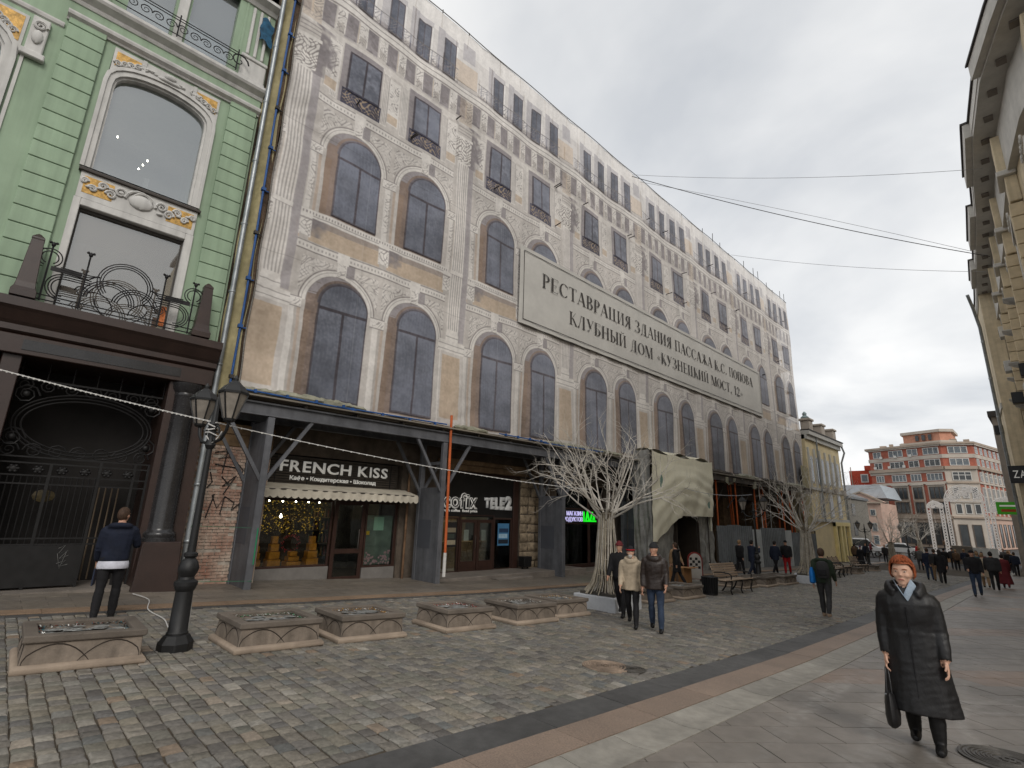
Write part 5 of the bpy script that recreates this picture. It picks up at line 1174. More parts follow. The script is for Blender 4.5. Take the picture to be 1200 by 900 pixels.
# the iron gate
m_giron = M('gate_iron', rgb(36, 35, 35), .55, .2, 6, metal=.2, var2=.2)
gt = world_thing('iron_gate', 'black wrought iron gate with large oval and scrolls in the granite portal', 'gate', (-14.5, 1, 0))
IX = -14.55
b = B(); b.box(IX - .02, IX + .02, -.22, 1.42, .06, .86); pn = b.build('kick_plate', m_giron, gt, bevel=.005)
b = B(); gy, gz_ = 1.05, .5
for s in ([(0,.3),(.1,.36),(.02,.2),(.16,.26),(.05,.1),(.18,.16)], [(.02,.0),(.16,.06),(.06,-.06),(.2,-.02)], [(.0,.2),(.08,-.1),(.14,.22)]): b.tube([(IX + .02, gy + p[0], gz_ + p[1]) for p in s], .005, 4)
b.build('graffiti', M('faded_white_marker', rgb(120, 120, 118), .8), pn)
for k in range(17): b = B(); y = -.2 + k * .1; b.tube([(IX, y, .86), (IX, y, 2.25)], .011, 5); b.build('bar', m_giron, gt, 60)
for z in (.88, 1.0, 2.08, 2.25, 2.5, 2.62): b = B(); b.box(IX - .015, IX + .015, -.24, 2.34, z - .015, z + .015); b.build('rail', m_giron, gt)
for y in (-.23, .62, 1.44, 2.06, 2.32): b = B(); b.box(IX - .025, IX + .025, y - .025, y + .025, .0, 2.62 if y not in (.62,) else 2.5); b.build('stile', m_giron, gt)
for rx, rz in ((1.05, .56), (1.14, .63), (1.2, .7)): b = B(); b.tube([(IX, 1.03 + rx * math.cos(a), 3.32 + rz * math.sin(a)) for a in np.linspace(0, 2 * math.pi, 49)], .016, 5); b.build('oval_ring', m_giron, gt, 60)
for i in range(14):
    b = B(); y = -.1 + (i % 7) * .37; scroll(b, y, 2.75 if i < 7 else 4.1, .16, (-1) ** i, IX, .014, 1.9); b.build('scroll', m_giron, gt, 60)
for y, z in ((-.1, 3.0), (2.18, 3.0), (-.05, 3.9), (2.15, 3.9)):
    b = B(); scroll(b, y, z, .22, 1 if y < 1 else -1, IX, .016, 2.2); blob(b, IX + .02, y, z, .05, .07, .07); b.build('scroll', m_giron, gt, 60)
for k in range(6): b = B(); y = .05 + k * .38; blob(b, IX + .03, y, 2.37, .04, .09, .07); [blob(b, IX + .04, y + .07 * math.cos(a), 2.37 + .06 * math.sin(a), .03, .035, .03) for a in np.linspace(0, 6.28, 7)[:-1]]; b.build('rosette', m_giron, gt, 60)
for k in range(4): b = B(); y = 1.55 + k * .13; b.tube([(IX - .5 - k * .1, y, .1), (IX - .5 - k * .1, y, 2.1)], .014, 5); b.build('bar', M('pale_bar', rgb(110, 96, 80), .6), gt, 60)
b = B(); blob(b, IX - .15, .62, 1.85, .02, .2, .13, 10); b.build('emblem', M('dull_brass', rgb(70, 60, 36), .5, .3, 9), gt)
b = B(); b.box(IX - .015, IX + .015, -.22, 2.32, 4.2, 4.24); [b.tube([(IX, -.2 + .42 * k, 4.22), (IX, -.2 + .42 * k, 4.6)], .012, 5) for k in range(7)]; b.build('top_rail', m_giron, gt)
# balcony rail between the obelisks
bl = world_thing('balcony_railing', 'black art nouveau balcony railing with interlaced circles above the granite portal', 'railing', (PX + .12, 1.1, 5.77))
RX = PX + .16
def arc(cy, cz, r, a0, a1, n=20): return [(RX, cy + r * math.cos(R(a)), cz + r * math.sin(R(a))) for a in np.linspace(a0, a1, n)]
def rail(pts, r=.013, name='scroll_bar'): b = B(); b.tube(pts, r, 5); b.build(name, m_wrought, bl, 60)
for q in (.0, .05, .1): rail(arc(1.1, 6.58, .52 - q, -40, 220)); rail(arc(.85, 6.1, .48 - q, 0, 180)); rail(arc(1.35, 6.1, .44 - q, 20, 175))
for s, c in ((1, 2.5), (-1, -.3)):
    for q in (0, .05, .1): rail([(RX, 1.1 + s * (.45 + q * .6), 6.62 + q * .2), (RX, 1.1 + s * .66, 6.6 - q), (RX, c - s * .25, 6.62 - q)]); rail(arc(c - s * .38, 6.18, .3 - q, 90, 90 - s * 180, 12)); rail([(RX, 1.1 + s * .6, 6.48 - q), (RX, c - s * .38, 6.48 - q)])
    for q in (0, .06): rail(arc(c - s * .05, 6.78, .2 - q, -60, 250)); rail([(RX, c + s * .1, 6.98 - q), (RX, c + s * .3, 6.98 - q)])
    for y in (c - s * .05, 1.1 + s * .72): rail([(RX, y, 5.8), (RX, y, 7.05)], .018, 'baluster'); b = B(); blob(b, RX, y, 7.08, .04, .04, .06); blob(b, RX, y - .05, 7.12, .025, .03, .03); blob(b, RX, y + .05, 7.12, .025, .03, .03); b.build('finial', m_wrought, bl, 60)
    b = B(); b.box(RX - .006, RX + .006, min(c - s * .1, 1.1 + s * .78), max(c - s * .1, 1.1 + s * .78), 6.5, 6.6); b.build('fretwork_plate', m_wrought, bl)
    b = B(); scroll(b, 1.1 + s * .72, 6.2, .13, s, RX, .012, 2.2); b.build('boss', m_wrought, bl, 60)
for z in (5.83, 5.93): rail([(RX, -.35, z), (RX, 2.55, z)], .014, 'bottom_rail')
rail(arc(1.1, 6.2, .5, 190, 350)); rail(arc(.6, 5.9, .35, 0, 120)); rail(arc(1.6, 5.9, .35, 60, 180))
b = B(); b.box(PX + .05, PX + .1, 1.86, 1.96, 5.85, 6.35); tag(b.build('warning_strip', M('orange_strip', rgb(206, 120, 70), .7, .3, 20), None), 'small orange and white strip behind the right end of the balcony railing', 'strip')
# upper balcony rail
ub = world_thing('balcony_railing', 'low black railing with scrolls in front of the top windows of the green building', 'railing', (GX + .24, 1, 13.8)); bl = ub; RX = GX + .27
for z in (13.86, 14.32, 14.4): rail([(RX, -1.0, z), (RX, 2.42, z)], .014, 'rail')
for k in range(12): b = B(); y = -.9 + k * .28; scroll(b, y, 14.09, .14, (-1) ** k, RX, .012, 1.7); b.build('scroll', m_wrought, ub, 60)
for y in (-.9, .95, 2.4): rail([(RX, y, 13.8), (RX, y, 14.5)], .018, 'baluster')
b = B(); scroll(b, 2.45, 14.15, .25, 1, RX, .02, 1.2); b.build('scroll', m_wrought, ub, 60)
# drainpipe between the buildings
m_galv = M('galvanised_pipe', rgb(150, 154, 156), .4, .12, 2, metal=.6, var2=.2, scale2=6)
dp = world_thing('drainpipe', 'galvanised drainpipe running down between the green building and the scaffold', 'drainpipe', (-14.3, 3.34, .2))
b = B(); b.tube([(-14.2, 3.3, .25), (-14.18, 3.3, 1.2), (-14.18, 3.3, 4.7), (-14.16, 3.3, 5.6), (-14.16, 3.3, 19)], .07, 12); b.build('pipe', m_galv, dp, 60)
for z in (.9, 2.2, 3.5, 5.2, 7.2, 9.2, 11.2, 13.2, 15.2): b = B(); b.lathe([(.078, 0), (.086, .01), (.086, .06), (.078, .07)], (-14.172, 3.3, z), 12); b.build('joint', m_galv, dp, 60)
b = B(); b.tube([(-14.2, 3.3, .3), (-14.12, 3.3, .12), (-13.98, 3.3, .05)], .075, 12); b.build('outlet', m_galv, dp, 60)
# ------------------------------------------------------------ construction part of the frontage
m_tarp = M('yellow_green_tarpaulin', rgb(228, 222, 198), .6, .06, 1.0, bump=.25, bscale=9, var2=.06, scale2=5)
m_tarp2 = M('grey_plastic_sheet', rgb(150, 148, 142), .35, .2, 1.2, bump=.5, bscale=7, var2=.25, scale2=6, spec=.6)
tp = world_thing('tarpaulin_porch', 'pale yellow tarpaulin and grey plastic draped over a scaffold porch', 'tarpaulin', (-13.5, 25.2, -.75))
def drape(y0, y1, z0, z1, x, seed, amp=.07, nu=26, nv=26, bulge=0.0, taper=0.0):
    r = random.Random(seed); ph = [r.uniform(0, 6) for _ in range(6)]
    def fn(u, v):
        y = y0 + (y1 - y0) * u; z = z0 + (z1 - z0) * v
        y += taper * (1 - v) * (u - .5)
        e = amp * (math.sin(u * 13 + v * 4 + ph[0]) + .7 * math.sin(u * 23 - v * 9 + ph[1]) + .6 * math.sin(v * 12 + u * 6 + ph[2]) + .4 * math.sin(v * 27 + u * 15 + ph[3])) * (.35 + .65 * (1 - v))
        return (x + e + bulge * math.sin(math.pi * v) * math.sin(math.pi * u), y, z)
    b = B(); b.sheet(fn, nu, nv); return b
def porch(u, v):
    zb = 1.95 if u > .42 else (.75 + 1.2 * (u / .42) ** 1.5 if u > .05 else .75)
    z = zb + (4.95 - zb) * v; y = 21.9 + 6.2 * u - .25 * (1 - v) * (u < .4) + .18 * v * (u > .9)
    hang = math.sin(math.pi * min(1, v * 1.15))                              # swags between the tied points
    e = .022 * math.sin(9 * u + 7 * v) * hang + .035 * math.sin(17 * u - 6 * v + 1) * (1 - v) + .035 * math.sin(30 * u * (1.2 - v * .5) + 3 * v) * (1 - v) + .02 * math.sin(30 * v + 7 * (u - .5) ** 2 * 4) * hang
    return (-12.92 + e + .14 * hang * math.sin(math.pi * u), y, z - .10 * abs(math.sin(3.1416 * 3 * u)) * v)
b = B(); b.sheet(porch, 60, 40); b.build('upper_sheet', m_tarp, tp, 180)
b = B(); b.sheet(lambda u, v: (-13.05 - .95 * v, 21.9 + 6.2 * u + .12 * math.sin(v * 7), 5.0 + .12 * v + .08 * math.sin(u * 16 + v * 5)), 26, 8); b.build('top_sheet', m_tarp, tp, 180)
drape(22.0, 24.35, -.85, 3.9, -13.3, 2, .08, taper=.7).build('left_plastic', m_tarp2, tp, 180)
drape(26.7, 28.75, -.85, 2.2, -13.3, 3, .08).build('right_plastic', m_tarp2, tp, 180)
b = drape(0, 1.0, -.8, 5.0, 0, 4, .05); b.v = [(-13.05 - p[1], 21.9 + p[0] * 1.0, p[2]) for p in b.v]; b.build('side_sheet', m_tarp2, tp, 180)
b = drape(0, 1.0, 1.2, 5.0, 0, 5, .05); b.v = [(-13.05 - p[1], 28.1 + p[0] * 1.0, p[2]) for p in b.v]; b.build('side_sheet', m_tarp, tp, 180)
b = B(); b.box(-14.2, -13.3, 24.5, 26.6, -.8, 2.0); b.box(-13.35, -13.2, 24.3, 24.5, -.8, 2.0); b.box(-13.35, -13.2, 26.6, 26.8, -.8, 2.0)
b = B()
for a in ((-15.4, -13.15, 24.35, 24.42, -.85, 2.02), (-15.4, -13.15, 26.68, 26.75, -.85, 2.02), (-15.4, -13.15, 24.42, 26.68, 1.95, 2.02), (-15.45, -15.4, 24.35, 26.75, -.85, 2.02)): b.box(*a)
b.build('passage', M('dark_brown_boards', rgb(52, 44, 36), .8, .2, 2), tp)
b = B(); blob(b, -14.2, 25.5, 1.72, .12, .12, .12, 10); b.build('lamp_globe', M('blue_grey_globe', rgb(120, 132, 150), .3), tp, 60)
for k, (y, z) in enumerate(((22.7, 2.9), (27.5, 2.3))): b = B(); b.prism([(y - .16, z), (y + .16, z), (y + .16, z + .75), (y, z + 1.1), (y - .16, z + .75)], -12.93, -12.9, 'x'); b.build('printed_mark', M('faded_teal', rgb(122, 148, 136), .7, .15, 5), tp)
b = B()
for y in (22.2, 24.4, 26.7, 28.0):
    for x in (-13.25, -14.6): b.tube([(x, y, -.9), (x, y, 4.95)], .028, 6)
b.build('scaffold_frame', m_scaf, tp, 60)
# canopy of old boards further along, carried by orange tubes
c2 = world_thing('board_canopy', 'ragged dark board canopy on orange tubes along the far half of the site', 'canopy', (-13.8, 38, 4.2))
for k in range(9): x = -15.3 + k * .22; b = B(); b.box(x, x + .21, 29.0, 47.6 - .4 * (k % 3), 4.44 + .006 * (k % 3), 4.5 + .006 * (k % 3)); b.build('plank', m_soffit if k < 6 else m_deckw, c2)
b = B(); b.box(-13.5, -13.42, 28.9, 47.5, 4.1, 4.42); b.build('edge_board', m_soffit, c2)
for k in range(10): b = B(); y = 29.4 + k * 1.95; b.box(-15.3, -13.3, y, y + .09, 4.3, 4.44); b.build('joist', m_soffit, c2)
for i, (y, l) in enumerate(((29.3, 3.5), (33.2, 3.8), (37.5, 4.2), (42.3, 4.5))):
    crumple('rolled_sheeting', ['crumpled sheeting along the board canopy just right of the yellow porch', 'crumpled sheeting on the board canopy above the double lantern', 'crumpled pale sheeting in the middle of the far board canopy', 'crumpled pale sheeting at the far end of the board canopy'][i], y, y + l, 4.62, .16, 20 + i, m_tarpg if i % 2 else m_soffit, -13.7)
rt = random.Random(31)
for i in range(22):
    y = 29.6 + i * .82 + rt.uniform(-.2, .2); x = rt.choice((-13.7, -14.2, -14.9)); col = m_otube if i % 3 else (m_white if i % 2 else m_dktube)
    b = B(); b.tube([(x, y, gz(y) - .1), (x + rt.uniform(-.1, .1), y + rt.uniform(-.5, .3), 4.4)], .05 if i % 3 else .03, 7); b.build('prop_tube', col, c2, 60)
for i in range(8):
    y = 30 + i * 2.1; b = B(); b.tube([(-13.9, y, rt.uniform(2, 2.6)), (-13.9, y + 1.9, rt.uniform(3.2, 4.2))], .03, 6); b.build('brace_tube', m_dktube, c2, 60)
for i in range(4): b = B(); y = 31 + i * 4.3; b.sheet(lambda u, v: (-13.5 + .12 * math.sin(u * 9) + .05 * v, y + 1.6 * u, 4.35 - .5 * (1 - v) * (.5 + .5 * math.sin(u * 4 + i)) ), 10, 4); b.build('torn_sheet', m_tarpg, c2, 180)
# fence of grey corrugated panels with pale boards
m_corr = M('grey_corrugated_metal', rgb(118, 122, 124), .5, .12, .9, var2=.2, scale2=3, metal=.2)
m_corw = M('pale_board', rgb(178, 182, 182), .6, .1, 1, var2=.15)
fn = world_thing('site_fence', 'fence of grey corrugated metal sheets and pale boards round the building site', 'fence', (-13.2, 37, -1))
panels = [(29.0, 30.4, 1.5, 0), (30.4, 32.2, 1.55, 0), (32.2, 33.8, 1.5, 0), (33.85, 35.25, 1.3, 1), (35.3, 37.3, 1.4, 0), (37.3, 39.5, 1.4, 0), (39.55, 40.8, 1.25, 1), (40.85, 42.6, 1.1, 0), (42.6, 44.6, 1.05, 0), (44.6, 46.4, 1.0, 0)]
for y0, y1, zt, w in panels:
    zb = gz(y0) + .02
    if w: b = B(); b.box(-13.2, -13.17, y0, y1, zb, zt); b.build('pale_panel', m_corw, fn)
    else:
        b = B(); n = int((y1 - y0) / .07); b.loft([[(-13.2 + (.045 if (i // 2) % 2 else -.045), y0 + (y1 - y0) * i / n, zb) for i in range(n + 1)], [(-13.2 + (.045 if (i // 2) % 2 else -.045), y0 + (y1 - y0) * i / n, zt) for i in range(n + 1)]], cap=False, closed=False); b.build('corrugated_panel', m_corr, fn)
for k in range(10): b = B(); y = 29 + k * 1.94; b.box(-13.32, -13.24, y, y + .08, gz(y) - .1, 1.2); b.build('fence_post', m_soffit, fn)
t = world_thing('black_crate', 'low black crate on the pavement against the corrugated fence', 'crate', (-12.8, 29.8, -.85)); b = B(); b.box(-13.0, -12.55, 29.2, 30.3, gz(29.7), gz(29.7) + .42); b.build('body', m_black, t, bevel=.02)
for k in range(4): b = B(); b.box(-12.56, -12.53, 29.25 + k * .27, 29.4 + k * .27, gz(29.7) + .05, gz(29.7) + .38); b.build('slat', M('worn_black', rgb(52, 50, 50), .6), t)
# ------------------------------------------------------------ building on the right side of the street
m_yel = M('ochre_stucco', rgb(214, 197, 166), .85, .1, .5, bump=.15, bscale=20, var2=.12, scale2=3, streak=.15)
m_pale = M('pale_grey_stucco', rgb(196, 192, 184), .8, .08, .6, bump=.1, bscale=20, var2=.1, scale2=3)
m_whs = M('white_trim', rgb(206, 202, 194), .75, .08, .8, var2=.1)
m_dkeave = M('dark_eave_metal', rgb(62, 58, 56), .6, .1)
CYL = [6, 10, 15, 19.5, 21.8, 25, 28.9, 33.8, 37.4, 42, 54, 57.5]; CXL = [7.2, 5.6, 3.8, 2.2, 1.5, .68, .16, -.2, -.38, -.75, -1.6, -1.9]
def cxr(y): return float(np.interp(y, CYL, CXL))
rb_ = world_thing('ochre_building', 'ornate ochre corner building with deep grey eaves along the right side of the street', 'building', (4, 35, -1))
ysr = list(np.arange(6, 57.6, 1.0)) + [57.5]
def wall_strip(name, off, z0, z1, mat, y0=6, y1=57.5, thick=.3, ylist=None):
    b = B(); yy = [y for y in (ylist or ysr) if y0 < y < y1]; yy = [y0] + yy + [y1]
    b.loft([[(cxr(y) + off, y, z0), (cxr(y) + off, y, z1), (cxr(y) + off + thick, y, z1), (cxr(y) + off + thick, y, z0)] for y in yy]); return b.build(name, mat, rb_)
wall_strip('wall', 1.15, -2.5, 19.2, m_yel, thick=9)
wall_strip('plinth', 1.0, -2.5, 1.1, m_pale, thick=.2)
wall_strip('string_course', .95, 5.3, 5.75, m_whs, thick=.25); wall_strip('string_course', .98, 10.3, 10.65, m_whs, thick=.22); wall_strip('frieze', .85, 17.0, 19.2, m_pale, thick=.35)
# deep eaves with projecting blocks
wall_strip('eaves_soffit', .05, 19.2, 19.45, m_pale, thick=1.2)
wall_strip('eaves_fascia', .02, 19.45, 20.0, m_whs, thick=.3)
wall_strip('eaves_edge', -.06, 20.0, 20.1, m_dkeave, thick=.5)
wall_strip('roof', .4, 20.05, 20.4, m_dkeave, thick=9)
for y0, y1 in ((17, 24.8), (28.8, 33.6), (37.2, 42.1), (45.5, 49.5)):
    wall_strip('eaves_block', -.22, 19.3, 20.02, m_pale, y0, y1, .3); wall_strip('eaves_edge', -.3, 20.02, 20.11, m_dkeave, y0 - .05, y1 + .05, .3)
yy_ = 17.0
while yy_ < 57:
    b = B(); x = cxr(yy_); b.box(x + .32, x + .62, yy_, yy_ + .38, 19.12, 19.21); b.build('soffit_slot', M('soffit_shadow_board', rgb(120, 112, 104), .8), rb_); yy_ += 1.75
wall_strip('corner_pier', .12, -2.5, 19.18, m_yel, 50.8, 57.48, .9)
wall_strip('corner_band', .04, 5.3, 5.8, m_whs, 50.8, 57.5, .1); wall_strip('corner_band', .04, 10.3, 10.7, m_whs, 50.8, 57.5, .1)
# pilasters with rusticated courses, capitals with white caps
m_rus = M('ochre_block', rgb(212, 194, 162), .85, .1, .6, bump=.15, bscale=20, var2=.12, scale2=3, objrand=.06)
for yp in (22.5, 29.6, 35.5, 40.5, 45.6):
    x = cxr(yp)
    b = B(); b.box(x + .62, x + 1.2, yp - .75, yp + .75, 17.1, 18.9); b.build('pilaster_block', m_yel, rb_, bevel=.03)
    b = B(); b.box(x + .55, x + 1.2, yp - .85, yp + .85, 16.85, 17.1); b.build('pilaster_cap', m_whs, rb_, bevel=.03)
    b = B(); b.box(x + .78, x + 1.2, yp - .65, yp + .65, 15.6, 16.85); b.build('pilaster_panel', m_yel, rb_, bevel=.03)
    z = 5.8
    while z < 15.5: b = B(); b.box(x + .72, x + 1.2, yp - .6, yp + .6, z, z + .62); b.build('stone_course', m_rus, rb_, bevel=.025); z += .65
    b = B(); b.box(x + .68, x + 1.2, yp - .7, yp + .7, -2, 5.3); b.build('pilaster_foot', m_pale, rb_, bevel=.03)
m_rwin = glass_mat('right_window_glass', (.3, .32, .34), .12)
for ya, yb in ((24.2, 27.8), (31, 34), (36.8, 39.2), (41.8, 44.2), (47, 50)):
    ym = (ya + yb) / 2; w = min(1.3, (yb - ya) / 2 - .1); x = cxr(ym)
    for z0, z1 in ((1.2, 4.4), (6.5, 9.6), (11.4, 15.6)):
        b = B(); b.box(x + .98, x + 1.3, ym - w - .22, ym - w, z0, z1); b.box(x + .98, x + 1.3, ym + w, ym + w + .22, z0, z1); b.box(x + .92, x + 1.3, ym - w - .3, ym + w + .3, z1, z1 + .3); b.box(x + .9, x + 1.3, ym - w - .3, ym + w + .3, z0 - .2, z0); f = b.build('window_surround', m_whs, rb_, bevel=.02)
        b = B(); b.box(x + 1.08, x + 1.12, ym - w, ym + w, z0, z1); b.build('pane', m_rwin, f)
    for zq in (16.0,):
        b = B()
        for k in range(5): scroll(b, ym - .8 + .4 * k, zq + .2, .18, (-1) ** k, x + .9, .05)
        b.build('relief_ornament', m_whs, rb_, 60)
# shell shaped light shelves and floodlights
for i, (y, z, o) in enumerate(((38.5, 14.2, .3), (42.5, 13.5, .3), (44.0, 11.8, .35), (47.5, 11.6, .35), (45.0, 9.3, .3), (49.0, 10.4, .3))):
    x = cxr(y) + o; t = world_thing('shell_wall_lamp', ['highest grey shell shaped wall shade on the ochre building', 'second highest grey shell wall shade on the ochre building', 'third grey shell wall shade from the top of the ochre building', 'fourth grey shell wall shade from the top of the ochre building', 'lowest grey shell wall shade on the ochre building', 'grey shell wall shade nearest the far end of the ochre building'][i], 'wall lamp', (x + .6, y, z), 'shell shades on the ochre wall')
    b = B(); b.loft([[(x + .9, y - .55 * k, z + .3 * h), (x + .9, y + .55 * k, z + .3 * h), (x + .9 - .75 * k, y + .4 * k, z + .35 * h + .1), (x + .9 - .75 * k, y - .4 * k, z + .35 * h + .1)] for k, h in ((.25, -1), (.7, -.5), (1, 0), (1, .15))]); b.build('shade', m_pale, t)
    b = B(); b.bar((x + .9, y, z), (x + 1.25, y, z), .08); b.build('bracket', m_dkeave, t)
for i, (x, y, z) in enumerate(((.35, 37.2, 9.9), (-.25, 43.5, 9.6), (-1.75, 55, 9.3))):
    t = world_thing('floodlight', ['black box floodlight on the ochre wall nearest the camera', 'black box floodlight in the middle of the ochre wall', 'small black floodlight at the far corner of the ochre wall'][i], 'floodlight', (x, y, z), 'floodlights on the ochre wall')
    s = .32; b = B(); b.box(x - s, x + s * .7, y - s, y + s, z - s * 1.1, z + s * 1.1); b.build('housing', m_black, t, bevel=.03); b = B(); b.bar((x + s * .7, y, z), (cxr(y) + 1.2, y, z), .07); b.build('arm', m_dkeave, t)
t = world_thing('drainpipe', 'grey drainpipe down the far corner of the ochre building', 'drainpipe', (-.9, 54.5, -1))
b = B(); b.tube([(-1.9, 51.4, 19.6), (-1.75, 52.0, 18.6), (-1.62, 53.0, 17.2), (-1.62, 53.0, -1.4)], .11, 9); b.build('pipe', m_galv, t, 60)
for z in (16, 13, 10, 7, 4): b = B(); b.lathe([(.13, 0), (.13, .12)], (-1.62, 53.0, z), 9); b.build('joint', m_galv, t)
# air conditioners
for i, (y, z) in enumerate(((46.8, 14.4), (48.6, 12.4))):
    x = cxr(y) + .75; t = world_thing('air_conditioner', ['upper', 'lower'][i] + ' grey air conditioner box on the ochre wall', 'air conditioner', (x, y, z), 'air conditioners on the ochre wall'); b = B(); b.box(x - .2, x + .3, y - .45, y + .45, z, z + .75); b.build('case', m_whs, t, bevel=.03); b = B(); b.lathe([(.25, 0), (.25, .02)], (0, 0, 0), 14); b.v = [(x - .2 - v[2], y + v[0], z + .38 + v[1]) for v in b.v]; b.build('fan_grille', m_dkeave, t)
# hanging shop signs
def hang_sign(label, x0, x1, y, z0, z1, mat, txt=None, tmat=None, holder=2.5):
    t = world_thing('hanging_sign', label, 'shop sign', ((x0 + x1) / 2, y, z0)); b = B(); b.box(x0, x1, y - .06, y + .06, z0, z1); b.build('panel', mat, t, bevel=.01)
    b = B(); b.bar((x1, y, (z0 + z1) / 2), (x1 + holder, y, (z0 + z1) / 2), .06); b.build('arm', m_dkeave, t)
    if txt:
        n = len(txt); w = (x1 - x0) * .8 / n
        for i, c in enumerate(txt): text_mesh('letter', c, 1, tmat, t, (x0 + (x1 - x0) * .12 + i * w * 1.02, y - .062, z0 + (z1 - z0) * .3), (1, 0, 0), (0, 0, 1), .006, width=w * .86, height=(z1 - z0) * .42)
    return t
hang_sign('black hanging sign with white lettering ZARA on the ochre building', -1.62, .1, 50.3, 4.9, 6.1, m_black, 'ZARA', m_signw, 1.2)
gs = hang_sign('bright green hanging sign with a red strip near the far end of the street', -2.95, -1.6, 56.5, 2.9, 3.85, M('bright_green_sign', rgb(52, 128, 26), .5, .08, emit=.25), None, None, 1.2)
b = B(); b.box(-2.7, -1.85, 56.43, 56.435, 3.1, 3.3); b.build('red_strip', M('red_strip', rgb(180, 70, 40), .6), gs); b = B(); b.box(-2.75, -1.8, 56.43, 56.435, 3.5, 3.62); b.build('pale_strip', m_signw, gs)
t = world_thing('wall_lantern', 'white box lantern on the ochre wall beside the green sign', 'lantern', (-.9, 47, 3.2)); b = B(); b.box(-1.0, -.5, 46.6, 47.1, 2.9, 3.7); b.build('case', m_whs, t, bevel=.04); b = B(); b.bar((-.5, 46.9, 3.3), (.5, 46.9, 3.3), .06); b.build('arm', m_dkeave, t)
for i, (y, z, s) in enumerate(((50, 2.6, .4), (53, 1.0, .5))):
    b = B(); blob(b, cxr(y) + .75, y, z, .3, s, .3, 12); tag(b.build('red_wall_lamp', M('dark_red_plastic', rgb(116, 36, 34), .5), None, 60), ['dark red round lamp on the ochre wall above the green sign arm', 'dark red round lamp low on the far end of the ochre wall'][i], 'wall lamp')
# grey house beyond
b = world_thing('grey_house', 'narrow grey house just beyond the ochre building on the right', 'building', (0, 66, -1.6))
q = B(); q.box(-2.4, 8, 62, 74, -2, 11.5); q.build('wall', M('grey_brown_stucco', rgb(138, 130, 122), .9, .12), b); q = B(); q.box(-2.6, 8.2, 61.8, 74.2, 11.5, 12.0); q.build('roof', m_dkeave, b)
for k in range(3):
    for z in (2, 5.2, 8.4): q = B(); q.box(-2.45, -2.38, 63.2 + k * 3.6, 65 + k * 3.6, z, z + 2); f = q.build('window', m_whs, b); q = B(); q.box(-2.47, -2.455, 63.35 + k * 3.6, 64.85 + k * 3.6, z + .15, z + 1.85); q.build('pane', m_rwin, f)
# ------------------------------------------------------------ far end of the street
def facade(name, label, cat, p0, p1, z0):
    """thing whose local +X runs along the facade and local -Y points at the street"""
    a = math.atan2(p1[1] - p0[1], p1[0] - p0[0]); t = thing(name, label, cat, (p0[0], p0[1], z0), a); return t, math.hypot(p1[0] - p0[0], p1[1] - p0[1])
m_fglass = M('far_window_glass', rgb(92, 100, 106), .2, .25, .5, var2=.2, spec=.6)
m_fwhite = M('far_white_frame', rgb(200, 198, 192), .7, .05)
def fwin(t, u0, u1, z0, z1, nm=2, nr=1, out=.06, glass=None, fr=None, sill=True):
    b = B(); w = .07
    b.box(u0, u0 + w, -out, .0, z0, z1); b.box(u1 - w, u1, -out, .0, z0, z1); b.box(u0 + w, u1 - w, -out, .0, z1 - w, z1); b.box(u0 + w, u1 - w, -out, .0, z0, z0 + w)
    for k in range(1, nm): c = u0 + (u1 - u0) * k / nm; b.box(c - w / 2, c + w / 2, -out, .0, z0 + w, z1 - w)
    for k in range(1, nr + 1): c = z0 + (z1 - z0) * k / (nr + 1) + .1; b.box(u0 + w, u1 - w, -out + .005, -.005, c - w / 2, c + w / 2)
    if sill: b.box(u0 - .1, u1 + .1, -out - .08, .0, z0 - .1, z0 - .002)
    o = b.build('window', fr or m_fwhite, t)
    b = B(); b.box(u0 + w, u1 - w, -out * .4, -out * .3, z0 + w, z1 - w); b.build('pane', glass or m_fglass, o)
m_redb = M('red_brick_far', rgb(170, 100, 82), .9, .12, .6, var2=.15, scale2=3)
m_fston = M('far_beige_stone', rgb(190, 180, 168), .85, .1, .5, var2=.12, scale2=2)
m_ftan = M('far_tan_stone', rgb(172, 156, 140), .85, .1, .5, var2=.12, scale2=2)
m_pink = M('pink_stucco', rgb(196, 166, 150), .85, .08, .5, var2=.1)
Zb = -1.6
# main red and white building: three facades of one house
RA = [(-23.4, 121.0), (-11.76, 116.4), (-7.73, 118.4), (-4.6, 136.0)]
rbt = world_thing('red_building', 'red brick and beige stone five storey corner building across the square', 'building', (-12, 120, Zb))
b = B(); pts = RA + [(-4, 150), (-24, 150)]; b.prism(pts, Zb, 16.0, 'z'); b.build('wall', m_redb, rbt)
b = B(); b.prism([(-23.9, 120.6), (-11.7, 115.8), (-7.4, 118.0), (-4.1, 136), (-4, 150), (-24.3, 150)], 16.0, 16.35, 'z'); b.build('roof', m_ftan, rbt)
def sub(p0, p1):
    o = bpy.data.objects.new('facade', None); return o
def fpart(p0, p1):
    a = math.atan2(p1[1] - p0[1], p1[0] - p0[0]); c, s = math.cos(a), math.sin(a)
    def put(b): b.v = [(p0[0] + v[0] * c - v[1] * s, p0[1] + v[0] * s + v[1] * c, v[2]) for v in b.v]; return b
    return put, math.hypot(p1[0] - p0[0], p1[1] - p0[1])
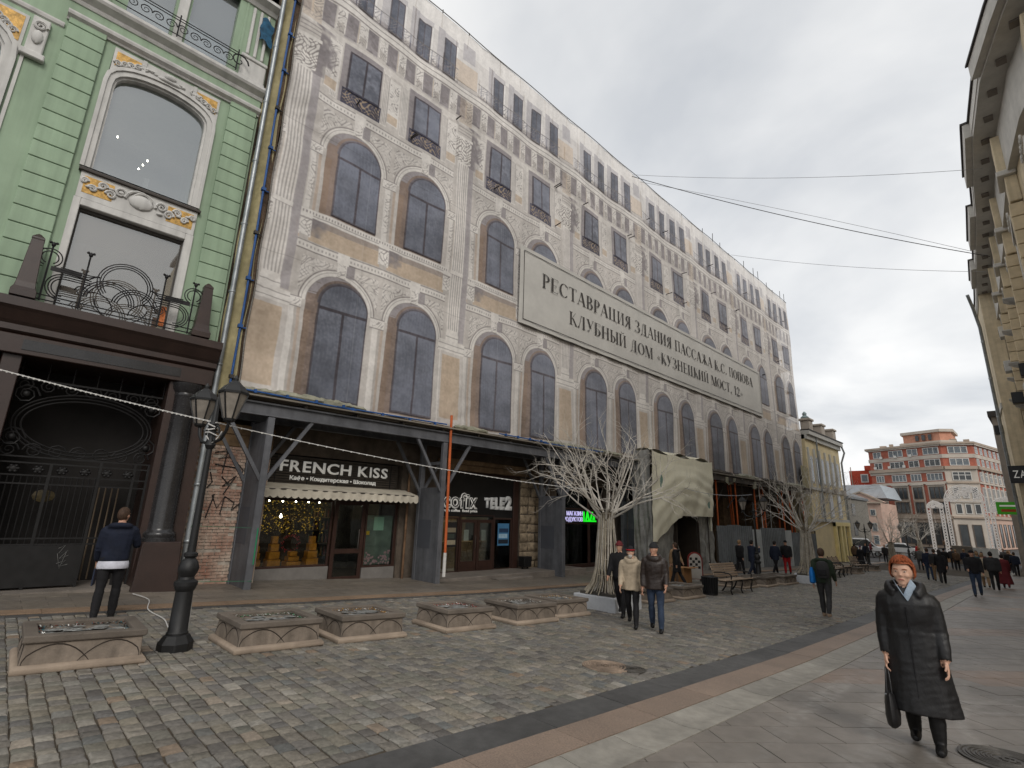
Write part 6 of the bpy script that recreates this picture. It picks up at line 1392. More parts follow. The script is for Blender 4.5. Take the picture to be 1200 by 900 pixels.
def rwin(put, u0, u1, z0, z1, nm=2, nr=1, parent=rbt, out=.1, frame=None, glass=None):
    b = B(); w = .11
    b.box(u0, u0 + w, -out, .02, z0, z1); b.box(u1 - w, u1, -out, .02, z0, z1); b.box(u0 + w, u1 - w, -out, .02, z1 - w, z1); b.box(u0 + w, u1 - w, -out, .02, z0, z0 + w)
    for k in range(1, nm): c = u0 + (u1 - u0) * k / nm; b.box(c - w / 2, c + w / 2, -out, .02, z0 + w, z1 - w)
    if nr: c = z0 + (z1 - z0) * .62; b.box(u0 + w, u1 - w, -out + .01, .01, c - w / 2, c + w / 2)
    o = put(b).build('window', frame or m_fwhite, parent); b = B(); b.box(u0 + w, u1 - w, -out * .7 - .02, -out * .7, z0 + w, z1 - w); put(b).build('pane', glass or m_fglass, o)
m_gdark = M('far_dark_glass', rgb(58, 62, 64), .2, .25, .5, spec=.6)
m_brz = M('bronze_far_frame', rgb(96, 84, 74), .6)
put, L = fpart(RA[0], RA[1])
for z0, z1, d, m in ((15.75, 16.0, .35, m_fston), (13.6, 14.25, .12, m_fston), (11.6, 12.15, .45, m_ftan), (11.15, 11.6, .15, m_fston), (9.2, 9.6, .18, m_fston), (3.2, 3.95, .4, m_ftan)): b = B(); b.box(-.1, L + .05, -d, .05, z0, z1); put(b).build('stone_band', m, rbt)
cols = [(.07, .19, 2), (.30, .50, 3), (.56, .70, 2), (.77, .97, 3)]
for i, (a, c, n) in enumerate(cols):
    a *= L; c *= L
    rwin(put, a, c, 14.35, 15.6, n); rwin(put, a, c, 12.25, 13.5, n, glass=m_gdark); rwin(put, a, c, 9.75, 11.05, n + 1)
    b = B(); b.box(a - .12, c + .12, -.16, .04, 4.0, 9.15); put(b).build('stone_surround', m_fston, rbt)
    for z0, z1 in ((6.6, 8.7), (4.1, 6.1)): rwin(lambda q, p=put: p(q), a + .12, c - .1, z0, z1, n, 0, out=.26, frame=m_brz, glass=m_gdark)
    b = B(); b.box(a - .05, c + .05, -.22, .04, 6.15, 6.5); put(b).build('spandrel', m_ftan, rbt)
    b = B(); b.box(a - .15, c + .15, -.5, .04, 9.0, 9.19); put(b).build('window_hood', m_fston, rbt)
b = B(); b.box(0, L, -.08, .05, Zb, 3.2); put(b).build('ground_floor', m_ftan, rbt)
for i, (a, c, n) in enumerate(cols): rwin(put, a * L - .2, c * L + .2, Zb + .4, 2.6, n, 0, out=.15, frame=m_brz, glass=m_gdark)
put, L2 = fpart(RA[1], RA[2])
for z0, z1, d, m in ((15.75, 16.0, .35, m_fston), (13.6, 14.25, .12, m_fston), (11.6, 12.15, .45, m_ftan), (Zb, 11.6, .1, m_fston), (3.4, 3.7, .4, m_ftan), (9.2, 9.5, .3, m_ftan), (6.0, 6.3, .3, m_fston)): b = B(); b.box(-.05, L2 + .05, -d, .05, z0, z1); put(b).build('stone_band', m, rbt)
rwin(put, .9, 3.7, 14.35, 15.6, 3); rwin(put, .9, 3.7, 12.25, 13.5, 3); rwin(put, .9, 3.6, 9.7, 11.2, 3, out=.2, glass=m_gdark)
for u in (.6, 1.9, 3.2): rwin(put, u, u + .9, 6.7, 8.6, 1, 0, out=.2, glass=m_gdark); rwin(put, u, u + .9, 4.1, 5.8, 1, 0, out=.2, glass=m_gdark)
for u in (.5, 2.4): rwin(put, u, u + 1.3, Zb + .3, 2.4, 1, 0, out=.2, frame=m_brz, glass=m_gdark)
put, L3 = fpart(RA[2], RA[3])
for z0, z1, d, m in ((15.75, 16.0, .35, m_fston), (13.6, 14.25, .12, m_fston), (11.6, 12.15, .45, m_ftan), (9.2, 9.5, .2, m_fston), (3.4, 3.9, .4, m_ftan), (Zb, 3.4, .1, m_pink)): b = B(); b.box(-.05, L3, -d, .05, z0, z1); put(b).build('stone_band', m, rbt)
for k in range(7):
    u = .8 + k * 2.5
    rwin(put, u, u + 1.4, 14.35, 15.6, 2); rwin(put, u, u + 1.4, 12.25, 13.5, 2, glass=m_gdark); rwin(put, u, u + 1.2, 9.6, 11.2, 2, out=.2); rwin(put, u, u + 1.2, 4.4, 8.6, 2, out=.2, glass=m_gdark); rwin(put, u, u + 1.3, Zb + .3, 2.6, 1, 0, out=.2, frame=m_brz, glass=m_gdark)
    b = B(); b.box(u + 1.5, u + 2.3, -.12, .02, 4, 11.6); put(b).build('stone_surround', m_fston, rbt)
# roof pavilion, chimneys, annex
b = B(); b.prism([(-17.6, 121.6), (-11.9, 119.4), (-10.4, 120.6), (-10.4, 127), (-17.6, 127)], 16.35, 19.0, 'z'); pv = b.build('roof_pavilion', M('salmon_stucco', rgb(196, 142, 118), .85, .08), rbt)
b = B(); b.prism([(-17.9, 121.2), (-11.8, 118.9), (-10.0, 120.4), (-10.0, 127.3), (-17.9, 127.3)], 18.6, 19.1, 'z'); b.prism([(-18.2, 121.0), (-11.8, 118.6), (-9.8, 120.2), (-9.8, 127.3), (-18.2, 127.3)], 16.36, 17.0, 'z'); b.build('pavilion_cornice', m_fston, pv)
for k in range(3): b = B(); b.box(-15.6 + k * 1.0, -15.1 + k * 1.0, 120.3 - k * .38, 121.2 - k * .38, 17.3, 18.3); b.build('pavilion_window', m_gdark, pv)
for x, y, s in ((-21, 122, .5), (-17.6, 121.4, .4), (-10.3, 120.8, .5), (-8.5, 121, .4), (-19.6, 121.5, .3)): b = B(); b.box(x - s, x + s, y - s, y + s, 16.3, 17.1 if s < .5 else (17.3 if x > -20 else 16.9)); b.build('chimney', m_ftan, rbt)
for k in range(6): b = B(); u = .62 * 12.5 * (k / 6) + 1; x = RA[0][0] + u * .93; y = RA[0][1] - u * .36 - .3; b.box(x - .22, x + .22, y - .15, y + .15, 12.3 + (k % 2) * 1.9, 12.75 + (k % 2) * 1.9); b.build('air_conditioner', m_fwhite, rbt)
an = world_thing('red_annex', 'lower bright red brick annex left of the red corner building', 'building', (-28, 138, Zb))
b = B(); b.box(-30, -25, 134, 144, Zb, 13.4); b.box(-27, -25, 133.8, 144, 13.4, 14.4); b.build('wall', M('bright_red_brick', rgb(176, 74, 54), .9, .12), an); b = B(); b.box(-30.1, -24.9, 133.7, 134, 9.6, 10.1); b.build('cornice', m_ftan, an)
b = B(); b.box(-27.9, -26.5, 133.8, 134, 10.8, 12.6); w = b.build('window', m_fwhite, an); b = B(); b.box(-27.7, -26.7, 133.77, 133.8, 11, 12.4); b.build('pane', m_fglass, w)
b = B(); b.tube([(-29.6, 133.8, 9), (-29.6, 133.8, 14.2)], .09, 6); b.build('flue', m_ftan, an)
# pink pedimented house
pk = world_thing('pink_house', 'pale pink classical house with a pediment and grey roof', 'building', (-22, 100, Zb))
b = B(); b.box(-25.5, -18.7, 100, 112, Zb, 5.3); b.build('wall', m_pink, pk)
b = B(); b.prism([(-25.7, 5.45), (-18.5, 5.45), (-21.2, 6.9)], 99.7, 104, 'y'); b.build('pediment', m_pink, pk)
b = B(); b.bar((-25.9, 99.6, 5.45), (-21.2, 99.6, 7.0), .22); b.bar((-18.3, 99.6, 5.45), (-21.2, 99.6, 7.0), .22); b.box(-25.8, -18.4, 99.5, 100, 5.2, 5.45); b.build('pediment_cornice', m_ftan, pk)
b = B(); b.prism([(-26, 6.2), (-18.4, 6.2), (-19.2, 8.4), (-25, 8.4)], 104, 116, 'y'); b.build('roof', M('blue_grey_roof', rgb(170, 178, 184), .6, .06), pk)
for r_, z0, z1 in ((0, 3.3, 4.3), (1, .9, 2.2), (2, -1.1, .3)):
    for k in range(4): u = -25 + k * 1.6; b = B(); b.box(u, u + .75, 99.9, 100.02, z0, z1); o = b.build('window', m_fwhite, pk); b = B(); b.box(u + .1, u + .65, 99.86, 99.9, z0 + .1, z1 - .1); b.build('pane', m_fglass, o)
gh = world_thing('grey_side_house', 'dark grey stuccoed house between the yellow and the pink house', 'building', (-22, 80, Zb))
b = B(); b.box(-26, -17.6, 76, 86, Zb, 5.0); b.build('wall', M('dull_grey_stucco', rgb(120, 116, 108), .9, .1), gh); b = B(); b.box(-26, -17.4, 75.8, 86, 5.0, 5.3); b.prism([(-26, 5.3), (-17.5, 5.3), (-20, 6.4)], 76, 86, 'y'); b.build('roof', m_roofm, gh)
for z in (.5, 2.9): b = B(); b.box(-17.62, -17.55, 77.5, 79, z, z + 1.5); b.build('window', m_gdark, gh)
# yellow house next to the wrapped building
m_ylw = M('yellow_stucco', rgb(236, 218, 176), .85, .08, .5, var2=.1); m_ylw2 = M('bright_yellow_paint', rgb(240, 220, 156), .7, .06)
yh = world_thing('yellow_house', 'yellow stucco house with white trim and roof urns beyond the wrapped building', 'building', (-18, 54.5, Zb))
b = B(); b.box(-24, -14.15, 49.6, 60, Zb, 9.4); b.build('wall', m_ylw, yh)
b = B(); b.box(-24, -13.75, 49.6, 60.3, 9.4, 9.75); b.box(-24, -13.95, 49.6, 60.15, 9.0, 9.4); b.build('cornice', m_fwhite, yh); b = B(); b.box(-24, -13.7, 49.6, 60.4, 9.76, 9.86); b.build('roof_edge', m_dkeave, yh)
for y in (50.4, 54.0, 57.6): b = B(); b.box(-14.6, -13.85, y, y + 1.0, 9.87, 10.75); b.box(-14.7, -13.75, y - .1, y + 1.1, 10.75, 10.95); b.build('roof_pedestal', m_fston, yh, bevel=.03)
b = B(); b.lathe([(.3, 0), (.36, .15), (.15, .35), (.2, .5), (.05, .7)], (-14.3, 50.9, 10.95), 10); b.build('roof_ornament', M('verdigris', rgb(140, 156, 158), .7), yh, 60)
for k in range(6):
    y = 50.2 + k * 1.62
    b = B(); b.box(-14.2, -14.08, y, y + .85, 5.2, 7.6); o = b.build('window', m_fwhite, yh); b = B(); b.box(-14.09, -14.07, y + .12, y + .73, 5.35, 7.45); b.build('pane', m_fglass, o)
    b = B(); b.box(-14.2, -14.02, y - .35, y - .1, 4.9, 8.3); b.build('pilaster', m_fwhite, yh)
for k in range(3):
    y = 52.0 + k * 2.7; b = B(); pts = [(y - .1, 2.3), (y + 1.1, 2.3)] + [(y + .5 + .6 * math.cos(a), 4.1 + .5 * math.sin(a)) for a in np.linspace(0, math.pi, 9)]; b.prism(pts, -14.2, -14.08, 'x'); o = b.build('arched_window', m_fwhite, yh)
    pts = [(y + .05, 2.45), (y + .95, 2.45)] + [(y + .5 + .45 * math.cos(a), 4.1 + .36 * math.sin(a)) for a in np.linspace(0, math.pi, 9)]; b = B(); b.prism(pts, -14.09, -14.06, 'x'); b.build('pane', m_gdark, o)
    b = B(); b.box(-14.15, -13.75, y + 1.3, y + 1.9, 4.5, 5.0); b.build('air_conditioner', m_fston, yh)
b = B(); b.box(-14.3, -13.98, 49.6, 60.1, 4.62, 4.85); b.box(-14.3, -13.95, 49.6, 60.1, 1.95, 2.2); b.build('string_course', m_fwhite, yh)
for y in (55.0, 56.5, 57.6, 59.4): b = B(); b.box(-14.2, -13.9, y, y + .42, Zb, 1.95); b.build('shop_pillar', m_ylw2, yh)
b = B(); b.box(-14.2, -13.88, 55.0, 59.85, 1.6, 1.95); b.build('shop_fascia', m_ylw2, yh)
for y in (55.45, 56.95, 58.1): b = B(); b.box(-14.2, -14.1, y, y + 1.0, Zb, 1.6); b.build('shop_window', m_gdark, yh)
b = B(); b.tube([(-13.9, 60.2, 9.6), (-13.7, 60.3, 8.8), (-14.05, 60.25, 7.8), (-14.05, 60.25, -1)], .09, 8); b.build('downpipe', m_galv, yh, 60)
b = B(); b.tube([(-13.95, 52.2, 9.4), (-13.95, 52.2, 2)], .08, 8); b.build('downpipe', m_galv, yh, 60)
b = drape(0, 1, 0, 1, 0, 9, .04, 14, 20); b.v = [(-13.75 + p[0] * .6 - .3 * p[1], 46.4 + 2.9 * p[1], 1.4 + 5.0 * p[2]) for p in b.v]; kt = b.build('khaki_sheet', m_khaki, None, 180); tag(kt, 'khaki sheet hanging at the right end of the printed net beside the yellow house', 'tarpaulin')
# decorated light arches on the square
m_lace = M('white_light_lace', rgb(232, 226, 220), .6, .05, 3, emit=.12)  # the arches are unlit; a slight glow is added to whiten the lace
def light_arch(label, x0, x1, y, z0, h, seed):
    t = world_thing('light_arch', label, 'light arch', ((x0 + x1) / 2, y, z0), 'white light arches on the square'); c = (x0 + x1) / 2; w = (x1 - x0) / 2; zs = z0 + h - w; r = random.Random(seed); pw = .28
    for x in (x0, x1 - pw):
        b = B(); n = int((zs - z0) / .3)
        for q in (0, pw): b.tube([(x + q, y, z0), (x + q, y, zs)], .045, 4)
        for k in range(n): a = z0 + k * .3; b.tube([(x, y, a), (x + pw, y, a + .3)], .036, 4); b.tube([(x + pw, y, a), (x, y, a + .3)], .036, 4)
        b.build('pillar', m_lace, t)
    for k in range(4): rr_ = w * (1 - .1 * k); b = B(); b.tube([(c + rr_ * math.cos(a), y, zs + rr_ * math.sin(a)) for a in np.linspace(0, math.pi, 22)], .045, 4); b.build('arch_ring', m_lace, t)
    for k in range(max(10, int(w * 14))):
        a = r.uniform(.05, 3.09); q = r.uniform(.25, .88) * w; cx_, cz_ = c + q * math.cos(a), zs + q * math.sin(a) * .95; s = r.uniform(.16, .34)
        b = B(); b.tube([(cx_ + s * (1 - i / 18) * math.cos(i * .8), y, cz_ + s * (1 - i / 18) * math.sin(i * .8)) for i in range(17)], .042, 4); b.build('curl', m_lace, t)
    b = B(); b.box(x0, x1, y - .03, y + .03, zs - .06, zs); b.build('beam', m_lace, t)
    for x in (x0 - .1, x1 - pw - .1): b = B(); b.box(x, x + pw + .2, y - .25, y + .25, z0 - .1, z0 + .5); b.build('base_box', M('tan_base', rgb(176, 140, 104), .8), t)
light_arch('narrow white lace light arch left of the large one on the square', -9.7, -8.3, 75, gz(75), 6.35, 1)
light_arch('largest white lace light arch in front of the red corner building', -8.1, -4.7, 75.3, gz(75), 8.1, 2)
light_arch('white lace light arch on the right beside the green sign', -4.5, -1.6, 75.6, gz(75), 6.8, 3)
# hoardings and vehicles on the square
zz0 = gz(70)
b = B(); b.box(-7.5, -6.0, 69, 70.2, zz0, zz0 + 1.75); t = world_thing('site_box', 'brown grey boarded box on the square', 'box', (-6.8, 69.5, zz0)); b.build('body', M('brown_grey_board', rgb(112, 104, 94), .8, .1), t)
for k in range(6): b = B(); b.box(-7.45 + k * .25, -7.23 + k * .25, 68.97, 69, zz0 + .05, zz0 + 1.7); b.build('board', M('brown_grey_board', (0, 0, 0)), t)
t = world_thing('white_hoarding', 'long white hoarding panel beside the brown boarded box', 'hoarding', (-5.2, 69.5, zz0))
for k in range(3): b = B(); b.box(-5.95 + k * .62, -5.36 + k * .62, 69.4, 69.46, zz0, zz0 + 1.65); b.build('panel', m_fwhite, t)
def van(label, x, y, rz, col, L=4.6, W=1.9, H=2.0, cat='van', grp=None):
    t = thing('parked_' + cat, label, cat, (x, y, gz(y)), rz, grp)
    prof = [(-L/2, .4), (L/2, .4), (L/2, .95), (L/2 - .9, 1.15), (L/2 - 1.6, H - .1), (L/2 - 1.9, H), (-L/2 + .1, H), (-L/2, H - .2)] if cat == 'van' else [(-L/2, .35), (L/2, .35), (L/2, .75), (L/2 - 1.1, .92), (L/2 - 1.8, H), (-L/2 + 1.0, H), (-L/2 + .3, .98), (-L/2, .9)]
    b = B(); b.prism(prof, -W / 2, W / 2, 'y'); b.build('body', col, t, bevel=.06, seg=2)
    for s in (-1, 1):
        b = B(); z0 = .95 if cat == 'car' else 1.15
        b.prism([(L/2 - 1.05, z0), (L/2 - 1.7, H - .12), (-L/2 + 1.1, H - .12), (-L/2 + .6, z0)], s * W / 2 - .004 * s, s * (W / 2 + .01), 'y'); b.build('side_window', m_gdark, t)
        for u in (-L/2 + .8, L/2 - .85):
            b = B(); b.lathe([(.2, -.1), (.32, -.1), (.33, 0), (.32, .1), (.2, .1)], (0, 0, 0), 16); b.v = [(u + v[0], s * (W / 2 - .1) + v[2], .33 + v[1]) for v in b.v]; w = b.build('wheel', m_black, t, 40); b = B(); b.lathe([(.19, -.11), (.19, .11)], (0, 0, 0), 12); b.v = [(u + v[0], s * (W / 2 - .1) + v[2] * 1.05, .33 + v[1]) for v in b.v]; b.build('rim', m_galv, w)
    b = B(); b.add([(L/2 - .93, -W/2 + .15, 1.2 if cat == 'van' else .97), (L/2 - .93, W/2 - .15, 1.2 if cat == 'van' else .97), (L/2 - 1.6, W/2 - .2, H - .12), (L/2 - 1.6, -W/2 + .2, H - .12)], [(0, 1, 2, 3)]); b.v = [(v[0] + .03, v[1], v[2] + .03) for v in b.v]; b.build('windscreen', m_gdark, t)
    for s in (-1, 1): b = B(); b.box(L/2 - .03, L/2 + .015, s * (W/2 - .4) - .14, s * (W/2 - .4) + .14, .62, .78); b.build('headlight', m_fwhite, t)
m_vw = M('white_car_paint', rgb(206, 206, 206), .3, .03, 1, spec=.5)
van('white van parked on the square behind the far double lantern', -16.2, 74, R(8), m_vw, grp='white vehicles on the square'); van('white car parked on the square left of the third light tree', -13.8, 82, R(4), m_vw, 4.3, 1.8, 1.45, 'car', 'white vehicles on the square')
# dark kiosk roof behind the far lantern
t = world_thing('kiosk_canopy', 'dark flat kiosk canopy on thin posts behind the far double lantern', 'canopy', (-16.6, 66, Zb)); b = B(); b.box(-18.6, -15.6, 64.5, 67.5, 1.75, 2.35); b.build('roof', m_black, t, bevel=.04)
for x, y in ((-18.4, 64.7), (-15.8, 64.7), (-18.4, 67.3), (-15.8, 67.3)): b = B(); b.tube([(x, y, Zb - .1), (x, y, 1.75)], .06, 6); b.build('post', m_black, t)
# a low railing on the square
t = world_thing('street_railing', 'low grey metal railing round the far trees on the square', 'railing', (-12, 62, Zb))
for z in (.45, .95): b = B(); b.tube([(-17, 63, gz(63) + z), (-9.5, 63, gz(63) + z)], .035, 5); b.build('rail', m_scaf, t)
for k in range(6): b = B(); x = -17 + k * 1.5; b.tube([(x, 63, gz(63)), (x, 63, gz(63) + 1.0)], .04, 5); b.build('post', m_scaf, t)
# ------------------------------------------------------------ stone planters
m_plst = M('planter_granite', rgb(136, 124, 112), .8, .14, 2.2, bump=.35, bscale=50, var2=.22, scale2=10, objrand=.16, streak=.25)
m_plcap = M('planter_cap_stone', rgb(112, 103, 94), .75, .16, 2.5, bump=.35, bscale=50, var2=.22, scale2=10, objrand=.12)
m_plroll = M('planter_base_roll', rgb(158, 142, 126), .8, .14, 2.5, bump=.3, bscale=50, var2=.2, scale2=10, objrand=.08)
m_groove = M('dark_groove', rgb(62, 55, 50), .95, .2)
m_soil = M('wet_soil_and_ice', rgb(120, 120, 118), .6, .3, 5, bump=.6, bscale=25, var2=.4, scale2=12, col2=rgb(58, 52, 46))
m_ice = M('dirty_ice', rgb(164, 166, 164), .5, .15, 14, bump=.5, bscale=35, var2=.3, scale2=40, col2=rgb(104, 102, 98))
def planter_meshes(w, d, h=.37):
    body = B(); a, c = w / 2, d / 2
    body.loft([[(-c * k, -a * k2, z), (c * k, -a * k2, z), (c * k, a * k2, z), (-c * k, a * k2, z)] for k, k2, z in ((.97, .97, -.06), (.97, .97, .05), (.93, .94, h - .07))])
    roll = B(); r = .052; rings = []
    n = 10
    for sx, sy in ((-1, -1), (1, -1), (1, 1), (-1, 1)):
        rings.append([(sx * (c - .01 + r * .95 * math.cos(q)), sy * (a - .01 + r * .95 * math.cos(q)), .035 + r * math.sin(q)) for q in np.linspace(-1.9, 1.9, n)])
    rings.append(rings[0]); roll.loft(rings, cap=False, closed=False)
    cap = B(); t = .13; z0, z1 = h - .07, h
    o = [(-c - .0, -a - .0), (c, -a), (c, a), (-c, a)]; i = [(-c + t, -a + t), (c - t, -a + t), (c - t, a - t), (-c + t, a - t)]
    vs = [(*p, z1) for p in o] + [(*p, z1) for p in i] + [(*p, z0) for p in o] + [(*p, z0 - .06) for p in i]
    fs = []
    for k in range(4): j = (k + 1) % 4; fs += [(k, j, 4 + j, 4 + k), (8 + k, 8 + j, j, k), (4 + k, 4 + j, 12 + j, 12 + k), (8 + j, 8 + k, 12 + k, 12 + j)]
    cap.add(vs, fs)
    gro = B()
    for s in (1, -1):
        for k in (-1, 1):
            pts = []
            for q in np.linspace(-1, 1, 13): y = k * a * .47 + q * a * .62; z = .045 + (h - .14) * (1 - q * q); pts.append((s * (c * (.955 - .02 * z / h) + .004), max(-a * .93, min(a * .93, y)), z))
            gro.tube(pts, .006, 4)
        for k in (-1, 1):
            pts = []
            for q in np.linspace(-1, 1, 13): x = k * c * .47 + q * c * .62; z = .045 + (h - .14) * (1 - q * q); pts.append((max(-c * .93, min(c * .93, x)), s * (a * (.957 - .02 * z / h) + .004), z))
            gro.tube(pts, .006, 4)
    soil = B(); rs_ = random.Random(int(w * 100)); soil.sheet(lambda u, v: (-c + t + (d - 2 * t) * u, -a + t + (w - 2 * t) * v, h - .075 + rs_.uniform(-.012, .018)), 14, 14)
    return body.mesh('body', m_plst), roll.mesh('base_roll', m_plroll, 60), cap.mesh('cap', m_plcap), gro.mesh('carved_arcs', m_groove), soil.mesh('soil', m_soil, 60)
PLM = planter_meshes(1.13, 1.0)
def planter(label, xf, y0, y1, tins=None, seed=0):
    yc = (y0 + y1) / 2; t = thing('stone_planter', label, 'planter', (xf - .56, yc, gz(yc)), R(random.Random(seed).uniform(-1.2, 1.2)), 'stone planters along the cobbles', gtilt(yc))
    sy = (y1 - y0) / 1.22
    for me, nm in zip(PLM, ('body', 'base_roll', 'cap', 'carved_arcs', 'soil')):
        o = obj_from(me, nm, t, scale=(1, sy, 1))
        if nm in ('body', 'cap'): md = o.modifiers.new('bevel', 'BEVEL'); md.width = .012; md.segments = 2
    r = random.Random(seed + 40); b = B()
    for i in range(26):
        x, y, s = r.gauss(0, .13), r.gauss(0, .17), r.uniform(.02, .085); x = max(-.26, min(.26, x)); y = max(-.32, min(.32, y)); n = 9; ph = r.random()
        b.add([(x + s * (.7 + .5 * r.random()) * math.cos(a), (y + s * 1.3 * (.7 + .5 * r.random()) * math.sin(a)) * sy, .318 + r.uniform(0, .006)) for a in np.linspace(0, 2 * math.pi, n + 1)[:-1]], [tuple(range(n))])
    o = b.build('ice_patches', m_ice, t); o['kind'] = 'stuff'
    if tins:
        b = B()
        for i in range(420):
            e = r.random(); q = r.uniform(-1, 1)
            if e < .5: x, y = q * .36, r.choice((-1, 1)) * (.43 - abs(r.gauss(0, .03)))
            else: x, y = r.choice((-1, 1)) * (.36 - abs(r.gauss(0, .03))), q * .43
            s = r.uniform(.006, .02); a = r.random() * 6.3; c = Vector((x, y * sy, .318 + abs(r.gauss(0, .012)))); u = Vector((math.cos(a), math.sin(a), r.uniform(-.6, .6))) * s; v = u.orthogonal().normalized() * s * .4
            b.add([c - u, c + v, c + u, c - v], [(0, 1, 2, 3)], i % len(tins))
        o = b.build('tinsel', tins, t); o['kind'] = 'stuff'
    return t
tinG = M('green_tinsel', rgb(46, 116, 74), .3, .2, metal=.6); tinY = M('gold_tinsel', rgb(196, 142, 40), .3, .2, metal=.6); tinR = M('red_tinsel', rgb(186, 52, 40), .3, .2, metal=.6); tinW = M('white_bits', rgb(220, 220, 216), .5); tinB = M('teal_bits', rgb(36, 92, 104), .5); tinK = M('dark_bits', rgb(44, 44, 48), .5)
planter('stone planter nearest the camera left of the lamp post, dark teal rim', -7.72, .4, 1.6, [tinK, tinB, tinK, tinR, tinW], 1)
planter('stone planter with green tinsel just right of the lamp post', -7.62, 2.5, 3.74, [tinG, tinG, tinW], 2)
planter('stone planter with gold tinsel, second right of the lamp post', -7.6, 3.95, 5.15, [tinY, tinY, tinW], 3)
planter('stone planter with red tinsel, third right of the lamp post', -7.52, 5.88, 7.05, [tinR, tinR, tinW], 4)
planter('stone planter with grey ice, fourth right of the lamp post', -7.5, 7.55, 8.82, [tinW, tinK], 5)
planter('stone planter touching the white box of the nearest light tree', -7.72, 8.98, 10.2, [tinW, tinY], 6)
planter('stone planter right behind the walking couple', -8.0, 13.3, 14.6, None, 7)
planter('stone planter left of the litter bin and slatted bench', -8.0, 15.1, 16.5, None, 8)
planter('stone planter behind the right end of the near slatted bench', -8.3, 20.3, 21.6, None, 9)
planter('stone planter beside the second lamp post', -8.1, 21.9, 23.1, None, 10)
planter('stone planter left of the second light tree', -8.0, 23.6, 25.2, None, 11)
planter('stone planter just beyond the second light tree', -8.0, 28.4, 29.8, None, 12)
planter('stone planter between the far benches', -8.6, 37.6, 39.0, None, 13)
planter('stone planter at the far end of the bench row', -9.0, 44.0, 45.4, None, 14)

# ------------------------------------------------------------ street lamps
m_liron = M('black_lamp_iron', rgb(23, 23, 24), .55, .15, 6, bump=.1, bscale=40, var2=.15, spec=.5)
m_lglass = M('milky_lamp_glass', rgb(150, 142, 132), .35, .15, 4, var2=.15, alpha=.92)
def lamp(label, x, y, rz, heads=2, first=None):
    t = thing('street_lamp', label, 'street lamp', (x, y, gz(y)), rz, 'black street lamps')
    b = B(); b.lathe([(.21, -.1), (.21, .09), (.175, .14), (.145, .19)], n=8, rot=R(22.5)); b.build('base', m_liron, t, bevel=.01)
    b = B(); b.lathe([(.13, .18), (.13, .21), (.115, .23), (.105, .72), (.12, .74), (.13, .77), (.135, .8)], n=12); b.build('pedestal', m_liron, t, 35)
    b = B(); b.lathe([(.14, .79), (.142, .84), (.095, .87), (.088, .9), (.12, .97), (.126, 1.02), (.1, 1.1), (.062, 1.14), (.085, 1.17), (.085, 1.2), (.06, 1.22)], n=16); b.build('vase', m_liron, t, 35)
    b = B(); b.lathe([(.052, 1.2), (.046, 1.6), (.036, 2.62), (.052, 2.64), (.07, 2.68), (.06, 2.72), (.05, 2.75), (.05, 2.92), (.075, 2.98), (.04, 3.04), (.03, 3.3), (.01, 3.4)], n=12); b.build('post', m_liron, t, 35)
    for s in ((-1, 1) if heads == 2 else (-1, 1)):
        b = B(); b.tube([(0, 0, 2.82), (s * .14, 0, 2.72), (s * .3, 0, 2.75), (s * .42, 0, 2.86), (s * .46, 0, 2.98)], .022, 7); b.tube([(s * .05, 0, 2.9), (s * .12, 0, 2.96), (s * .2, 0, 2.92), (s * .2, 0, 2.84)], .014, 6); b.build('arm', m_liron, t, 60)
        L0 = Vector((s * .46, 0, 2.98)); b = B()
        def ring(w, z): return [(L0.x + w * math.cos(a), w * math.sin(a), L0.z + z) for a in np.linspace(0, 2 * math.pi, 7)[:-1]]
        b.loft([ring(.05, 0), (ring(.075, .02)), ring(.085, .05)]); b.loft([ring(.195, .4), ring(.2, .43), ring(.13, .52), ring(.11, .53), ring(.06, .58), ring(.03, .6), ring(.035, .63), ring(.01, .68)])
        for k in range(6): p = ring(.082, .05)[k]; q = ring(.188, .4)[k]; b.bar(p, q, .016)
        h = b.build('lantern', m_liron, t)
        b = B(); b.loft([ring(.075, .05), ring(.178, .4)]); b.build('lantern_glass', m_lglass, h)
    return t
lamp('black double lantern lamp post near the camera on the left', -8.3, 2.0, R(9))
lamp('black double lantern lamp post in front of the corrugated fence', -9.3, 24.2, 0)
lamp('black double lantern lamp post far off near the yellow house', -11.3, 53.0, R(5))
lamp('farthest black double lantern lamp post behind the woman in the black coat', -10.8, 67.5, R(5))

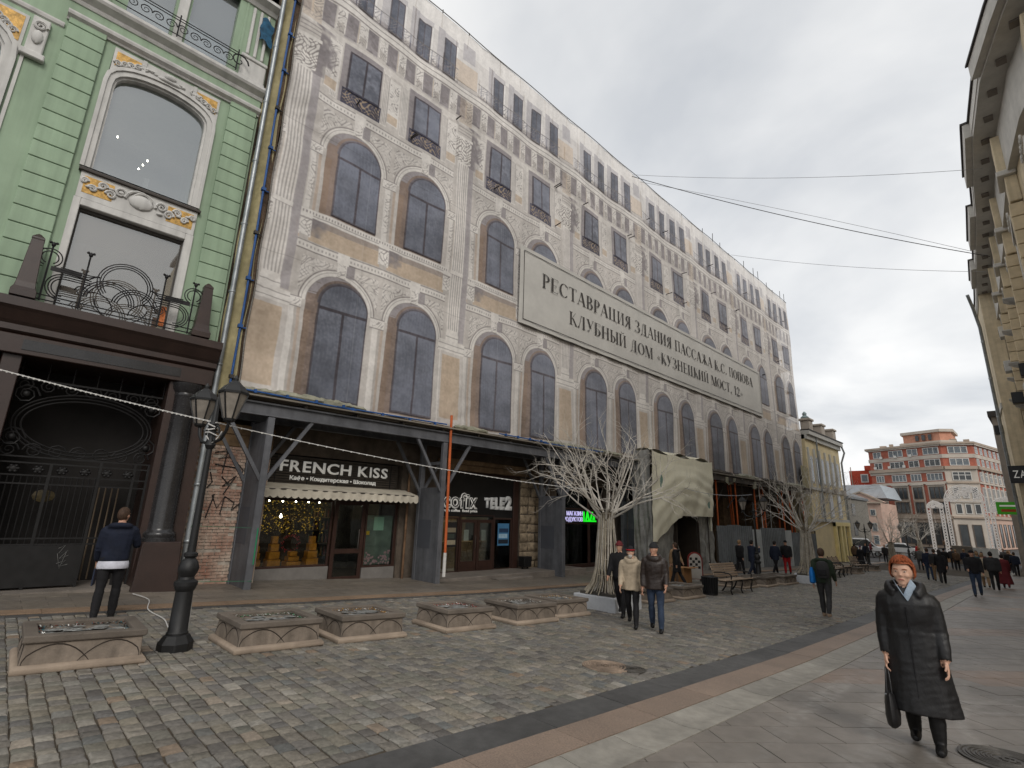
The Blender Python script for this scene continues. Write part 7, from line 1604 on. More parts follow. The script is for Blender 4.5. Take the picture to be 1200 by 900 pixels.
# ------------------------------------------------------------ trees of light: bundles of wrapped rods
m_rod = M('white_wrapped_branch', rgb(198, 191, 180), .7, .12, 5, var2=.2, scale2=30)
m_rod2 = M('tan_rods', rgb(172, 162, 144), .75, .15, 5, var2=.25, scale2=30)
m_wbox = M('white_base_box', rgb(188, 190, 194), .55, .06, 1.2, var2=.1)
def light_tree(label, x, y, H=4.3, spread=2.2, seed=0, box=True, dens=1.0):
    r = random.Random(seed); zb = .36 if box else .0
    t = thing('light_tree', label, 'light tree', (x, y, gz(y)), r.random() * .3, 'white light trees in the street')
    if box:
        b = B(); b.box(-.62, .62, -.62, .62, -.1, .34); b.build('base_box', m_wbox, t, bevel=.012)
        b = B(); b.box(-.5, .5, -.5, .5, .34, .4); b.build('base_plate', M('dark_plate', rgb(70, 66, 60), .6), t)
    b = B(); nr = int(64 * dens)
    for i in range(nr):
        a = 2 * math.pi * i / nr + r.uniform(-.05, .05); r0 = r.uniform(.42, .62) if i % 3 else r.uniform(.2, .4)
        pts = [(r0 * math.cos(a), r0 * math.sin(a), zb), (r0 * .66 * math.cos(a), r0 * .66 * math.sin(a), zb + .25), (.3 * math.cos(a), .3 * math.sin(a), zb + .6), (r.uniform(.2, .27) * math.cos(a + .1), r.uniform(.2, .27) * math.sin(a + .1), zb + 1.2), (.2 * math.cos(a + .15), .2 * math.sin(a + .15), zb + 1.75 + r.uniform(0, .25))]
        b.tube(pts, [.015, .014, .013, .012, .011], 5, 1 if i % 3 else 0)
    for k in range(5): z = zb + .45 + k * .38; rr_ = .33 - .05 * min(k, 2); b.tube([(rr_ * math.cos(a), rr_ * math.sin(a), z) for a in np.linspace(0, 6.283, 19)], .008, 4, 1)
    b.build('trunk', [m_rod, m_rod2], t, 60)
    b = B(); b.tube([(0, 0, zb), (.05, 0, zb + 1), (0, .03, zb + 2.0)], [.15, .14, .13], 8); b.build('trunk_core', M('dark_core', rgb(104, 92, 76), .9, .3, 6), t, 60)
    nl = int(19 * dens)
    for i in range(nl):
        b = B(); a = 2 * math.pi * i / nl + r.uniform(-.2, .2); el = r.choice((.3, .5, .7, .9, 1.15)) + r.uniform(-.12, .12)
        def grow(p, d, ln, rad, lev):
            pts = [p]; q = Vector(p); dd = Vector(d); n = 5
            for k in range(n):
                dd = (dd + Vector((r.uniform(-.16, .16), r.uniform(-.16, .16), r.uniform(-.1, .16)))).normalized(); q = q + dd * ln / n; pts.append(q.copy())
                if lev < 3 and k >= 1 and r.random() < (.95 if lev < 2 else .75):
                    side = dd.cross(Vector((r.uniform(-1, 1), r.uniform(-1, 1), r.uniform(-1, 1)))).normalized(); grow(q.copy(), (dd * .75 + side * r.uniform(.5, .85)).normalized(), ln * r.uniform(.36, .55), rad * (.62 - .06 * k), lev + 1)
            b.tube(pts, [rad * (1 - .13 * k) for k in range(n + 1)], 5 if lev < 2 else 4)
        z0 = zb + r.uniform(1.75, 2.1); ln = (spread * .95 if el < .7 else (H - zb - 2.0) * .95) * r.uniform(.85, 1.1)
        grow((.2 * math.cos(a), .2 * math.sin(a), z0), Vector((math.cos(a) * math.cos(el), math.sin(a) * math.cos(el), math.sin(el))), ln, .029, 0)
        b.build('limb', m_rod, t, 60)
    return t
light_tree('nearest white light tree on a pale box behind the walking couple', -8.27, 11.58, 4.3, 2.15, 1)
light_tree('second white light tree standing before the far end of the fence', -7.9, 26.3, 4.6, 2.5, 2)
light_tree('third white light tree above the far benches', -10.6, 58.5, 4.6, 2.7, 3, False, .8)
light_tree('fourth white light tree by the lace arch on the square', -11.6, 80, 4.9, 2.8, 4, False, .7)
light_tree('farthest white light tree at the left of the square', -14.4, 84, 4.6, 2.6, 5, False, .6)

# ------------------------------------------------------------ benches and bins
m_slat = M('bench_wood', rgb(170, 150, 130), .7, .15, 3, bump=.2, bscale=30, stretch=(1, .2, 1), var2=.2, objrand=.1)
def bench(label, x, y, rz, L=1.9):
    t = thing('park_bench', label, 'bench', (x, y, gz(y)), rz, 'slatted benches along the street', gtilt(y))
    for k in range(6): b = B(); u = .02 + k * .085; b.box(u, u + .07, -L / 2, L / 2, .42 + .004 * k * (k - 4), .455 + .004 * k * (k - 4)); b.build('seat_slat', m_slat, t, bevel=.006)
    for k in range(6): b = B(); z = .5 + k * .075; xx = -.02 - k * .03; b.box(xx - .035, xx, -L / 2, L / 2, z, z + .062); b.build('back_slat', m_slat, t, bevel=.006)
    for s in (-1, 0, 1):
        yy = s * (L / 2 - .12); b = B(); b.tube([(.5, yy, .0), (.45, yy, .12), (.5, yy, .3), (.52, yy, .41), (.25, yy, .39), (.02, yy, .41), (-.05, yy, .5), (-.24, yy, .98)], .026, 6); b.tube([(-.22, yy, .0), (-.1, yy, .16), (-.02, yy, .4)], .028, 6)
        if s: b.tube([(-.1, yy, .66), (.15, yy, .68), (.42, yy, .66), (.5, yy, .6), (.48, yy, .42)], .022, 6)
        b.build('iron_frame', m_liron, t, 60)
    return t
bench('slatted bench with black iron ends beside the litter bin', -8.35, 18.9, 0)
bench('slatted bench beyond the second light tree, nearest of the far three', -8.8, 32.5, 0); bench('slatted bench in the middle of the far three', -9.2, 35.6, 0); bench('farthest slatted bench of the row near the square', -9.6, 41.5, 0)
t = thing('litter_bin', 'black ribbed litter bin at the left end of the slatted bench', 'bin', (-8.25, 17.3, gz(17.3)))
b = B(); b.lathe([(.2, .06), (.24, .55), (.25, .56), (.22, .57), (.19, .5)], n=18); b.build('bucket', m_liron, t, 40)
for k in range(18): a = k * math.pi / 9; b = B(); b.bar((.215 * math.cos(a), .215 * math.sin(a), .05), (.25 * math.cos(a), .25 * math.sin(a), .57), .03); b.build('rib', m_liron, t)
b = B(); b.lathe([(.23, 0), (.23, .06)], n=18); b.build('foot', m_liron, t)
# red and white striped umbrella board behind the bench (round street sign board)
t = thing('pavement_board', 'small round topped board with red rim and dark checks behind the bench', 'sign board', (-10.4, 20.6, gz(20.6) + .03), R(45))
b = B(); pts = [(-.3, .1), (.3, .1), (.3, .85)] + [(.3 * math.cos(a), .85 + .3 * math.sin(a)) for a in np.linspace(.2, 2.94, 9)] + [(-.3, .85)]; b.prism(pts, -.03, .03, 'y'); b.build('rim', M('dark_red_rim', rgb(120, 40, 36), .6), t)
b = B(); pts = [(p[0] * .85, .12 + (p[1] - .1) * .92) for p in pts]; b.prism(pts, -.034, .034, 'y'); b.build('face', M('pale_face', rgb(176, 170, 162), .7), t)
for i in range(4):
    for j in range(4):
        if (i + j) % 2: b = B(); b.box(-.22 + i * .11, -.12 + i * .11, -.038, -.034, .5 + j * .11, .6 + j * .11); b.build('check', m_black, t)
for x in (-.25, .25): b = B(); b.box(x - .02, x + .02, -.2, .2, 0, .12); b.build('foot', m_liron, t)
b = B(); b.box(-10.9, -10.3, 19.4, 20.1, gz(19.7) + .03, gz(19.7) + .6); t = world_thing('brown_box', 'brown cardboard box on the pavement behind the bench', 'box', (-10.6, 19.7, gz(19.7))); b.build('carton', M('cardboard', rgb(160, 118, 78), .9, .1), t, bevel=.01)
b = B(); b.box(-10.3, -10.0, 19.42, 20.08, gz(19.7) + .6, gz(19.7) + .62); b.build('flap', M('cardboard', (0, 0, 0)), t)
# ------------------------------------------------------------ people
from mathutils.kdtree import KDTree
CLOTH = {}
def cloth(name, c, rough=.8, spec=.25, bump=.35, bscale=28, var=.14):
    return M('cloth_' + name, c, rough, var, 7, bump=bump, bscale=bscale, spec=spec)
m_skin = M('skin', rgb(196, 150, 126), .55, .08, 18, spec=.35)
m_skin2 = M('skin_pale', rgb(206, 164, 140), .55, .08, 18, spec=.35)
m_lip = M('lips', rgb(160, 82, 76), .5, .05); m_eye = M('eye_dark', rgb(40, 34, 32), .3, .05); m_eyew = M('eye_white', rgb(206, 200, 194), .4, .03)
m_shoe = M('black_shoe', rgb(26, 25, 25), .45, .1); m_blk = cloth('black', rgb(32, 31, 33)); m_navy = cloth('navy', rgb(36, 42, 58)); m_char = cloth('charcoal', rgb(52, 51, 52)); m_jean = cloth('jeans', rgb(54, 66, 86)); m_beige = cloth('beige', rgb(176, 160, 138)); m_leath = cloth('brown_leather', rgb(46, 36, 32), .45, .5); m_green = cloth('dark_green', rgb(44, 54, 42)); m_redc = cloth('red', rgb(168, 34, 38)); m_bord = cloth('maroon', rgb(104, 40, 44)); m_grey = cloth('grey', rgb(96, 94, 92)); m_brownc = cloth('brown', rgb(96, 76, 58)); m_tanc = cloth('tan', rgb(150, 122, 92))
m_hairb = M('brown_hair', rgb(70, 52, 40), .7, .2, 30); m_haird = M('dark_hair', rgb(38, 32, 30), .7, .2, 30); m_hairr = M('red_hair', rgb(146, 76, 42), .65, .25, 40, bump=.5, bscale=60); m_hairg = M('fair_hair', rgb(150, 120, 88), .7, .2, 30)
def ell(cx, cy, cz, rx, ry, n=14): return [(cx + rx * math.cos(a), cy + ry * math.sin(a), cz) for a in np.linspace(0, 2 * math.pi, n + 1)[:-1]]
def taper(b, p, q, r0, r1, m, n=10, k=7, bulge=0.0, flat=1.0):
    p = Vector(p); q = Vector(q); pts = [p.lerp(q, i / k) for i in range(k + 1)]; b.tube(pts, [r0 + (r1 - r0) * i / k + bulge * math.sin(math.pi * i / k) for i in range(k + 1)], n, m)
def orb(b, c, rx, ry, rz, m, n=12, k=8):
    b.loft([ell(c[0], c[1], c[2] + rz * math.sin(t), rx * math.cos(t), ry * math.cos(t), n) for t in np.linspace(-1.5, 1.5, k)], m)
def person(label, x, y, face, H=1.75, jacket=m_blk, trousers=m_blk, shoes=m_shoe, skin=m_skin, hair=m_haird, hat=None, hem=None, flare=.0, bulk=1.1, legL=(12, 4), legR=(-14, 18), armL=(-12, 8, 14), armR=(14, 8, 18),
           lean=2, turn=0, vox=.03, hands=False, facial=False, longhair=False, group=None, shirt=None, hood=False, z=None, boots=False, extra=None, collar=False, hairscale=1.0, scarf=None, hairlow=-.8, shz=1.40, folds=0.0, tufts=0, hs=1.0, shw=.178, opencol=False):
    zg = gz(y) if z is None else z
    t = thing('person', label, 'person', (x, y, zg), R(face), group); t.scale = (H / 1.75,) * 3
    mats = [jacket, trousers, shoes, skin, shirt or jacket, collar if collar not in (False, True) else jacket]
    b = B(); J = {}
    for s, (a, k) in ((-1, legL), (1, legR)):
        hip = Vector((s * .092, 0, .93)); kn = hip + .44 * Vector((s * .012, math.sin(R(a)), -math.cos(R(a)))); an = kn + .43 * Vector((0, math.sin(R(a - k)), -math.cos(R(a - k)))); J[s] = (hip, kn, an)
    dz = .075 - min(J[-1][2].z, J[1][2].z)
    up = lambda v: Vector((v[0], v[1], v[2] + dz))
    for s in (-1, 1):
        hip, kn, an = (up(v) for v in J[s])
        taper(b, hip, kn, .098, .066, 1, bulge=.006); taper(b, kn, an, .064, .05 if not boots else .055, 2 if boots else 1, bulge=.012)
        lift = max(0.0, an.z - .1) ; d = Vector((0, 1, -min(.7, lift * 3.2))).normalized()
        heel = an - d * .05 - Vector((0, 0, .035)); toe = an + d * .17 - Vector((0, 0, .035 if lift < .02 else .02))
        b.tube([heel, heel.lerp(toe, .35) + Vector((0, 0, .012)), heel.lerp(toe, .75), toe], [.042, .05, .045, .028], 9, 2); taper(b, an, heel.lerp(toe, .2), .05, .048, 2, k=3)
    th = R(lean); hipz = .93 + dz
    def T(v): v = Vector(v); zz_ = v.z - hipz; return Vector((v.x, v.y * math.cos(th) + zz_ * math.sin(th), hipz + zz_ * math.cos(th) - v.y * math.sin(th)))
    def tr(ring): return [tuple(T(p)) for p in ring]
    k = bulk
    prof = [(.885 if shirt else .86, .15, .105), (.93, .166, .12), (1.02, .162, .118), (1.12, .166, .12), (1.24, .182, .126), (1.33, .19, .122), (1.40, .172, .104), (1.45, .12, .085), (1.49, .07, .068)]
    b.loft([tr(ell(0, 0, z_ + dz, w * k, d * k)) for z_, w, d in prof], 0)
    if shirt: q = B(); q.loft([tr(ell(0, 0, z_ + dz, w * k, d * k, 24)) for z_, w, d in ((.785, .176, .132), (.80, .182, .137), (.86, .182, .136), (.9, .17, .124))]); q.build('shirt_hem', shirt, t, 60)
    if hem is not None:
        n = 7; rings = []
        for i in range(n + 1):
            q = i / n; z_ = 1.06 - (1.06 - hem) * q; w = .168 * k + flare * q ** 1.25; d = .122 * k + flare * .8 * q ** 1.25
            rings.append([(w * math.cos(a) * (1 + .035 * q * math.sin(7 * a)), d * math.sin(a) * (1 + .05 * q * math.sin(5 * a + 1)) + (.0), z_ + dz) for a in np.linspace(0, 2 * math.pi, 29)[:-1]])
        b.loft(rings, 0)
    if opencol:
        for q in range(2): b.tube([tuple(T((.105 * k * math.cos(a) * (1 - .06 * q), .0 + .082 * k * math.sin(a) + .05 * max(0, math.sin(a)), 1.47 + .03 * q + dz - .10 * max(0, math.sin(a)) ** 1.5))) for a in np.linspace(2.25, 7.17, 25)], [.03 + .014 * math.sin(math.pi * i / 24) for i in range(25)], 8, 5)
    elif collar:
        for q in range(2): b.tube([tuple(T((.098 * k * math.cos(a) * (1 - .06 * q), .012 + .085 * k * math.sin(a), 1.455 + .03 * q + dz - .028 * math.sin(a)))) for a in np.linspace(0, 6.283, 25)], .042 - .006 * q, 8, 5)
    hd = T((0, .015, 1.625 + dz)) ; taper(b, T((0, 0, 1.44 + dz)), hd - Vector((0, .01, .06)), .058, .052, 3, k=4)
    ct, st_ = math.cos(R(turn)), math.sin(R(turn))
    def Hd(v): return hd + Vector((v[0] * ct - v[1] * st_, v[0] * st_ + v[1] * ct, v[2])) * hs
    hb = B(); orb(hb, (0, 0, .012), .079, .098, .112, 3, 14, 9); orb(hb, (0, .028, -.055), .058, .064, .062, 3)
    if facial:
        hb.loft([ell(0, .095 + o, z_, w, d, 8) for z_, w, d, o in ((.022, .008, .01, -.008), (-.008, .012, .016, .0), (-.024, .017, .017, .002), (-.034, .01, .01, -.006))], 3)
        for s in (-1, 1): orb(hb, (s * .08, -.004, -.008), .012, .022, .034, 3, 8, 5)
        orb(hb, (0, .082, -.062), .026, .018, .012, 3, 10, 5); orb(hb, (0, .07, -.094), .03, .024, .022, 3, 10, 5)
        for s in (-1, 1): orb(hb, (s * .04, .066, -.022), .028, .028, .026, 3, 8, 5); orb(hb, (s * .033, .078, .03), .028, .016, .01, 3, 8, 5)
    hb.v = [tuple(Hd(v)) for v in hb.v]; b.add(hb.v, hb.f); b.m[-len(hb.f):] = hb.m
    HN = {}
    for s, (f, o, e) in ((-1, armL), (1, armR)):
        sh = T((s * shw * (.6 + .4 * k), 0, shz + dz)); d1 = Vector((s * math.sin(R(o)), math.sin(R(f)) * math.cos(R(o)), -math.cos(R(f)) * math.cos(R(o)))).normalized(); el = sh + d1 * .285
        g = f + e; inn = -s * math.sin(R(max(0, e - 25) * .55)); d2 = Vector((s * math.sin(R(o)) * .4 + inn * .7, math.sin(R(g)), -math.cos(R(g)))).normalized(); wr = el + d2 * .25
        orb(b, tuple(sh - Vector((s * .012, 0, .005))), .066 * k, .07 * k, .07 * k, 0, 10, 6)
        taper(b, sh, el, .062 * k, .052 * k, 0, bulge=.004); taper(b, el, wr, .052 * k, .042 * (.5 + .5 * k), 0, bulge=.004); taper(b, wr - d2 * .03, wr + d2 * .03, .03, .026, 3, k=3); HN[s] = (wr + d2 * .015, d2)
        if not hands: orb(b, tuple(wr + d2 * .07), .03, .036, .055, 3, 8, 6)
    if hood: b.tube([tuple(T((.11 * k * math.cos(a), -.045 + .075 * k * math.sin(a), 1.44 + dz - .02 * math.sin(a)))) for a in np.linspace(0, 6.283, 19)], .05, 8, 0)
    # one continuous skin: voxel remesh of all the limbs, then materials by nearest source surface
    src = b.mesh('body_src', mats); tmp = bpy.data.objects.new('tmp', src); TMP.collection.objects.link(tmp)
    md = tmp.modifiers.new('r', 'REMESH'); md.mode = 'VOXEL'; md.voxel_size = vox; md2 = tmp.modifiers.new('s', 'SMOOTH'); md2.factor = .5; md2.iterations = 3 if vox < .02 else 2
    me = baked(tmp)
    if folds:
        from mathutils import noise as mn
        nv = len(me.vertices); nn = np.zeros(nv * 3, np.float32); cc = np.zeros(nv * 3, np.float32); me.vertices.foreach_get('normal', nn); me.vertices.foreach_get('co', cc); cc = cc.reshape(-1, 3)
        qs = np.array([0.0 if c[2] - dz > 1.5 else mn.noise((c[0] * 13, c[1] * 13, c[2] * 5 + 3)) + .7 * mn.noise((c[0] * 9 + c[2] * 16, c[1] * 9, c[2] * 22)) for c in cc.tolist()], np.float32)
        me.vertices.foreach_set('co', (cc + nn.reshape(-1, 3) * (folds * qs)[:, None]).ravel()); me.update()
    kd = KDTree(len(b.f) + len(b.v)); vm = {}
    for i, f in enumerate(b.f):
        c = sum((Vector(b.v[j]) for j in f), Vector()) / len(f); kd.insert(c, i)
        for j in f: vm[j] = i
    for j, v in enumerate(b.v): kd.insert(Vector(v), vm[j])
    kd.balance(); me.materials.clear()
    for m_ in mats: me.materials.append(m_)
    idx = []
    for p in me.polygons: _, i, _ = kd.find(p.center); idx.append(b.m[i])
    me.polygons.foreach_set('material_index', idx); me.shade_smooth(); me.name = 'body'; obj_from(me, 'body', t)
    # hair or hat
    hc = hd; mt = hat if hat else hair
    if mt:
        q = B(); n, kk = 20, 10; sc = (1.17 if hat else 1.10) * hairscale; vs = []; rs_ = random.Random(len(label))
        low = .18 if hat else hairlow
        for i in range(kk + 1):
            ph = 1.5708 - (1.5708 - math.asin(max(-1, low))) * i / kk
            for j in range(n):
                a = 2 * math.pi * j / n; fr = math.sin(a); lo = ph
                if not hat and fr > .05 and ph < .42 + .35 * 0: lo = max(ph, .5 * min(1, (fr - .05) * 3) + hairlow * (1 - min(1, (fr - .05) * 3)))
                jit = 1 + rs_.uniform(-.02, .02) * (0 if hat else 1)
                vs.append(tuple(Hd((.079 * sc * jit * math.cos(lo) * math.cos(a), .098 * sc * jit * math.cos(lo) * math.sin(a) - (.0 if hat else .004), .016 + .112 * sc * jit * math.sin(lo)))))
        q.add(vs, [(i*n + j, (i+1)*n + j, (i+1)*n + (j+1) % n, i*n + (j+1) % n) for i in range(kk) for j in range(n)]); q.build('hat' if hat else 'hair', mt, t, 180)
        if hat: q = B(); q.tube([tuple(Hd((.079 * sc * .99 * math.cos(a), .098 * sc * .99 * math.sin(a),   .016 + .112 * sc * .18))) for a in np.linspace(0, 6.283, 21)], .012, 6); q.build('hat_band', hat, t, 60)
    if tufts:
        q = B(); rs2 = random.Random(3)
        for i in range(tufts):
            a = rs2.uniform(0, 6.283); fr = math.sin(a); lo = rs2.uniform(-.3 if fr < .2 else .78, 1.5); r1 = 1.10 * hairscale
            def S(lo_, a_, k_): return Hd((.079 * r1 * k_ * math.cos(lo_) * math.cos(a_), .098 * r1 * k_ * math.cos(lo_) * math.sin(a_), .016 + .112 * r1 * k_ * math.sin(lo_)))
            dl = rs2.uniform(.2, .42) * (1 if fr < .2 else .6); da = rs2.uniform(-.35, .35)
            q.tube([S(lo + .15, a, .98), S(lo, a + da * .4, 1.03), S(lo - dl * .6, a + da * .8, 1.05), S(lo - dl, a + da, rs2.uniform(1.0, 1.07))], [.007, .009, .007, .002], 4)
        q.build('hair_strands', hair, t, 60)['kind'] = 'stuff'
    if longhair: q = B(); orb(q, tuple(Hd((0, -.06, -.09))), .085, .06, .16, 0); q.build('long_hair', hair, t, 60)
    if facial:
        for s in (-1, 1):
            q = B(); orb(q, tuple(Hd((s * .033, .086, .012))), .012, .007, .006, 0, 8, 5); q.build('eye', m_eyew, t, 60)
            q = B(); orb(q, tuple(Hd((s * .033, .0925, .012))), .0055, .003, .0055, 0, 8, 5); q.build('pupil', m_eye, t, 60)
            q = B(); q.tube([tuple(Hd((s * .016, .097, .03))), tuple(Hd((s * .034, .096, .036))), tuple(Hd((s * .052, .083, .031)))], .0035, 5); q.build('eyebrow', hair or m_haird, t)
        q = B(); q.tube([tuple(Hd((-.022, .091, -.06))), tuple(Hd((0, .1, -.058))), tuple(Hd((.022, .091, -.06)))], [.003, .006, .003], 6); q.build('mouth', m_lip, t, 60)
    if hands:
        for s in (-1, 1):
            w, d = HN[s]; side = d.cross(Vector((0, 1, 0)) if abs(d.y) < .8 else Vector((0, 0, 1))).normalized(); fw = side.cross(d).normalized()
            if fw.y < 0: fw = -fw
            inw = Vector((-s, 0, 0)); inw = (inw - d * inw.dot(d)).normalized(); q = B()
            q.loft([[tuple(w + d * l + fw * (wd * math.cos(a)) + inw * (tk * math.sin(a))) for a in np.linspace(0, 2 * math.pi, 11)[:-1]] for l, wd, tk in ((-.01, .024, .02), (.02, .03, .018), (.06, .04, .017), (.09, .038, .014), (.1, .03, .01))])
            for i in range(4):
                base = w + d * .088 + fw * (.03 - .02 * i); ln = (.07, .08, .075, .058)[i]; c1 = (d * .85 + inw * .5).normalized(); c2 = (d * .5 + inw * .85).normalized()
                q.tube([base, base + d * ln * .4, base + d * ln * .4 + c1 * ln * .35, base + d * ln * .4 + c1 * ln * .35 + c2 * ln * .3], [.0095, .009, .0085, .007], 7)
            tb = w + d * .03 + fw * .026 + inw * .006; q.tube([tb, tb + (d * .6 + fw * .7).normalized() * .035, tb + (d * .6 + fw * .7).normalized() * .035 + (d + inw * .4).normalized() * .035], [.012, .0105, .008], 7)
            q.build('hand', skin, t, 60); J['hand', s] = w + d * .12
    J['head'] = hd; J['T'] = T; J['dz'] = dz
    return t, J
def facing(fx, fy): return math.degrees(math.atan2(-fx, fy))
# woman in the foreground
m_coat = M('quilted_black_coat', rgb(27, 26, 27), .5, .18, 9, bump=.3, bscale=26, spec=.45, stretch=(1, 1, .45))
wm, wj = person('woman with short red hair and long black coat walking towards the camera', -1.17, 6.82, facing(.12, -.99), 1.70, m_coat, m_blk, m_shoe, m_skin2, m_hairr, hem=.32, flare=.08, bulk=1.40, hs=1.13, shw=.162, opencol=True, legL=(7, 3), legR=(-6, 10), armL=(5, 8, 14), armR=(1, 8, 12), lean=1, turn=-8, vox=.0115, hands=True, facial=True, boots=True, collar=True, hairscale=1.08, hairlow=-.5, shz=1.345, folds=.0045, tufts=420)
T_ = wj['T']; dz_ = wj['dz']
m_scarf = M('blue_grey_scarf', rgb(150, 164, 178), .9, .12, 25, bump=.4, bscale=60)
for i, (s, o) in enumerate(((-1, .0), (1, .006))):
    b = B(); rings = []
    for q in np.linspace(0, 1, 9):
        c = T_((s * .08 * (1 - q), .06 + .095 * math.sin(q * 1.57) + o, 1.535 - .15 * q + dz_)); w = .034 - .006 * q
        rings.append([tuple(c + Vector((w * math.cos(a) * .6, .016 * math.sin(a), w * math.cos(a)))) for a in np.linspace(0, 6.283, 9)[:-1]])
    b.loft(rings); b.build('scarf_fold', m_scarf, wm, 60)
b = B(); b.box(-.004, .004, 0, .006, 0, 1); b.v = []; b.f = []; b.m = []
b.tube([tuple(T_((.012, .122 * 1.40 + .008 + .065 * (max(0, 1.06 - z_) / .75) ** 1.25, z_ + dz_))) for z_ in np.linspace(1.3, .36, 14)], .006, 5); b.build('coat_placket', m_blk, wm, 60)
hp = wj['hand', 1]; bag_s = 1.70 / 1.75
mw = Matrix.Translation((-1.17, 6.82, gz(6.82))) @ Matrix.Rotation(R(facing(.12, -.99)), 4, 'Z'); P0 = mw @ (hp * bag_s)
bg_t = thing('handbag', 'black leather handbag held by the woman in the long black coat', 'handbag', P0, R(facing(.12, -.99)))
m_bag = M('black_bag_leather', rgb(28, 27, 28), .4, .15, 9, bump=.2, bscale=30, spec=.5)
b = B(); b.loft([[(.055 * d * math.cos(a), w * math.sin(a), z_) for a in np.linspace(0, 6.283, 17)[:-1]] for z_, w, d in ((-.52, .12, .6), (-.5, .155, 1), (-.42, .175, 1.15), (-.32, .165, 1), (-.24, .14, .7), (-.215, .13, .35))]); b.build('bag_body', m_bag, bg_t, 50)
for s in (-1, 1): b = B(); b.tube([(s * .02, -.09, -.22), (s * .016, -.07, -.1), (s * .01, -.03, -.01), (s * .006, 0, .012), (s * .01, .03, -.01), (s * .016, .07, -.1), (s * .02, .09, -.22)], .007, 6); b.build('handle', m_bag, bg_t, 60)
for s in (-1, 1): b = B(); b.lathe([(.012, 0), (.012, .01)], (.028, s * .09, -.24), 8); b.build('buckle', m_galv, bg_t)
# man by the gate, seen from behind
pm, pj = person('man in a navy jacket with white shirt hem standing by the iron gate', -10.75, 1.5, facing(-.97, .25), 1.74, cloth('dark_navy', rgb(28, 33, 48)), m_blk, m_shoe, m_skin, m_hairb, bulk=1.18, legL=(-7, 4), legR=(9, 3), armL=(6, 9, 30), armR=(28, 14, 78), lean=3, turn=-24, vox=.016, shirt=cloth('white_shirt', rgb(196, 196, 206)), hood=True, facial=True, hairscale=.97, hands=True, folds=.006, shz=1.38)
b = B(); hp = pj['hand', -1]; b.box(hp.x - .01, hp.x + .01, hp.y - .12, hp.y + .1, hp.z - .28, hp.z - .02); fo = b.build('folder', M('dark_blue_folder', rgb(34, 42, 62), .5, .05), pm)
# couple
cm, cj = person('person in a beige padded jacket and black hat with red band walking arm in arm', -6.42, 9.86, facing(.45, -.89), 1.60, m_beige, m_blk, m_shoe, m_skin2, m_hairg, hat=cloth('black_knit', rgb(34, 32, 36)), hem=.80, flare=.03, bulk=1.28, legL=(15, 3), legR=(-14, 20), armL=(10, 8, 22), armR=(8, 6, 30), lean=4, turn=6, vox=.016, facial=True, hands=True, collar=True, shz=1.37, folds=.006)
b = B(); hd = cj['head']; b.tube([tuple(hd + Vector((.091 * math.cos(a), .112 * math.sin(a), .055))) for a in np.linspace(0, 6.283, 21)], .014, 6); b.build('red_hat_band', m_redc, cm, 60)
b = B(); orb(b, tuple(hd + Vector((0, .075, -.085))), .05, .035, .05, 0); b.build('white_beard', M('grey_beard', rgb(176, 170, 162), .9, .15, 30), cm, 60)
c2m, _ = person('man in a dark brown leather jacket, jeans and dark cap walking beside the beige jacket', -5.86, 9.86, facing(.45, -.89), 1.69, m_leath, m_jean, m_shoe, m_skin, m_haird, hat=cloth('dark_cap', rgb(44, 44, 46)), hem=.82, flare=.02, bulk=1.26, legL=(9, 2), legR=(-10, 14), armL=(4, 8, 40), armR=(-4, 9, 18), lean=3, turn=-30, vox=.016, facial=True, hands=True, collar=True, shz=1.38, folds=.006)
person('person in black with a red bobble hat just behind the walking couple', -7.3, 10.75, facing(.3, -.95), 1.66, m_blk, m_blk, hat=m_bord, bulk=1.2, vox=.022)
# walker with backpack, seen from behind
bp, bj = person('person in a dark green jacket walking away along the dark border stones', -4.45, 15.85, facing(-.1, 1), 1.71, m_green, m_char, cloth('tan_shoe', rgb(150, 128, 108)), m_skin, m_hairb, bulk=1.16, legL=(12, 4), legR=(-14, 16), armL=(-10, 8, 12), armR=(12, 8, 24), lean=2, vox=.018, hood=True, hands=True, folds=.006)
mw = Matrix.Translation((-4.45, 15.85, gz(15.85))) @ Matrix.Rotation(R(facing(-.1, 1)), 4, 'Z')
bt_ = thing('backpack', 'dark backpack worn by the person in the green jacket', 'backpack', mw @ Vector((.04, -.2, 1.2)), R(facing(-.1, 1)))
b = B(); b.loft([[(w * math.cos(a), d * math.sin(a), z_) for a in np.linspace(0, 6.283, 17)[:-1]] for z_, w, d in ((-.22, .12, .06), (-.18, .15, .085), (.05, .15, .085), (.16, .12, .07), (.2, .06, .04))]); b.build('pack', m_char, bt_, 50)
b = B(); b.box(-.1, .1, -.11, -.085, -.15, .0); b.build('pocket', m_blk, bt_, bevel=.015)
bt_ = thing('shoulder_bag', 'bright blue bag at the left side of the person in the green jacket', 'bag', mw @ Vector((-.24, -.05, 1.02)), R(facing(-.1, 1)))
m_bblue = cloth('bright_blue', rgb(20, 112, 190), .5); b = B(); b.loft([[(w * math.cos(a), d * math.sin(a), z_) for a in np.linspace(0, 6.283, 15)[:-1]] for z_, w, d in ((-.2, .05, .09), (-.17, .075, .13), (.05, .07, .12), (.14, .05, .09), (.2, .03, .05))]); b.build('bag_body', m_bblue, bt_, 50)
b = B(); b.tube([(.0, .05, .18), (.1, .06, .38), (.2, .04, .42)], .014, 6); b.build('strap', m_bblue, bt_, 60)
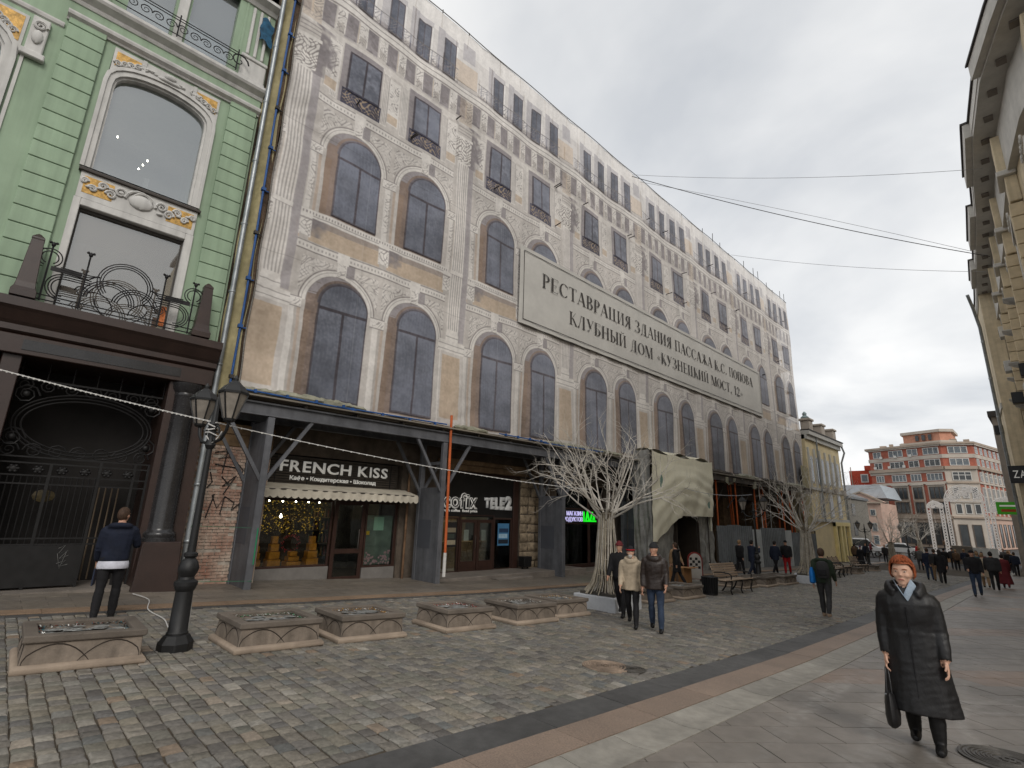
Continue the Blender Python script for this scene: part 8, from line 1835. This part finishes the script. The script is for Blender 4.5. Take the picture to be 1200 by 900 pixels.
# the others: label, x, y, facing, height, jacket, trousers and options
CR = [
 ('man in a black jacket and blue jeans walking towards the camera on the right pavement', -2.5, 28.3, (.1, -1), 1.74, m_blk, m_jean, dict(hat=m_blk, bulk=1.25, armR=(5, 6, 55), vox=.024, facial=True)),
 ('broad person in a black padded jacket walking away at the right', -2.3, 33.6, (-.1, 1), 1.72, m_char, m_blk, dict(bulk=1.42, hat=None, hair=m_haird, lean=6)),
 ('person in a long dark maroon skirt walking away at the far right', -2.1, 36.6, (-.05, 1), 1.62, m_bord, m_bord, dict(hem=.22, flare=.12)),
 ('person in a pale fur collared coat partly hidden behind the black padded jacket', -2.75, 35.4, (-.1, 1), 1.62, m_beige, m_tanc, dict(hem=.55, flare=.05, bulk=1.3, hair=m_hairg)),
 ('person in a teal jacket at the left of the pale coat', -3.1, 37.5, (-.1, 1), 1.68, cloth('teal', rgb(40, 78, 84)), m_blk, dict()),
 ('woman in a black coat with bare lower legs and boots walking away in the crowd', -4.4, 35.4, (-.2, 1), 1.70, m_blk, m_blk, dict(hem=.6, flare=.04, boots=True, longhair=True)),
 ('man in a dark jacket and blue jeans walking away left of the black coat', -5.3, 38.3, (-.2, 1), 1.72, m_navy, m_jean, dict()),
 ('person in tan trousers between the jeans and the black coat', -4.9, 37.6, (-.2, 1), 1.70, m_char, m_tanc, dict()),
 ('person in a camouflage grey jacket walking away, leftmost of the crowd', -7.6, 51.5, (-.1, 1), 1.72, m_grey, m_char, dict()),
 ('person in a red coat walking on the far left of the crowd', -10.7, 71.5, (.9, .3), 1.72, m_redc, m_blk, dict(hem=.6)),
 ('person in black, first of the dense crowd behind the black coat', -6.7, 56.5, (-.1, 1), 1.72, m_blk, m_blk, dict()),
 ('person in charcoal in the dense crowd', -6.3, 57.6, (-.1, 1), 1.74, m_char, m_blk, dict(hat=m_char)),
 ('person in dark brown in the middle of the dense crowd', -5.9, 56.0, (-.1, 1), 1.66, m_brownc, m_blk, dict(hair=m_hairg)),
 ('person in navy at the right of the dense crowd', -5.3, 55.2, (-.1, 1), 1.72, m_navy, m_navy, dict()),
 ('person in black behind the capped man in jeans', -4.7, 52.6, (.1, -1), 1.70, m_blk, m_char, dict()),
 ('person in a grey coat walking towards the camera in the right crowd', -4.0, 48.2, (.1, -1), 1.70, m_grey, m_blk, dict(hem=.6)),
 ('person in maroon walking behind the capped man in jeans', -3.6, 46.5, (.0, -1), 1.66, m_bord, m_blk, dict()),
 ('person in black at the far right edge of the crowd', -2.9, 58.0, (-.1, 1), 1.74, m_blk, m_blk, dict()),
 ('person in navy at the far right edge of the crowd', -2.4, 54.0, (-.1, 1), 1.72, m_navy, m_blk, dict()),
 ('person in tan at the far right edge beneath the green sign', -3.0, 62.0, (0, -1), 1.70, m_tanc, m_char, dict()),
 ('person in a white and dark jacket under the green sign', -3.6, 66.0, (.1, -1), 1.74, m_grey, m_navy, dict()),
 ('girl in a black coat with fur hood standing by the yellow porch', -9.9, 18.2, (-.8, -.2), 1.56, m_blk, m_blk, dict(hem=.6, bulk=1.25, hood=True, hair=m_hairb, vox=.024)),
 ('person in a tan coat standing beside the girl with the fur hood', -10.4, 19.0, (.9, -.2), 1.54, m_tanc, m_brownc, dict(hem=.55, hair=m_haird, vox=.024)),
 ('man in a long navy coat walking past the corrugated fence with hand to his ear', -10.2, 25.9, (.45, .9), 1.72, m_navy, m_navy, dict(hem=.75, armR=(40, 15, 110), legL=(18, 4), legR=(-16, 22), vox=.024)),
 ('person in black half hidden behind the man in the navy coat', -10.9, 26.2, (.45, .9), 1.66, m_blk, m_blk, dict()),
 ('man in a navy jacket with a white stripe by the fence', -10.5, 29.7, (.4, .9), 1.70, m_navy, m_blk, dict(hem=.78)),
 ('man in a black jacket and bright red trousers by the fence', -10.2, 30.5, (.2, -.95), 1.74, m_blk, m_redc, dict(hat=m_blk)),
 ('person in black walking past the yellow shop front', -13.0, 56.5, (.1, 1), 1.72, m_blk, m_blk, dict()),
 ('person in navy walking past the yellow shop front', -12.6, 58.5, (.1, -1), 1.74, m_navy, m_blk, dict()),
 ('person in brown walking near the second light tree', -11.9, 51.5, (.1, 1), 1.70, m_brownc, m_blk, dict()),
 ('person with a purple hat in black beside the far lantern', -10.6, 47.5, (.1, 1), 1.62, m_blk, m_blk, dict(hat=cloth('purple', rgb(70, 44, 92)), hem=.3, flare=.1)),
 ('person in charcoal standing right of the far lantern', -11.5, 60.5, (.2, -1), 1.68, m_char, m_blk, dict()),
 ('person in grey far off on the square left of the lace arch', -15.8, 118, (.1, 1), 1.74, m_grey, m_blk, dict(vox=.05)),
 ('person in navy far off on the square left of the lace arch', -15.2, 119, (.1, 1), 1.74, m_navy, m_jean, dict(vox=.05)),
 ('person in brown far off in front of the red building', -12.0, 104, (.1, 1), 1.72, m_brownc, m_blk, dict(vox=.05)),
 ('person in dark red on the square behind the railing', -14.6, 70, (.8, .2), 1.70, m_bord, m_blk, dict(vox=.04)),
]
rp = random.Random(14)
for lab, x, y, (fx, fy_), H, jk, tr_, kw in CR:
    a = rp.uniform(8, 20); c = rp.choice((-1, 1)); kw = dict(kw); kw.setdefault('vox', .03)
    kw.setdefault('legL', (a * c, 3 if c > 0 else 16)); kw.setdefault('legR', (-a * c, 16 if c > 0 else 3)); kw.setdefault('armL', (-a * c, 8, 14)); kw.setdefault('armR', (a * c, 8, 14)); kw.setdefault('bulk', rp.uniform(1.08, 1.3)); kw.setdefault('hair', rp.choice((m_haird, m_hairb, m_hairg)))
    person(lab, x, y, facing(fx, fy_), H, jk, tr_, group='people in the street', z=gz(y) + (.034 if x < -12.1 else 0), **kw)
# ------------------------------------------------------------ wires over the street
m_wire = M('dark_wire', rgb(66, 64, 66), .7, .05)
m_wire2 = M('pale_wire', rgb(150, 150, 152), .7, .05)
m_string = M('white_light_string', rgb(206, 204, 200), .6, .1, 20)
def wire(label, a, c, sag, rad, mat=m_wire, n=28, name='cable'):
    a = Vector(a); c = Vector(c); pts = [a.lerp(c, i / n) - Vector((0, 0, sag * 4 * (i / n) * (1 - i / n))) for i in range(n + 1)]
    b = B(); b.tube(pts, rad, 5); return tag(b.build(name, mat, None, 60), label, 'cable')
wire('dark thick cable crossing the street from the roof of the wrapped building', (-14.05, 22.7, 21.15), (-.1, 33.6, 15.2), .35, .02)
wire('thin pale cable high above the street, uppermost of the crossing wires', (-14.05, 22.8, 21.3), (.3, 28.6, 17.4), .35, .010, m_wire2)
wire('thin pale cable just below the thick dark one over the street', (-14.05, 23.5, 21.2), (-.2, 33.8, 15.4), -.15, .010, m_wire2)
wire('thin cable from the middle of the net roofline to the ochre building', (-14.05, 36.5, 21.6), (-.4, 37.5, 15.9), .3, .012, m_wire2)
# string of white lights from the left edge over the lamp to the light tree
pts = [(-11.2, -.6, 3.75), (-8.45, 2.0, 2.86), (-8.28, 2.0, 2.9), (-8.0, 4.2, 2.62), (-8.25, 11.2, 2.62)]
def strand(label, a, c, sag, rad=.007):
    a = Vector(a); c = Vector(c); n = 60; P = [a.lerp(c, i / n) - Vector((0, 0, sag * 4 * (i / n) * (1 - i / n))) for i in range(n + 1)]
    t = world_thing('light_string', label, 'light string', a); b = B(); b.tube(P, rad, 5); b.build('cord', m_string, t, 60)
    b = B()
    for i in range(0, n): p = P[i].lerp(P[i + 1], .5); b.box(p.x - .009, p.x + .009, p.y - .009, p.y + .009, p.z - .014, p.z + .009)
    o = b.build('bulbs', m_string, t); o['kind'] = 'stuff'
strand('white light string from the left picture edge to the near lamp post', (-9.4, -1.2, 3.55), (-8.3, 2.0, 2.93), .03)
strand('white light string from the near lamp post to the nearest light tree', (-8.3, 2.0, 2.93), (-8.3, 11.0, 2.45), .12)
t = world_thing('cord_tangle', 'tangle of white cord round the neck of the near lamp post', 'cord', (-8.3, 2.0, 2.85)); b = B(); rr_ = random.Random(3)
b.tube([(-8.3 + .09 * math.cos(i * 1.3), 2.0 + .09 * math.sin(i * 1.3), 2.93 - .012 * i + rr_.uniform(-.03, .03)) for i in range(16)], .009, 5); b.build('loops', m_string, t, 60)
b = B(); b.tube([(-8.22, 2.1, 2.8), (-8.18, 2.05, 2.7), (-8.25, 2.0, 2.62), (-8.3, 1.93, 2.72)], .009, 5); b.build('loose_end', m_string, t, 60)
tag(wire('thin cable from the second lamp post to the yellow porch', (-9.3, 24.2, 2.95), (-13.0, 24.6, 3.4), .2, .012, m_wire2), None)
# green tape between lamp, drainpipe and the first clad post, cable on the pavement
m_tape = M('green_tape', rgb(40, 128, 88), .6, .1)
b = B(); b.bar((-14.1, 3.3, 1.28), (-13.75, 4.66, 1.25), .03, .004); tag(b.build('green_tape', m_tape, None), 'upper green tape tied from the drainpipe to the first clad post', 'tape')
b = B(); b.bar((-14.0, 3.3, .06), (-13.72, 4.7, .02), .035, .004); tag(b.build('green_tape', m_tape, None), 'lower green tape near the ground at the brick pier', 'tape')
b = B(); b.bar((-13.7, 4.66, 1.25), (-13.68, 4.66, .4), .03, .004); tag(b.build('green_tape', m_tape, None), 'green tape hanging down the first clad post', 'tape')
def smooth(P, n=6):
    P = [Vector(p) for p in P]; out = []
    for i in range(len(P) - 1):
        p0, p1, p2, p3 = P[max(0, i - 1)], P[i], P[i + 1], P[min(len(P) - 1, i + 2)]
        for k in range(n): u = k / n; out.append(.5 * (2 * p1 + (p2 - p0) * u + (2 * p0 - 5 * p1 + 4 * p2 - p3) * u * u + (3 * p1 - p0 - 3 * p2 + p3) * u ** 3))
    return out + [P[-1]]
b = B(); b.tube(smooth([(-8.38, 2.05, .78), (-8.5, 2.15, .5), (-8.62, 2.2, .1), (-8.9, 2.25, -.07), (-9.6, 2.2, -.07), (-10.5, 2.3, -.08), (-11.5, 2.25, -.07), (-12.4, 2.4, -.03), (-13.4, 2.3, -.04)]), .009, 5); tag(b.build('loose_cable', m_string, None, 60), 'pale loose cable running from the near lamp post across to the portal', 'cable')
bpy.data.scenes.remove(TMP)
